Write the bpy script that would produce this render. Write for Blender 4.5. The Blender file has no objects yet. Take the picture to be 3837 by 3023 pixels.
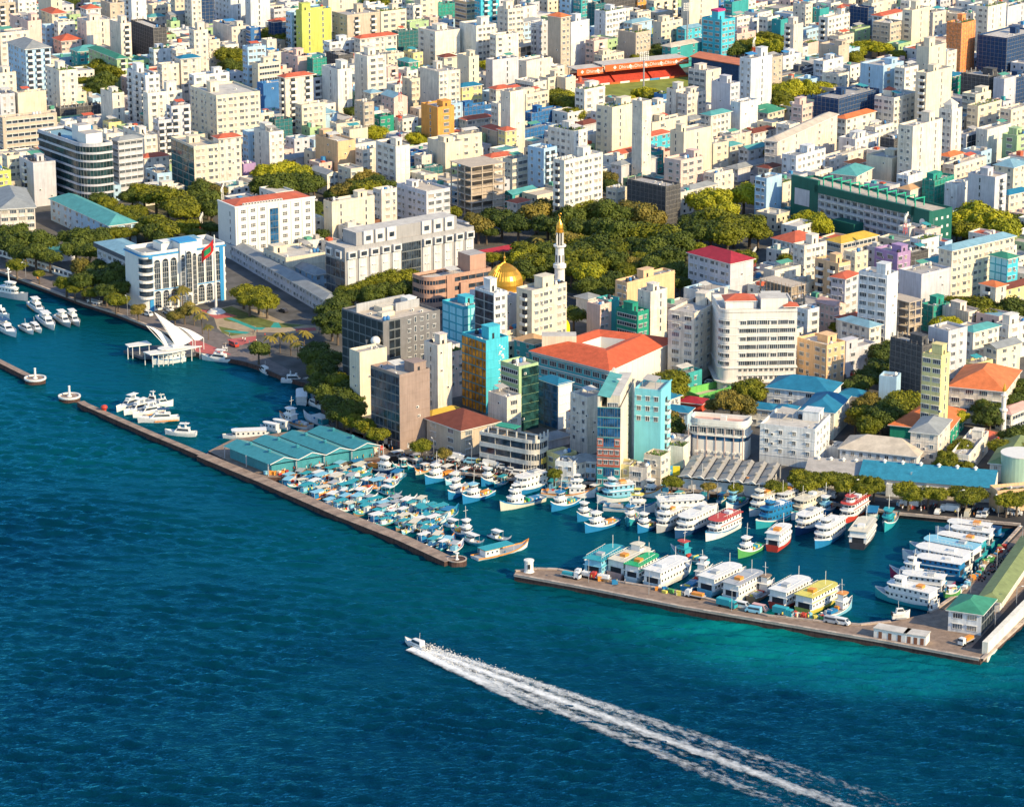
import bpy, math, random
from mathutils import Matrix, Vector
R = math.radians
rnd = random.Random(7)
scene = bpy.context.scene
# ---------------------------------------------------------------- camera
CAM_H, PITCH, FPX = 309.0, R(16.5), 11858.0
cam = bpy.data.cameras.new('camera'); cam_o = bpy.data.objects.new('camera', cam)
scene.collection.objects.link(cam_o); scene.camera = cam_o
cam.sensor_width = 36; cam.lens = 36 * FPX / 3837; cam.clip_start = 5; cam.clip_end = 12000
cam_o.location = (0, 0, CAM_H); cam_o.rotation_euler = (R(90) - PITCH, 0, 0)
# ---------------------------------------------------------------- sky and sun
SUN_EL, SUN_AZ = R(29), R(36)            # azimuth measured from the right-hand side towards the viewer
sdir = Vector((math.cos(SUN_AZ) * math.cos(SUN_EL), -math.sin(SUN_AZ) * math.cos(SUN_EL), math.sin(SUN_EL)))
w = bpy.data.worlds.new('World'); scene.world = w; w.use_nodes = True
nt = w.node_tree; nt.nodes.clear()
sky = nt.nodes.new('ShaderNodeTexSky'); sky.sky_type = 'NISHITA'; sky.sun_disc = False
sky.sun_elevation = SUN_EL; sky.sun_rotation = math.atan2(sdir.x, sdir.y)
sky.air_density = 1.1; sky.dust_density = 0.2; sky.ozone_density = 3.5
bg = nt.nodes.new('ShaderNodeBackground'); bg.inputs[1].default_value = 0.15
ow = nt.nodes.new('ShaderNodeOutputWorld')
nt.links.new(sky.outputs[0], bg.inputs[0]); nt.links.new(bg.outputs[0], ow.inputs[0])
sun = bpy.data.lights.new('sun', 'SUN'); sun.energy = 4.2; sun.angle = R(0.6); sun.color = (1.0, 0.79, 0.47)
sun_o = bpy.data.objects.new('sun', sun); scene.collection.objects.link(sun_o)
sun_o.rotation_euler = sdir.to_track_quat('Z', 'Y').to_euler()
vs = scene.view_settings; vs.view_transform = 'Standard'; vs.look = 'None'; vs.exposure = 0.62; vs.gamma = 1.0
scene.cycles.max_bounces = 5; scene.cycles.diffuse_bounces = 2; scene.cycles.glossy_bounces = 3
scene.cycles.transparent_max_bounces = 8; scene.cycles.volume_bounces = 0
# ---------------------------------------------------------------- geometry helpers
TILES = dict(A=(0, 0), B=(960, 0), C=(1920, 0), D=(2877, 0), E=(0, 700), F=(960, 700), G=(1920, 700), H=(2877, 700),
             I=(320, 1400), J=(1280, 1400), K=(2100, 1400), L=(2877, 1400), M=(2877, 1900), N=(1900, 1900), W=(1440, 2340), Z=(0, 0))
SC = 960 / 2168.0
def src(T, x, y):
    ox, oy = TILES[T]; s = {'W': 640 / 2168.0, 'Z': 3837 / 2168.0}.get(T, SC)
    return ox + x * s, oy + y * s
def ray(sx, sy):
    a = (sx - 1918.5) / FPX; b = (sy - 1511.5) / FPX
    c, s = math.cos(PITCH), math.sin(PITCH)
    return a, c - b * s, -(s + b * c)
def at(T, x, y, z=0.0):
    """point at height z of the place that is seen in this direction"""
    a, b, c = ray(*src(T, x, y)); k = (z - CAM_H) / c
    return Vector((a * k, b * k, z))
def proj(p):
    c, s = math.cos(PITCH), math.sin(PITCH); z = p[2] - CAM_H
    d = p[1] * c - z * s; v = -(p[1] * s + z * c)
    return 1918.5 + FPX * p[0] / d, 1511.5 + FPX * v / d
col = scene.collection
class MB:
    def __init__(s): s.v = []; s.f = []; s.m = []; s.mats = []
    def mi(s, m):
        if m not in s.mats: s.mats.append(m)
        return s.mats.index(m)
    def face(s, pts, m):
        n = len(s.v); s.v.extend([tuple(p) for p in pts]); s.f.append(tuple(range(n, n + len(pts)))); s.m.append(s.mi(m))
    def raw(s, vs, fs, m):
        n = len(s.v); s.v.extend([tuple(p) for p in vs]); k = s.mi(m)
        for f in fs: s.f.append(tuple(n + i for i in f)); s.m.append(k)
    def box(s, x0, y0, z0, x1, y1, z1, m, top=None, bottom=True):
        vs = [(x0, y0, z0), (x1, y0, z0), (x1, y1, z0), (x0, y1, z0), (x0, y0, z1), (x1, y0, z1), (x1, y1, z1), (x0, y1, z1)]
        fs = [(0, 1, 5, 4), (1, 2, 6, 5), (2, 3, 7, 6), (3, 0, 4, 7)] + ([(3, 2, 1, 0)] if bottom else [])
        if top is None: s.raw(vs, fs + [(4, 5, 6, 7)], m)
        else: s.raw(vs, fs, m); s.raw(vs[4:], [(0, 1, 2, 3)], top)
    def prism(s, poly, z0, z1, m, top=None, cap=True):
        n = len(poly)
        lo = [(p[0], p[1], z0) for p in poly]; hi = [(p[0], p[1], z1) for p in poly]
        s.raw(lo + hi, [(i, (i + 1) % n, n + (i + 1) % n, n + i) for i in range(n)], m)
        if cap: s.raw(hi, [tuple(range(n))], top or m)
    def cyl(s, x, y, z0, z1, r, m, n=10, r1=None, cap=True):
        r1 = r if r1 is None else r1
        A = [(math.cos(2 * math.pi * i / n), math.sin(2 * math.pi * i / n)) for i in range(n)]
        vs = [(x + a * r, y + b * r, z0) for a, b in A] + [(x + a * r1, y + b * r1, z1) for a, b in A]
        fs = [(i, (i + 1) % n, n + (i + 1) % n, n + i) for i in range(n)]
        if cap: fs.append(tuple(range(n, 2 * n)))
        s.raw(vs, fs, m)
    def bar(s, p, q, r, m, n=4):
        p = Vector(p); q = Vector(q); d = q - p
        if d.length < 1e-6: return
        u = d.orthogonal().normalized(); w_ = d.normalized().cross(u)
        vs = []
        for c in (p, q):
            for i in range(n):
                t = 2 * math.pi * (i + .5) / n; vs.append(c + (u * math.cos(t) + w_ * math.sin(t)) * r)
        s.raw(vs, [(i, (i + 1) % n, n + (i + 1) % n, n + i) for i in range(n)] + [tuple(range(n))[::-1], tuple(range(n, 2 * n))], m)
    def lathe(s, x, y, prof, m, n=16):
        vs = []; fs = []
        for r, z in prof:
            for i in range(n):
                t = 2 * math.pi * i / n; vs.append((x + r * math.cos(t), y + r * math.sin(t), z))
        for k in range(len(prof) - 1):
            for i in range(n):
                j = (i + 1) % n; fs.append((k * n + i, k * n + j, (k + 1) * n + j, (k + 1) * n + i))
        s.raw(vs, fs, m)
    def mesh(s, name, smooth=False):
        me = bpy.data.meshes.new(name); me.from_pydata(s.v, [], s.f)
        for m in s.mats: me.materials.append(m)
        if len(s.mats) > 1: me.polygons.foreach_set('material_index', s.m)
        if smooth: me.polygons.foreach_set('use_smooth', [True] * len(s.f))
        me.update(); return me
    def build(s, name, parent=None, smooth=False, loc=None, rz=0, **props):
        if not s.f: return None
        o = bpy.data.objects.new(name, s.mesh(name, smooth)); col.objects.link(o)
        if parent is not None: o.parent = parent
        if loc is not None: o.location = loc
        if rz: o.rotation_euler = (0, 0, rz)
        for k, v in props.items(): o[k] = v
        return o
def inst(name, me, parent=None, loc=(0, 0, 0), rz=0, scale=None, mat=None, **props):
    o = bpy.data.objects.new(name, me); col.objects.link(o)
    if parent is not None: o.parent = parent
    o.location = loc
    if rz: o.rotation_euler = (0, 0, rz)
    if scale is not None: o.scale = scale
    if mat is not None: o.material_slots[0].link = 'OBJECT'; o.material_slots[0].material = mat
    for k, v in props.items(): o[k] = v
    return o
USED = {}
def tag(o, label, cat, group=None):
    k = label; n = 2
    words = ['second', 'third', 'fourth', 'fifth', 'sixth', 'seventh', 'eighth', 'ninth', 'tenth']
    if group is None or True:
        while k in USED and n < 11: k = words[n - 2] + ' ' + label; n += 1
    USED[k] = 1
    o['label'] = k; o['category'] = cat
    if group: o['group'] = group
def thing(name, label, cat, loc=(0, 0, 0), rz=0, group=None):
    o = bpy.data.objects.new(name, None); col.objects.link(o); o.location = loc; o.rotation_euler = (0, 0, rz)
    tag(o, label, cat, group); return o
def copy_thing(o, loc, rz, label, group=None):
    c = o.copy(); col.objects.link(c); c.location = loc; c.rotation_euler = (0, 0, rz)
    tag(c, label, o['category'], group or o.get('group'))
    for ch in o.children:
        d = ch.copy(); col.objects.link(d); d.parent = c
        for g in ch.children:
            e = g.copy(); col.objects.link(e); e.parent = d
    return c
# ---------------------------------------------------------------- materials
MC = {}
def material(name): 
    m = bpy.data.materials.new(name); m.use_nodes = True
    b = m.node_tree.nodes['Principled BSDF']; return m, m.node_tree, b
def paint(rgb, rough=.7, var=.16, scale=.25, streak=.12, spec=.3, metal=0, name='paint'):
    key = (tuple(rgb), rough, var, scale, streak, metal)
    if key in MC: return MC[key]
    m, t, b = material(name); N = t.nodes; Lk = t.links
    b.inputs['Roughness'].default_value = rough; b.inputs['Specular IOR Level'].default_value = spec; b.inputs['Metallic'].default_value = metal
    g = N.new('ShaderNodeNewGeometry')
    n1 = N.new('ShaderNodeTexNoise'); n1.inputs['Scale'].default_value = scale; n1.inputs['Detail'].default_value = 6; n1.inputs['Roughness'].default_value = .65
    Lk.new(g.outputs['Position'], n1.inputs['Vector'])
    mp = N.new('ShaderNodeMapping'); mp.inputs['Scale'].default_value = (1.6, 1.6, .12); Lk.new(g.outputs['Position'], mp.inputs['Vector'])
    n2 = N.new('ShaderNodeTexNoise'); n2.inputs['Scale'].default_value = 1.0; n2.inputs['Detail'].default_value = 3; Lk.new(mp.outputs[0], n2.inputs['Vector'])
    def ramp(src_, lo, hi, amt):
        r = N.new('ShaderNodeMapRange'); r.inputs['From Min'].default_value = lo; r.inputs['From Max'].default_value = hi
        r.inputs['To Min'].default_value = 1 - amt; r.inputs['To Max'].default_value = 1 + amt * .35; Lk.new(src_, r.inputs['Value']); return r.outputs[0]
    a = ramp(n1.outputs['Fac'], .32, .68, var); c = ramp(n2.outputs['Fac'], .3, .6, streak)
    mu = N.new('ShaderNodeMath'); mu.operation = 'MULTIPLY'; Lk.new(a, mu.inputs[0]); Lk.new(c, mu.inputs[1])
    hs = N.new('ShaderNodeVectorMath'); hs.operation = 'SCALE'; hs.inputs[0].default_value = rgb; Lk.new(mu.outputs[0], hs.inputs['Scale'])
    Lk.new(hs.outputs[0], b.inputs['Base Color'])
    MC[key] = m; return m
def glass_mat(rgb, name='glass', rough=.12):
    key = ('g',) + tuple(rgb)
    if key in MC: return MC[key]
    m, t, b = material(name); N = t.nodes; Lk = t.links
    b.inputs['Roughness'].default_value = rough; b.inputs['Specular IOR Level'].default_value = .6
    g = N.new('ShaderNodeNewGeometry'); n1 = N.new('ShaderNodeTexNoise'); n1.inputs['Scale'].default_value = .45; n1.inputs['Detail'].default_value = 4
    Lk.new(g.outputs['Position'], n1.inputs['Vector'])
    r = N.new('ShaderNodeMapRange'); r.inputs['From Min'].default_value = .35; r.inputs['From Max'].default_value = .65; r.inputs['To Min'].default_value = .45; r.inputs['To Max'].default_value = 1.7
    Lk.new(n1.outputs['Fac'], r.inputs['Value'])
    hs = N.new('ShaderNodeVectorMath'); hs.operation = 'SCALE'; hs.inputs[0].default_value = rgb; Lk.new(r.outputs[0], hs.inputs['Scale'])
    Lk.new(hs.outputs[0], b.inputs['Base Color']); MC[key] = m; return m
def net_mat(rgb, name='netting'):
    key = ('n',) + tuple(rgb)
    if key in MC: return MC[key]
    m, t, b = material(name); N = t.nodes; Lk = t.links; b.inputs['Roughness'].default_value = .9
    g = N.new('ShaderNodeNewGeometry'); n1 = N.new('ShaderNodeTexNoise'); n1.inputs['Scale'].default_value = .9; n1.inputs['Detail'].default_value = 8; n1.inputs['Roughness'].default_value = .8
    Lk.new(g.outputs['Position'], n1.inputs['Vector'])
    r = N.new('ShaderNodeMapRange'); r.inputs['From Min'].default_value = .3; r.inputs['From Max'].default_value = .7; r.inputs['To Min'].default_value = .35; r.inputs['To Max'].default_value = 1.8
    Lk.new(n1.outputs['Fac'], r.inputs['Value'])
    hs = N.new('ShaderNodeVectorMath'); hs.operation = 'SCALE'; hs.inputs[0].default_value = rgb; Lk.new(r.outputs[0], hs.inputs['Scale'])
    Lk.new(hs.outputs[0], b.inputs['Base Color']); MC[key] = m; return m
COL = {  # code: (albedo, word)
 'w': ((.79, .75, .67), 'white'), 'c': ((.74, .65, .50), 'cream'), 'g': ((.40, .40, .41), 'grey'), 'd': ((.10, .11, .13), 'dark grey'),
 'b': ((.55, .46, .36), 'beige'), 'p': ((.74, .53, .46), 'pink'), 'y': ((.78, .66, .30), 'yellow'), 'k': ((.55, .60, .14), 'yellow-green'),
 't': ((.05, .36, .36), 'teal'), 'z': ((.07, .50, .62), 'cyan'), 'u': ((.05, .18, .42), 'blue'), 'l': ((.42, .60, .75), 'light blue'),
 'o': ((.75, .34, .08), 'orange'), 'n': ((.22, .10, .06), 'brown'), 'v': ((.40, .55, .30), 'light green'), 'e': ((.02, .30, .20), 'green'),
 'r': ((.62, .09, .05), 'red'), 'm': ((.40, .03, .05), 'maroon'), 'q': ((.42, .28, .50), 'purple'), 'a': ((.76, .50, .28), 'apricot'),
 's': ((.34, .25, .21), 'brown-mauve'), 'x': ((.58, .57, .60), 'pale grey')}
WHITES = [(.80, .75, .66), (.78, .69, .57), (.72, .73, .73), (.80, .73, .62), (.76, .66, .56)]
def wallm(code, vary=False):
    if vary and code == 'w': return paint(rnd.choice(WHITES), .75, .2, .25, .22, name='wall_paint')
    if code[0] == 'N':      # netting
        c = {'b': (.015, .05, .13), 'k': (.07, .07, .075), 'g': (.02, .26, .20), 't': (.02, .13, .14), 'u': (.02, .13, .33), 'z': (.03, .30, .45), 'o': (.80, .27, .09)}[code[1]]
        return net_mat(c)
    return paint(COL[code][0], .75, .14, .25, .14, name='wall_paint')
def word(code):
    if code[0] == 'N':
        return {'b': 'dark blue netted', 'k': 'black netted', 'g': 'green netted', 't': 'dark teal netted', 'u': 'blue netted', 'z': 'cyan netted', 'o': 'orange netted'}[code[1]]
    return COL[code][1]
ROOFC = {'f': (.46, .43, .40), 'F': (.62, .58, .52), 'r': (.55, .13, .07), 'm': (.38, .03, .05), 't': (.10, .36, .36), 'l': (.22, .40, .50), 'u': (.02, .19, .33),
         'g': (.30, .32, .33), 'e': (.05, .26, .17), 'a': (.60, .36, .18), 'c': (.60, .52, .42), 'n': (.20, .06, .04), 'k': (.24, .29, .12), 'y': (.66, .42, .06), 'p': (.66, .40, .34), 'o': (.72, .20, .07)}
ROOFW = {'r': 'red', 'm': 'maroon', 't': 'teal', 'l': 'pale blue', 'u': 'blue', 'g': 'grey', 'e': 'green', 'a': 'tan', 'c': 'cream', 'n': 'brown', 'k': 'olive', 'y': 'yellow', 'p': 'pink', 'o': 'orange'}
def roofm(c): return paint(ROOFC[c], .7, .25, .35, .05, name='roofing')
WHITE = paint((.80, .77, .71), .5, .06, .5, .04, name='white_paint')
FRAME = paint((.70, .69, .66), .5, .04, .5, .02, name='window_frame')
GLASS = glass_mat((.035, .05, .07)); GLASSB = glass_mat((.02, .09, .20), 'blue_glass'); GLASST = glass_mat((.02, .11, .12), 'teal_glass')
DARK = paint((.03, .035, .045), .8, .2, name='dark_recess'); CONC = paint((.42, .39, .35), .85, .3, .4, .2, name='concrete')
STEEL = paint((.35, .36, .38), .4, .1, name='steel'); TANKS = [paint(c, .5, .05, name='tank_plastic') for c in ((.04, .04, .05), (.75, .74, .7), (.05, .2, .45), (.62, .6, .55))]
# ---------------------------------------------------------------- the city: one row per building
# xL xC xR yT  storeys  wall  left-face right-face  roof  [options] ; label extra ; @name used to point at it
# (directions in which the left end, near corner, right end and top of the near corner are seen)
TAB = {}
TAB['A'] = (30, '''
-40 -10 130 30 7 b w2 b2 f
120 150 305 -40 8 w w1 w3 f
320 430 520 -40 8 c - s1 f
350 440 560 120 5 c w1 w1 r
680 730 850 80 6 w w1 w2 r
850 930 1050 30 6 b s1 w2 f
1050 1110 1235 -50 10 w b1 s1 f ; slim and very tall ; @the slim white tower at the top edge
1245 1290 1440 50 5 c - w2 f
1450 1480 1550 -20 6 c w1 w2 f
1560 1620 1680 -10 7 w w1 w2 f
1680 1700 1810 -20 7 Nb n n f
1815 1950 2190 -60 8 w w2 s2 f hut ; broad blank white face ; @the broad blank white tower at the top edge
1240 1265 1400 150 3 w w1 w3 t
1420 1440 1620 130 4 g w1 w2 g
1105 1300 1410 240 6 Nk n n f cols ; concrete columns sticking out of its roof
80 235 350 180 8 p b1 - f hut ; with a rooftop terrace
-60 0 250 280 7 w w1 w2 f
475 490 635 190 6 w w1 w2 f ; two columns of dark square windows
650 730 950 180 7 w w1 s1 f hut
355 385 475 220 6 l w1 w2 f
925 1020 1105 200 8 w - b1 f hut ; balconies up its narrow front ; @the narrow white tower left of the netted block
450 520 690 350 4 p w1 w2 r
65 215 425 420 9 l w3 b3 g ; blue-tinted apartments with three stacks of balconies ; @the pale blue balcony block
600 660 870 440 4 t w2 w2 t
750 990 1065 500 5 v w3 b1 e ; @the light green block behind the big tree
390 500 655 600 9 w w1 w2 f ; @the white tower left of the big tree
-60 -10 135 620 5 w w1 w2 f hut
135 150 390 790 5 c - - f
-60 0 125 800 5 x w1 w2 f
0 20 480 1000 7 b r r f big ; long slatted facade ; @the long slatted beige block
850 950 1050 790 8 w - s1 f hut ; @the slim white tower right of the big tree
500 510 850 920 3 Nk n n f cols
1075 1230 1350 640 9 w b3 w1 f
1220 1250 1540 790 7 w - w2 f hut ; big blank side wall
1265 1300 1480 420 5 w w1 w3 f hut
1470 1490 1640 430 6 w w1 W2 f
1600 1640 1760 260 9 w w1 w2 f hut
1760 1770 1860 340 5 c w1 w2 f
1350 1370 1515 550 6 w w1 w2 f
1520 1530 1695 500 7 w - w1 u
1610 1640 1940 640 5 w W1 W3 f hut
1610 1830 2200 810 9 c w3 w4 F big hut ; ribbon-windowed stair corner ; @the big cream hospital-like block
1420 1450 1610 900 8 x b1 b2 f
2085 2095 2250 400 8 l w1 w2 f
1800 1960 2110 230 5 w - w3 f hut
2110 2120 2200 240 5 u r W2 f
950 1000 1205 1195 8 x r r4 g a35 ; bands of small windows ; @the flat grey wing with ribbon windows
160 280 470 1380 6 x b1 - f hut ; blank front and striped balconies on its side
-80 -20 75 1450 5 k w1 w1 f
50 60 160 1320 6 c w1 w1 f
1445 1640 1850 1240 7 c g4 w2 f hut ; green glass on its left side ; @the cream block with green glass
1840 1850 2040 1175 8 w - w3 r ; thin dark floor lines
2050 2060 2145 1390 3 q w1 - f
2090 2100 2260 1120 6 l w1 w1 f
1215 1220 1430 1340 3 w w1 w3 r ; stepped red roofs
1230 1330 1455 1470 3 l b2 w1 f
870 920 1045 1040 3 y w1 w2 f
1040 1220 1330 1150 6 w w2 w1 f
1330 1340 1450 1020 7 x w1 b2 f
1210 1220 1560 1610 2 w w1 w2 F
1200 1230 1360 980 4 a w1 w1 e
530 550 650 1030 3 w w1 w2 f
670 690 850 1010 3 x w1 w2 f
''')
TAB['B'] = (35, '''
-60 -50 115 -60 8 w - s1 f
120 150 290 80 4 x w1 w2 f
130 150 295 190 6 Nb n n r
295 300 385 110 8 l w1 b1 f
375 385 635 95 9 k - s2 f big hut ; two slots of dark windows ; @the tall yellow-green tower
600 610 850 -60 9 c - s1 f
640 770 1050 130 8 b w2 b2 f hut ; balconied front ; @the beige balcony block
1050 1055 1270 100 8 c - W3 f roofgarden ; plants along its roof edge
860 880 1190 330 6 w w1 w3 r ; zig-zag red gables on top
600 620 860 360 5 w w1 w2 f hut
1185 1200 1370 270 5 Nt n n f
1280 1300 1460 190 5 v w1 w1 f
1460 1470 1550 150 4 p w1 w1 f
1270 1330 1385 50 6 w w1 b1 f
1385 1390 1535 -30 7 c - w1 f
1530 1540 1690 40 5 Ng n n f ; bright green-blue sheeting
1680 1780 1865 20 7 a r W2 f ; dark floor lines on its side
1865 1900 2055 -50 9 z w1 b2 f ; @the bright cyan tower at the top edge
2040 2130 2260 80 8 w w1 w2 f hut
1370 1515 1725 270 8 w W2 - f hut ; blue strip windows on its left ; @the white block with blue strip windows
1720 1860 2030 220 8 w - w2 f hut
2005 2030 2220 300 6 w w1 w1 f
75 90 155 340 4 w - s1 f
0 15 205 540 6 c - r f hut
210 350 470 480 5 p w1 - f hut
90 100 260 450 4 w w1 w1 f
470 480 595 500 5 Ng n n f
190 245 480 660 9 w b1 b2 r ; wrap-round balconies under a red roof ; @the red-roofed white balcony tower
480 485 555 660 6 x w1 b1 f
10 60 250 710 6 u - - f ; plain blue wall ; @the plain blue block
555 690 810 590 8 w s1 s1 f hut ; slot windows on both faces ; @the twin-faced white slot-window tower
830 940 1100 480 9 w s1 W2 f hut ; @the tall white tower with paired strip windows
590 700 825 470 4 Nk n n f
1090 1110 1250 460 4 c w1 w3 f
1245 1330 1405 450 4 y w1 w2 f
1195 1290 1365 530 4 e w1 w1 t
1100 1110 1200 570 5 p w1 b1 f
1385 1545 1725 610 8 w - w2 f hut ; grey blank side and a white windowed front ; @the white tower with paired windows
1575 1590 1700 490 4 c w1 W1 n
1700 1800 1870 480 8 c - s1 f hut
1985 2000 2220 510 7 x - s1 f ; dull grey face with one slot
1235 1300 1385 670 5 c s1 w1 f
1105 1115 1230 680 3 p w1 w1 f
1730 1740 1910 740 5 y w1 w2 u ; pale yellow with a blue roof hut
1740 1760 2020 910 3 Nu n n f
2000 2030 2170 760 5 w w1 w2 r
2020 2050 2230 880 6 w w1 b1 f hut
1060 1165 1280 830 6 p w3 - l ; @the pink-white block under the red and white mast
960 970 1060 790 5 c w1 w1 l
830 905 990 870 6 b w2 w1 f
985 1050 1165 990 3 e w1 w1 f ; deep green walls
1395 1535 1675 910 7 o s1 W1 f hut ; one glazed strip up its front ; @the orange tower
1590 1640 1745 880 5 l w1 w1 f
1740 1780 2010 1020 3 w w1 w3 r
385 530 685 970 5 l w3 w1 l hut ; deep blue side and a pale front ; @the pale blue stepped block
330 385 585 890 6 c w1 w2 f
30 40 150 960 5 w w1 b1 f
150 160 305 1020 4 Nt n n f
-20 110 230 1120 7 w s1 w2 f ; @the white block with four window rows by the big tree
665 680 880 1050 4 c w1 w1 f
770 790 945 1100 4 c w1 - f
500 690 840 1200 6 a - - f hut ; plain windowless walls ; @the plain apricot block
690 800 905 1430 4 c w1 w1 f
455 600 690 1480 3 w w1 w1 g
1010 1180 1300 1240 7 w W3 g3 f hut mast ; dark windows left, tiled white panels right ; @the white panelled tower
890 900 1010 1270 5 w w1 w1 f
1300 1310 1395 1290 4 u w1 w1 f
1385 1400 1490 1320 4 w w1 - f
1270 1310 1580 1440 3 Nt n n f
1450 1600 1750 1210 6 c - - f hut
1650 1700 1910 1150 6 c - w1 f
1910 2040 2110 1110 5 b s1 w1 r
2100 2110 2200 1110 5 y w1 w2 r
1950 1980 2200 1340 4 w w1 w2 r
1650 1820 2095 1400 7 b o o f open ; bare open concrete floors ; @the unfinished open-floored concrete block
230 240 495 1350 2 x w1 w1 g
''')
TAB['C'] = (46, '''
-40 40 210 70 7 w - s1 f
20 40 240 200 6 l w1 w3 g
215 225 310 190 8 x b1 w1 f
300 410 490 150 10 b - w1 o ; @the tall beige tower with an orange top
485 495 650 190 8 w - - f hut
400 490 575 -20 5 l w1 - f
575 580 640 -10 5 t w1 w1 f
635 700 790 40 6 Nt n n f
695 790 960 100 7 w s1 w3 f hut
770 780 1040 -20 5 Nk n n f
1040 1060 1190 -20 5 o w1 w2 f
1190 1200 1400 10 4 c w1 b3 f
990 1010 1180 200 5 l w1 w1 l
1180 1185 1228 240 4 k - - f ; lime green sliver
895 1045 1170 280 7 b - w4 f ; plain dark side and a pale gridded front
655 690 805 350 5 p w1 b1 f
690 760 945 470 4 c w1 w3 f hut
1200 1260 1440 190 5 c - w2 f hut
1045 1060 1170 110 4 w w1 w2 f
1450 1460 1600 250 5 z w1 w2 l
1485 1500 1745 -60 8 c - s1 f
1740 1750 1850 -20 4 u w1 w1 f
1850 1860 2000 20 4 t w1 - f
1605 1770 1885 170 8 z W3 w2 f hutp ; pink roof hut and cyan left side ; @the big cyan block with a pink roof hut
1880 1900 2010 150 5 w w1 w2 f
2010 2030 2220 160 5 w w1 w2 f
1890 1900 2060 290 4 p w1 w1 f
1300 1340 1640 400 4 t w2 w1 c ; @the teal hall behind the stadium
1190 1200 1340 320 3 t w1 w1 t
0 10 220 400 4 b o o f open
30 120 325 520 6 w - s1 f
290 300 440 660 4 c w1 W2 f hut
440 450 535 660 4 c - - f
20 180 290 700 4 w r w2 f
105 115 310 800 6 c b1 w3 f
-40 -20 105 780 10 w - - f
150 160 420 960 3 Nu n n f
530 610 785 760 6 w w1 W2 f
80 90 330 1100 3 Nu n n f
300 520 635 1110 6 w w2 w2 f roofgarden
560 600 740 1060 4 x w1 - n
635 650 835 1140 4 w - - f
710 845 1025 910 9 c w1 s1 f hut ; one slot of windows up a cream wall ; @the broad cream slot-window tower
1025 1100 1115 860 10 w - - f ; dark shaded side
1110 1120 1290 910 8 w w1 w1 f hut
1150 1180 1480 1040 5 c w1 W2 f hut
1130 1150 1340 1160 4 z w1 w2 r ; @the cyan block with a red roof
1265 1275 1350 800 3 u - - f
1345 1385 1480 760 6 w s1 - f hut
1470 1480 1640 800 6 w w1 w2 f hut
1490 1640 1765 600 6 w W3 s1 f hut ; @the white block at the corner of the pitch
1685 1845 1925 710 8 x - w1 f hut ; grey side and cream front ; @the grey-sided tower right of the pitch
1925 2020 2200 500 10 w w2 s1 f hut ; @the tall white tower beside the red-roofed stand
1915 1930 2080 870 5 w - - f
2070 2090 2230 930 4 a w1 w1 e
1600 1680 1850 980 5 w w1 w2 t
1480 1500 1620 1020 3 c w1 w2 g
1335 1450 1690 1120 7 c s1 s1 f hut ; @the wide cream block below the pitch
1680 1700 1830 1220 4 c w1 w1 f
1835 1850 2025 1150 3 w w1 w1 f
2020 2040 2230 1130 3 w w1 w2 n
1285 1425 1620 1360 7 p w1 W3 f hut ; stair tower on its roof ; @the pink hotel-like tower
855 920 1225 1400 3 x w1 w1 g
880 900 1200 1310 3 c w1 w2 r
1080 1200 1280 1290 3 t w1 w1 f
345 440 765 1360 10 w b1 w4 f big hut ; terracotta roof deck ; @the tall white ten-storey block
130 265 375 1260 7 l w2 b2 f ; @the pale blue tower beside the ten-storey block
-40 0 130 1350 5 c w1 W3 f
1630 1710 1865 1470 4 w w1 w3 f
970 1300 1425 1580 5 Nk n n f cols ; steel bars bristling from the top ; @the netted construction block behind the park
870 880 970 1600 3 c w1 w1 f
1830 1840 1940 1240 3 c w1 w1 t
1980 2000 2150 1270 3 w w1 w1 t
1900 1910 2220 1430 2 x w1 w1 g
-20 0 205 1650 2 t w1 w1 t
1495 1505 1730 1610 3 w w1 w2 g
''')
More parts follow.
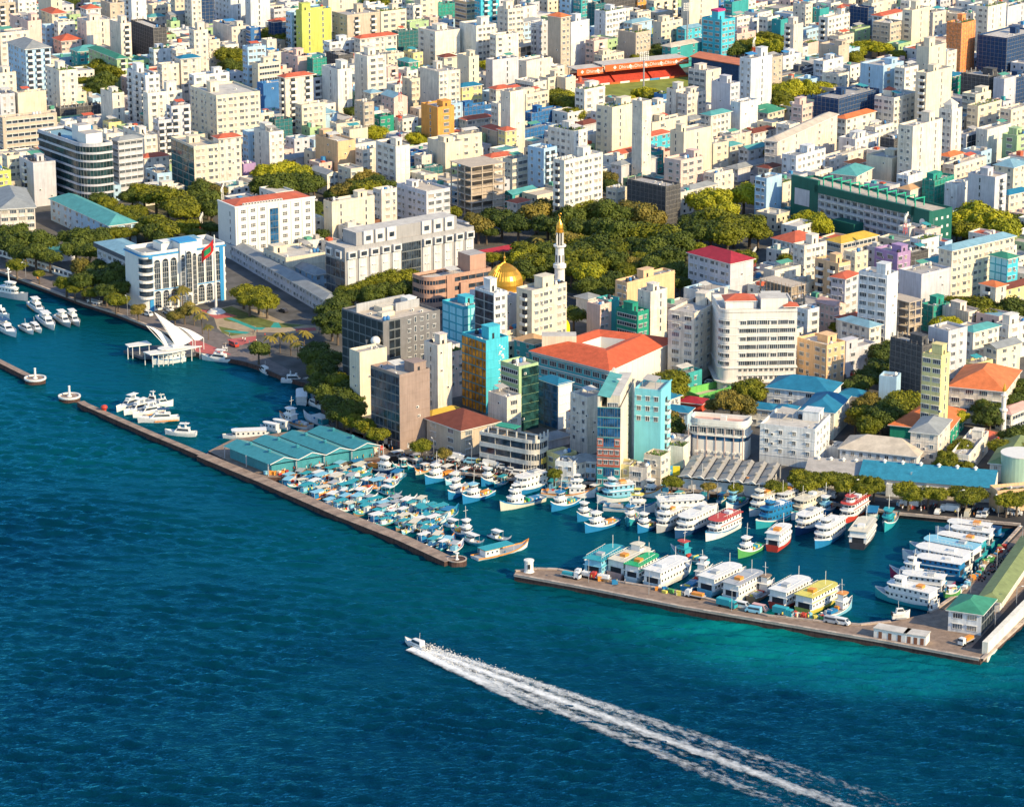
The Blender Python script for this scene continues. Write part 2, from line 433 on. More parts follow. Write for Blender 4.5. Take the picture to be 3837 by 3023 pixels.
TAB['D'] = (50, '''
215 320 380 40 6 w w2 w1 f
380 440 520 80 5 t s1 - f
445 510 695 150 7 w b1 w3 f hutr ; red-roofed hut on top ; @the white tower with a small red-roofed hut
690 850 865 70 6 Nb n n f
865 880 1090 30 6 c w1 w2 f
1190 1200 1420 10 6 w w1 w2 f
890 1035 1140 200 6 b w2 w2 f
940 960 1150 140 6 w w1 w1 r
1140 1220 1370 90 8 c W1 s1 f hut ; @the big cream block right of the red roof
1370 1400 1510 110 6 w w1 w1 f
1515 1640 1760 200 9 No n n f hut ; wrapped in bright orange scaffolding ; @the orange scaffolded tower
1760 1865 2020 60 8 w w1 s2 f
2015 2030 2230 60 6 x - s1 f
1775 2025 2300 325 7 Nb n n f big ; huge dark sheeted cube ; @the huge dark netted cube
145 220 300 210 8 w b1 - f hut
300 310 450 260 3 l w1 w2 f
330 340 430 370 3 p - - f
435 600 690 390 5 b - - f hut
585 600 730 310 4 c w1 w2 f
720 740 870 250 4 v w1 w1 f
-10 0 100 150 5 w w1 w2 f
100 110 170 170 5 t - - f
1280 1345 1560 620 11 c b1 s1 f hut ; @the tallest cream tower
1260 1365 1510 400 9 c - s1 f hut
1510 1515 1600 440 6 w w1 w1 f
785 980 1150 560 7 l s1 W2 f hut ; @the pale blue-white block with a terrace
1150 1160 1275 580 7 w w1 W2 f
395 600 945 840 7 Nb n n f hut big ; white penthouse on top ; @the dark blue netted block with a penthouse
440 470 640 520 5 w w1 w1 f
485 500 640 510 4 u - - f
460 600 690 630 4 w w1 w2 f
-30 40 125 490 6 b - w2 f
120 130 285 480 5 w w1 w1 f hut
110 120 460 640 3 d r r f
215 290 400 890 6 p w1 w2 f hut
70 180 270 1060 4 w w1 w1 f
-30 0 140 960 3 c w1 w2 e
60 80 590 1200 3 w w1 w2 c a62 ; wide gabled hall ; @the wide gabled hall
600 740 940 1180 4 w s1 w4 f
640 660 910 1010 4 w w1 w2 o
890 910 1070 1080 4 w w1 w2 f
950 1070 1110 1180 4 Nk n n f
905 1070 1275 830 7 w w2 w3 f hutr
1105 1230 1480 1070 10 w w2 s2 f ; broad pale slab with two slots of windows ; @the pale ten-storey slab
1450 1560 1670 930 9 w w1 s1 F pyr ; pyramid roof cap ; @the tower with a pyramid cap
1645 1760 1890 800 7 c W2 b1 f hut
1760 1780 1980 900 5 c w1 W3 f
1635 1870 1990 650 6 Nk n n f cols
1990 2000 2100 670 6 x - - f
2080 2095 2250 660 5 Nb n n f
1550 1560 1640 650 5 e w1 w1 u
1660 1680 1855 1140 4 x w1 g4 f
1850 1860 2060 1100 5 w - - f
1985 2110 2230 1150 5 v W1 W1 f hut
2050 2060 2220 930 5 c w1 w2 f
1490 1540 1690 1330 3 w w2 w1 o
1560 1580 1850 1400 3 w w1 w3 f
1920 2080 2200 1420 6 c w2 w1 l
1695 1925 2025 1500 7 x s1 b1 f ; plain grey slab side ; @the plain grey slab
1575 1600 1700 1560 5 w - - f
1330 1410 1580 1530 5 Ng n n f ; @the green-netted building site
835 1050 1185 1340 6 c - s1 f
1180 1190 1315 1490 4 w w1 - f
1150 1205 1410 1610 4 w w1 s1 a ; tan roof over an open cafe deck
540 750 885 1490 4 w w4 w1 t a62
385 400 545 1460 3 w w1 w2 f
120 240 490 1320 5 w w2 w3 f hut
500 520 850 1340 3 w w1 w3 f
730 745 840 1390 3 c w1 w1 o
-60 -10 120 1510 6 l w1 - f
115 125 215 1550 4 c - s1 f
0 10 120 1430 3 c w1 w1 n
''')
TAB['H'] = (41, '''
40 230 450 480 3 w w5 w2 r ; red tiled hip roof ; @the red hip-roofed white house
215 310 500 500 6 w w2 w2 f hut
400 600 700 650 6 a b2 W2 f hut ; @the apricot balcony block
690 740 850 560 5 c w1 w2 f
500 620 930 480 4 b r r y ; ochre roof over an open top floor ; @the ochre-roofed house
905 1100 1210 560 5 q W2 w1 f hut ; red window surrounds on blue-purple walls ; @the purple-blue building with red trim
770 1010 1105 750 9 w W3 - f hut a55 ; three columns of windows ; @the nine-storey white block
635 655 770 780 6 x w1 W2 r a55
1210 1300 1450 450 4 w w1 w1 f
1190 1200 1320 350 4 w w1 - f
1320 1330 1500 370 3 p w1 w1 f
1210 1215 1360 560 4 Nk n n f
1360 1430 1560 640 5 w w1 w1 t
1450 1560 2090 540 8 c w2 w6 l big ; long blue-grey roof ; @the long cream block with a blue-grey roof
1110 1300 1550 740 6 x - - f
1880 2030 2120 610 5 z g3 w1 e ; pale panels on cyan ; @the cyan panelled block
1015 1200 1300 960 5 b o o f open ; @the small unfinished concrete frame
1300 1400 1540 1010 3 Ng n n f hut
410 560 660 1010 4 p w4 w1 p a40 ; @the pink gabled house
330 340 412 1040 3 w w1 W2 f
600 860 960 1190 3 w w2 w1 l
660 680 840 1130 3 w w1 w1 r
1480 1700 1805 1060 3 w - w3 f hut
1800 1930 1995 850 5 w b1 s1 o
1990 2010 2230 870 4 y w1 w3 n
-60 200 310 830 6 b o o f open cols ; timber and bamboo scaffolding all round ; @the bamboo-scaffolded frame
250 500 655 1340 4 a w2 w3 f ; @the low apricot building
340 380 520 1420 2 w w1 w1 o
640 660 920 1380 3 x w1 w1 f
1040 1310 1370 1340 7 Nk n n f hut cols ; scaffold and torn netting ; @the scaffolded grey tower
1360 1530 1690 1220 7 x - w1 f ; @the plain lavender-grey tower
1310 1470 1535 1430 9 y W2 s1 f hut a55 ; @the pale yellow tower
1690 1740 1960 1230 5 w w1 w2 t
1740 1750 1905 1500 3 y w1 w2 f
1930 1940 2140 1370 4 c w1 w1 g
2000 2040 2240 1170 4 w w1 W2 f hut
2020 2040 2230 70 4 c w1 w2 u
-10 60 280 710 4 w - w1 f
''')
TAB['G'] = (45, '''
-40 40 150 140 3 w w2 w1 r
35 165 460 880 6 c b1 w3 f hut tanks ; water tanks and blue awnings ; @the yellow and white block beside the minaret
540 640 740 950 3 w - w1 g
630 740 805 1000 4 p - w1 f
800 810 880 960 4 t w1 - f
880 1060 1130 1060 4 e r w1 f hut ; green ribbon floors ; @the green ribbon-windowed block
1060 1170 1310 890 6 w - s1 f hut
895 970 1375 810 5 a w1 - f hut ; long plain apricot wall ; @the long apricot block by the park
1450 1620 1840 890 3 l - - f
1320 1540 1740 1070 8 w W2 w2 f hut a60 ; @the white tower left of the curved hotel
15 180 330 1330 3 t w2 w1 a ; @the small teal house with mixed roofs
1410 1440 1605 1590 2 t w1 w1 f
1490 1845 2040 650 4 x w4 - m a40 ; rows of white columns under a maroon roof edge ; @the colonnaded museum
1850 1860 2100 770 2 w w1 w3 r
''')
TAB['F'] = (38, '''
1840 1870 2300 590 2 w w1 w5 m ; sprawling maroon roofs ; @the maroon-roofed hall
575 640 1000 130 5 c - s2 f hut ; @the low cream block behind the grey ministry
790 900 1055 300 2 n r r f
-268 588 640 960 2 x w16 w2 g a26 big hip ; long walled compound wing
60 250 585 600 3 c w5 - F a32 big
250 500 590 745 2 l w5 w2 g a32 big
1050 1060 1190 30 6 w w1 w1 f
1190 1440 1640 40 6 x w3 W3 f hut ; chequered white and grey panels ; @the chequered grey block
1575 1750 1940 1015 4 z g3 g3 f ; cyan panels with dark joints ; @the cyan panelled box
1110 1220 1320 1290 4 p w2 w2 f ; classical mouldings
1320 1340 1430 1290 5 l w1 b1 f
1420 1535 1645 1340 8 w s1 - f hut ; @the slim white slab
855 875 1105 1400 6 c - - f ; plain straw-coloured front
1850 2010 2085 900 6 w g2 w1 f hut
2075 2085 2230 940 6 x - - f
1740 1945 2135 1300 8 z G7 - f hut ; gold mirror glass and cyan flank with white script ; @the gold-glass tower
1550 1640 1740 1400 5 p w1 w2 f
''')
TAB['E'] = (32, '''
-80 0 295 190 4 w w2 W4 g a15 ; cream grid of openings ; @the cream grid-fronted school
425 925 1150 330 3 l w5 W2 t hip ; pale teal hip roof with a white fin wall ; @the teal-roofed office
200 520 575 570 1 x - - t
''')
TAB['J'] = (40, '''
245 490 745 10 7 s g7 - f hut ; brown-grey cladding and teal glass side ; @the brown-clad tower
570 750 1130 430 2 n w2 w2 y ; ochre eaves ; @the ochre-eaved shop house
720 1010 1330 480 3 b W2 W2 n ; brown tiled hip roof ; @the brown-roofed corner house
1240 1400 1510 200 4 w - W1 f ; @the small white box block
1345 1500 1665 -60 7 v r - f RG ; pale green ribbons and dark green glass ; @the green glass block
1660 1830 1940 95 5 u g3 w1 u RW ; @the blue shed-roofed block
1735 1850 1990 690 2 y w1 w1 F
1960 1975 2180 760 2 w w1 w3 g
1740 1760 1930 560 1 x - - g
1935 2080 2230 200 4 w w2 - f
''')
TAB['K'] = (71, '''
''')
TAB['L'] = (69, '''
-65 400 530 470 4 w w4 w2 F big ; two-tone white bastion ; @the white bastion-like block
610 1260 1350 700 2 w w9 w1 c ; @the long low cream-roofed hall
1210 1440 1545 510 4 w w2 w1 g
1035 1530 1665 480 2 e - w5 o a70 ; @the teal-walled orange-roofed hall
990 1090 1102 30 4 l - - f
1310 1470 1535 -160 1 y - - f
1535 2000 2135 150 4 w W4 w2 o a70 ; large windows and an orange-red roof ; @the orange-red roofed school
1560 1700 1870 690 2 w w3 w1 f
1880 2160 2300 780 2 w w3 w1 k a71 ; @the olive-roofed office
860 870 1000 250 2 w - - u
''')
TAB['L'] = (69, TAB['L'][1].replace('1310 1470 1535 -160 1 y - - f\n', '').replace('860 870 1000 250 2 w - - u\n', ''))

TAB['L'] = (69, TAB['L'][1] + '''
-5 520 620 170 3 w w2 - u big a68 ; great blue hipped roof ; @the great blue-hipped hall
165 420 445 205 2 w w1 - u a68
285 560 690 330 3 w w2 w1 u a70
-195 60 100 310 2 w w2 - u
60 215 240 320 4 t - - u ; teal roof cabin walls
600 800 870 200 2 w - w1 u a60
-895 -680 -655 330 2 l w3 - u
-900 -830 -755 215 2 w - w1 u a50
-755 -560 -515 255 1 r - - m
-870 -700 -660 560 2 x - - f
2000 2060 2260 345 2 w r r p a50 ; curved galleries of the small mosque ; @the gallery-fronted mosque
1000 1330 1345 960 1 w - - f a74
1345 1830 1850 1010 1 c - w2 c a74
1930 1945 2300 990 2 a - w3 f a15
1720 1850 1960 580 1 r - - r a60
470 600 625 620 1 w - - F
''')
TAB['M'] = (66, '''
1530 1810 1920 905 2 w W5 g5 e big ; glazed ground floor under a green hipped roof ; @the green-roofed terminal
1800 1965 2330 800 1 w - - k big a69 ; very long olive roof along the pier ; @the long olive-roofed pier shed
''')
TAB['K'] = (71, TAB['K'][1] + '''
515 596 612 775 2 y w1 - f a68 ; small yellow shop
612 735 760 800 2 w W1 w1 f a70 ; shop hung with bright signs
780 850 930 700 3 c w1 w1 f a60
900 1040 1060 620 2 w - - f a68
0 110 120 750 2 w w2 - f a71
120 300 310 745 2 l w4 - g a71 ; blue-trimmed shop front
''')
TAB['K'] = (71, TAB['K'][1])
# ---------------------------------------------------------------- shared pieces of buildings
GZ = 1.6; FH = 3.1
GL2 = glass_mat((.10, .13, .16), 'grey_glass'); GL3 = paint((.45, .38, .30), .8, .3, 2, name='curtained_glass')
def tpl_window(w_, h, n=2, ledge=True, gl=None):
    b = MB(); t = .09
    b.face([(-w_/2, -.03, 0), (w_/2, -.03, 0), (w_/2, -.03, h), (-w_/2, -.03, h)], gl or GLASS)
    b.box(-w_/2 - t, -.12, -t, w_/2 + t, 0, 0, FRAME, bottom=False)
    for i in range(n + 1):
        x = -w_/2 + i * w_ / n; b.box(x - .05, -.09, 0, x + .05, 0, h, FRAME, bottom=False)
    b.box(-w_/2 - .2, -.42 if ledge else -.12, h, w_/2 + .2, 0, h + .12, FRAME)
    return b.mesh('window')
T_w = tpl_window(1.15, 1.35); T_ww = tpl_window(2.0, 1.35, 3); T_W = tpl_window(2.7, 1.5, 4); T_s = tpl_window(.75, 1.9, 1, False)
ALT = {}
for _m, _a in ((T_w, (1.15, 1.35, 2)), (T_ww, (2.0, 1.35, 3)), (T_W, (2.7, 1.5, 4))): ALT[_m.name] = [_m, _m, tpl_window(*_a, gl=GL2), tpl_window(*_a, gl=GL3)]
def tpl_balcony():
    b = MB(); sl = WHITE
    b.box(-1.5, -1.25, -.12, 1.5, 0, .03, sl)
    b.box(-1.5, -1.25, .03, 1.5, -1.13, .95, sl, bottom=False); b.box(-1.5, -1.13, .03, -1.4, 0, .95, sl, bottom=False); b.box(1.4, -1.13, .03, 1.5, 0, .95, sl, bottom=False)
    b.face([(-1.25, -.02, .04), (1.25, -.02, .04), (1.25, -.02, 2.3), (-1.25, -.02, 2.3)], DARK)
    b.face([(-.2, -.05, .1), (.9, -.05, .1), (.9, -.05, 2.1), (-.2, -.05, 2.1)], GLASS)
    return b.mesh('balcony')
T_b = tpl_balcony()
PFR = paint((.16, .18, .19), .5, .1, name='mullion')
def tpl_pane(g, FRAME=None):
    FRAME = FRAME or PFR; b = MB(); b.face([(.04, -.05, .04), (.96, -.05, .04), (.96, -.05, .96), (.04, -.05, .96)], g)
    b.box(0, -.1, 0, .04, 0, 1, FRAME); b.box(.96, -.1, 0, 1, 0, 1, FRAME); b.box(.04, -.1, 0, .96, 0, .05, FRAME); b.box(.04, -.1, .95, .96, 0, 1, FRAME)
    return b.mesh('pane')
SMOKE = glass_mat((.012, .05, .05), 'smoked_glass', .25)
GOLD = glass_mat((.55, .25, .03), 'gold_glass', .08)
PANES = dict(t=tpl_pane(GLASST), b=tpl_pane(GLASSB), k=tpl_pane(GLASS), o=tpl_pane(GOLD))
_p = MB(); _p.face([(.06, -.05, .06), (.94, -.05, .06), (.94, -.05, .94), (.06, -.05, .94)], paint((.35, .75, .85), .6, .1)); _p.box(0, -.03, 0, 1, 0, 1, paint((.04, .38, .5), .6)); PANES['z'] = _p.mesh('panel')
_p = MB(); _p.box(.04, -.12, .05, .96, 0, .95, paint((.80, .77, .68), .6, .08)); PANES['w'] = _p.mesh('panel')
def tpl_band():
    b = MB(); b.face([(0, -.04, 0), (1, -.04, 0), (1, -.04, 1), (0, -.04, 1)], GLASS)
    for i in range(9): b.box(i / 8 - .006, -.1, 0, i / 8 + .006, 0, 1, FRAME, bottom=False)
    b.box(0, -.25, -.12, 1, 0, 0, FRAME); b.box(0, -.35, 1, 1, 0, 1.12, FRAME); return b.mesh('window_band')
T_r = tpl_band()
def tpl_tank(m):
    b = MB(); b.lathe(0, 0, [(0, 0), (.65, 0), (.68, .5), (.65, 1.2), (.4, 1.5), (.2, 1.6), (0, 1.6)], m, 10); return b.mesh('water_tank', True)
T_t = [tpl_tank(m) for m in TANKS]
_a = MB(); _a.box(-.5, -.25, 0, .5, .25, .75, WHITE); _a.box(-.4, -.27, .1, .2, -.25, .65, DARK); T_ac = _a.mesh('air_conditioner')
_a = MB(); _a.bar((0, 0, 0), (0, 0, 4), .05, STEEL)
for _k in range(4): _a.bar((-.6 + .1 * _k, 0, 3.9 - .3 * _k), (.6 - .1 * _k, 0, 3.9 - .3 * _k), .03, STEEL)
T_an = _a.mesh('antenna')
_a = MB(); _a.lathe(0, 0, [(0, 1.1), (.5, 1.2), (.9, 1.5), (.85, 1.52), (0, 1.2)], WHITE, 10); _a.bar((0, 0, 0), (0, 0, 1.2), .08, STEEL); T_di = _a.mesh('satellite_dish', True)
CANOPY = [paint(c, .6, .12, name='sheet_roof') for c in ((.05, .33, .36), (.60, .12, .06), (.05, .25, .5), (.62, .6, .55), (.1, .35, .25), (.45, .42, .38), (.62, .6, .55), (.45, .42, .38))]
def place(T, xL, xC, xR, yT, h, a, minw=6.0):
    P = at(T, xC, yT, GZ + h); cp = math.cos(PITCH); Dp = P.y * cp + (CAM_H - P.z) * math.sin(PITCH)
    def solve(x, dx, dy):
        t = (src(T, x, 0)[0] - 1918.5) / FPX; q = dx - t * dy * cp
        return (t * Dp - P.x) / q if abs(q) > 1e-3 else 99
    Wd = solve(xR, math.cos(a), math.sin(a)); D = solve(xL, -math.sin(a), math.cos(a))
    return Vector((P.x, P.y, GZ)), min(max(Wd, minw), 120), min(max(D, minw), 120)
FIX = {'right': lambda W, D: ((0, 0), 0, W), 'left': lambda W, D: ((0, D), -math.pi / 2, D), 'far': lambda W, D: ((W, 0), math.pi / 2, D), 'back': lambda W, D: ((W, D), math.pi, W)}
def facade(root, side, W, D, n, style, glass='k', z0=0.0, budget=240, fh=FH):
    (ox, oy), rz, ln = FIX[side](W, D); c, s = math.cos(rz), math.sin(rz)
    def put(name, me, t, z, sx=None, sz=1, mat=None):
        if me.name in ALT: me = rnd.choice(ALT[me.name])
        inst(name, me, root, (ox + c * t, oy + s * t, z0 + z), rz, None if sx is None else (sx, 1, sz), mat)
    k = style[0]; num = int(style[1:]) if style[1:] else 0
    if k in '-no': 
        if k == '-' and n > 3 and root is not None:
            for f in range(1, n):
                if rnd.random() < .4: put('air_conditioner', T_ac, rnd.uniform(.2, .8) * ln, f * fh + .8)
        return
    if k == 'g':
        ncol = num or max(2, int(ln / 2.6)); pm = PANES[glass]
        for f in range(n):
            for i in range(ncol): put('panel' if glass in 'zw' else 'pane', pm, (i + .03) * ln / ncol, f * fh + .1, ln / ncol * .94, fh * .94)
        return
    if k == 'G':
        for f in range(n):
            for i in range(num or 7): put('pane', PANES['o'], (i + .06) * ln / num, f * fh + .1, ln / num * .9, fh * .94)
        return
    if k == 'r':
        q = num or 1
        for f in range(n):
            for i in range(q): put('window_band', T_r, (i + .06) * ln / q, f * fh + 1.0, ln / q * .88, 1.3)
        return
    cols = max(1, num)
    me = {'w': T_w, 'W': T_W, 's': T_s, 'b': T_b}[k]; name = {'w': 'window', 'W': 'window', 's': 'window', 'b': 'balcony'}[k]
    need = {'w': 1.5, 'W': 3.1, 's': 1.0, 'b': 3.1}[k]
    if ln / cols < need:
        if k in 'bW': 
            if ln < 3.3: me = T_w; name = 'window'; cols = 1
            else: cols = max(1, int(ln / 3.2))
        else: cols = max(1, int(ln / need))
    pitch_ = ln / cols; pair = pitch_ > 5.0 and k == 'w'
    jit = [rnd.uniform(-.12, .12) * pitch_ for _ in range(cols)] if pitch_ > 2.5 and cols < 4 else [0] * cols
    for f in range(0 if n < 4 else 1, n):
        for i in range(cols):
            t = (i + .5) * pitch_ + jit[i]; z = f * fh + (1.0 if k in 'wW' else (.7 if k == 's' else .1))
            if pair and cols * n * 2 < budget:
                put(name, T_ww, t - pitch_ * .2, z); put(name, T_w, t + pitch_ * .22, z)
            else: put(name, me, t, z)
            if k in 'wW' and rnd.random() < .12 and pitch_ > 2.4: put('air_conditioner', T_ac, t + min(pitch_ * .5, 1.9), z - .5)
def hip_roof(b, W, D, z, m, ov=.7, hr=None, x0=0, y0=0):
    hr = hr or min(W, D) * .24; e = [(x0 - ov, y0 - ov), (x0 + W + ov, y0 - ov), (x0 + W + ov, y0 + D + ov), (x0 - ov, y0 + D + ov)]
    if W >= D: r = [(x0 + D / 2, y0 + D / 2), (x0 + W - D / 2, y0 + D / 2)]; F = [(0, 1, 5, 4), (1, 2, 5), (2, 3, 4, 5), (3, 0, 4)]
    else: r = [(x0 + W / 2, y0 + W / 2), (x0 + W / 2, y0 + D - W / 2)]; F = [(0, 1, 4), (1, 2, 5, 4), (2, 3, 5), (3, 0, 4, 5)]
    vs = [(x, y, z) for x, y in e] + [(x, y, z + hr) for x, y in r]
    b.raw(vs, F, m); b.raw([(x, y, z - .25) for x, y in e] + [(x, y, z) for x, y in e], [(0, 1, 5, 4), (1, 2, 6, 5), (2, 3, 7, 6), (3, 0, 4, 7), (3, 2, 1, 0)], WHITE)
def gable_roof(b, W, D, z, m, mw, ov=.6, along='x', hr=None):
    if along == 'x':
        hr = hr or D * .24
        b.raw([(-ov, -ov, z), (W + ov, -ov, z), (W + ov, D / 2, z + hr), (-ov, D / 2, z + hr), (W + ov, D + ov, z), (-ov, D + ov, z)], [(0, 1, 2, 3), (3, 2, 4, 5)], m)
        b.face([(0, 0, z), (0, D / 2, z + hr - .15), (0, D, z)], mw); b.face([(W, 0, z), (W, D, z), (W, D / 2, z + hr - .15)], mw)
    else:
        hr = hr or W * .24
        b.raw([(-ov, -ov, z), (-ov, D + ov, z), (W / 2, D + ov, z + hr), (W / 2, -ov, z + hr), (W + ov, D + ov, z), (W + ov, -ov, z)], [(0, 3, 2, 1), (3, 5, 4, 2)], m)
        b.face([(0, 0, z), (W, 0, z), (W / 2, 0, z + hr - .15)], mw); b.face([(0, D, z), (W / 2, D, z + hr - .15), (W, D, z)], mw)
def walls(b, W, D, h, m, par=.9, t=.25, rm=None, rb=None):
    b.raw([(0, 0, -1.2), (W, 0, -1.2), (W, D, -1.2), (0, D, -1.2), (0, 0, h), (W, 0, h), (W, D, h), (0, D, h)], [(0, 1, 5, 4), (1, 2, 6, 5), (2, 3, 7, 6), (3, 0, 4, 7)], m)
    if par:
        o = [(0, 0), (W, 0), (W, D), (0, D)]; i_ = [(t, t), (W - t, t), (W - t, D - t), (t, D - t)]
        b.raw([(x, y, h) for x, y in o] + [(x, y, h) for x, y in i_] + [(x, y, h - par) for x, y in i_],
              [(k, (k + 1) % 4, 4 + (k + 1) % 4, 4 + k) for k in range(4)] + [(4 + k, 4 + (k + 1) % 4, 8 + (k + 1) % 4, 8 + k) for k in range(4)], m)
        (rb or b).face([(x, y, h - par) for x, y in i_], rm or m)
def roof_bits(root, W, D, z, opts, n, wm, wc):
    A = W * D
    occupied = []
    def free(x, y, r):
        for q in occupied:
            if abs(q[0] - x) < q[2] + r and abs(q[1] - y) < q[3] + r: return False
        return True
    if 'hut' in opts or 'hutr' in opts or 'hutp' in opts or (A > 90 and rnd.random() < .55):
        hw, hd = min(W * .5, rnd.uniform(3, 6.5)), min(D * .55, rnd.uniform(3.0, 5.5)); hh = rnd.uniform(2.5, 3.6) * (1.3 if n > 7 else 1)
        hx, hy = rnd.uniform(.3, max(.31, W - hw - .3)), rnd.uniform(.3, max(.31, D - hd - .3))
        b = MB(); b.box(hx, hy, z, hx + hw, hy + hd, z + hh, wm, top=roofm('f'), bottom=False)
        b.box(hx - .2, hy - .2, z + hh, hx + hw + .2, hy + hd + .2, z + hh + .18, wm)
        b.box(hx + hw * .3, hy - .04, z + .1, hx + hw * .3 + .9, hy, z + 2.1, DARK)
        if 'hutr' in opts: hip_roof(b, hw, hd, z + hh + .2, roofm('r'), .4, 1.4, hx, hy)
        if 'hutp' in opts: b.box(hx - .3, hy - .3, z + hh + .2, hx + hw + .3, hy + hd + .3, z + hh + 1.2, paint((.7, .05, .2), .6))
        b.build('stair_hut', root); occupied.append((hx + hw / 2, hy + hd / 2, hw / 2, hd / 2))
    if A > 50 and rnd.random() < .6:
        cw, cd = min(W * .6, rnd.uniform(3, 8)), min(D * .5, rnd.uniform(3, 6)); x, y = rnd.uniform(.4, W - cw - .4), rnd.uniform(.4, D - cd - .4)
        if free(x + cw / 2, y + cd / 2, max(cw, cd) / 2):
            m = rnd.choice(CANOPY); b = MB(); zt = z + 2.3
            b.raw([(x, y, zt), (x + cw, y, zt), (x + cw, y + cd, zt + .6), (x, y + cd, zt + .6), (x, y, zt - .08), (x + cw, y, zt - .08), (x + cw, y + cd, zt + .52), (x, y + cd, zt + .52)],
                  [(0, 1, 2, 3), (7, 6, 5, 4), (0, 4, 5, 1), (1, 5, 6, 2), (2, 6, 7, 3), (3, 7, 4, 0)], m)
            for px, py in ((x, y), (x + cw, y), (x, y + cd), (x + cw, y + cd)): b.box(px - .08, py - .08, z, px + .08, py + .08, zt, STEEL, bottom=False)
            b.build('canopy', root); occupied.append((x + cw / 2, y + cd / 2, cw / 2, cd / 2))
    nt_ = rnd.randint(0, 4) + (7 if 'tanks' in opts else 0)
    tx, ty = rnd.uniform(1, W - 1), rnd.uniform(1, D - 1)
    for i in range(nt_):
        x, y = tx + (i % 4) * 1.5, ty + (i // 4) * 1.5
        if .8 < x < W - .8 and .8 < y < D - .8 and free(x, y, .7): inst('water_tank', rnd.choice(T_t), root, (x, y, z)); occupied.append((x, y, .6, .6))
    for i in range(rnd.randint(1, 6)):
        x, y = rnd.uniform(.8, W - .8), rnd.uniform(.8, D - .8)
        if free(x, y, .5): inst('air_conditioner', T_ac, root, (x, y, z), rnd.choice((0, 1.57)))
    if rnd.random() < .3: inst('antenna', T_an, root, (rnd.uniform(.8, W - .8), rnd.uniform(.8, D - .8), z), rnd.uniform(0, 3))
    if rnd.random() < .15:
        x, y = rnd.uniform(1, W - 1), rnd.uniform(1, D - 1)
        if free(x, y, .8): inst('satellite_dish', T_di, root, (x, y, z), rnd.uniform(0, 6))
    if 'cols' in opts:
        for i in range(max(2, int(W / 3.5)) + 1):
            for y in (.4, D - .4):
                x = .4 + (W - .8) * i / max(2, int(W / 3.5)); b = MB(); b.box(x - .2, y - .2, z, x + .2, y + .2, z + rnd.uniform(1.6, 2.6), CONC, bottom=False); b.build('column', root)
    if 'pyr' in opts:
        b = MB(); b.box(W * .2, D * .2, z, W * .8, D * .8, z + 2.5, wm, bottom=False); hip_roof(b, W * .6, D * .6, z + 2.6, roofm('F'), .4, 2.4, W * .2, D * .2); b.build('roof_cap', root)
    if 'roofgarden' in opts or rnd.random() < .05:
        b = MB(); g = paint((.10, .16, .04), .9, .4, 1.5)
        for i in range(60):
            x = rnd.uniform(.5, W - .5); y = .5 + rnd.random() ** 3 * (D - 1); s_ = rnd.uniform(.3, .8)
            b.face([(x - s_, y, z + rnd.random()), (x + s_, y + rnd.uniform(-s_, s_), z + rnd.random()), (x, y + rnd.uniform(-s_, s_), z + 1 + rnd.random() * .8)], g)
        b.build('roof_plants', root, kind='stuff')
    if 'mast' in opts: pass
def open_frame(root, W, D, n, cm, opts):
    b = MB()
    for f in range(n + 1):
        b.box(-.5, -.5, f * FH - .1, W + .5, D + .5, f * FH + .18, cm)
    b.build('floor_slabs', root)
    nx, ny = max(2, int(W / 4.5)), max(2, int(D / 4.5))
    cb = MB(); cb.box(-.22, -.22, 0, .22, .22, FH - .3, cm, bottom=False); cme = cb.mesh('column')
    for f in range(n):
        for i in range(nx + 1):
            for j in (0, ny): inst('column', cme, root, (W * i / nx, D * j / ny, f * FH + .19))
        for j in range(1, ny): inst('column', cme, root, (0, D * j / ny, f * FH + .19))
    wb = MB(); wb.box(W * .25, D * .3, 0, W * .9, D * .95, n * FH - .12, paint((.30, .26, .22), .9, .3)); wb.build('core_wall', root)
    rb = MB()
    for f in range(n):
        for i in range(nx):
            if rnd.random() < .5: rb.box(W * i / nx + .25, .02, f * FH + .19, W * (i + 1) / nx - .25, .14, f * FH + rnd.choice((1.0, 1.0, 2.6)), paint((.50, .40, .30), .9, .3))
        rb.bar((0, -.45, f * FH + 1.1), (W, -.45, f * FH + 1.1), .04, STEEL)
    rb.build('infill_wall', root)
    if 'cols' in opts:
        sb = MB(); wood = paint((.36, .24, .14), .9, .3)
        for side in range(2):
            ln = W if side == 0 else D
            for i in range(int(ln / 1.8) + 1):
                p = (i * 1.8, -1.6) if side == 0 else (-1.6, i * 1.8); sb.bar((p[0], p[1], 0), (p[0] + rnd.uniform(-.3, .3), p[1] + rnd.uniform(-.3, .3), n * FH + 1.5), .09, wood, 3)
            for f in range(int(n * FH / 1.7)):
                z = f * 1.7 + .8 + rnd.uniform(-.1, .1)
                q = ((0, -1.6, z), (W, -1.6, z + rnd.uniform(-.4, .4))) if side == 0 else ((-1.6, 0, z), (-1.6, D, z + rnd.uniform(-.4, .4)))
                sb.bar(q[0], q[1], .08, wood, 3)
        sb.build('scaffolding', root)
def scaffold(root, W, D, h):
    b = MB(); m = paint((.32, .30, .27), .8, .2)
    for side in range(2):
        ln = W if side == 0 else D
        for i in range(int(ln / 2.4) + 1):
            t = min(i * 2.4, ln); p = (t, -.18) if side == 0 else (-.18, t); b.bar((p[0], p[1], 0), (p[0], p[1], h + 1), .06, m, 3)
        for f in range(1, int(h / 2) + 1):
            z = f * 2.0; q = ((0, -.18, z), (ln, -.18, z)) if side == 0 else ((-.18, 0, z), (-.18, ln, z)); b.bar(q[0], q[1], .05, m, 3)
    b.build('scaffolding', root)
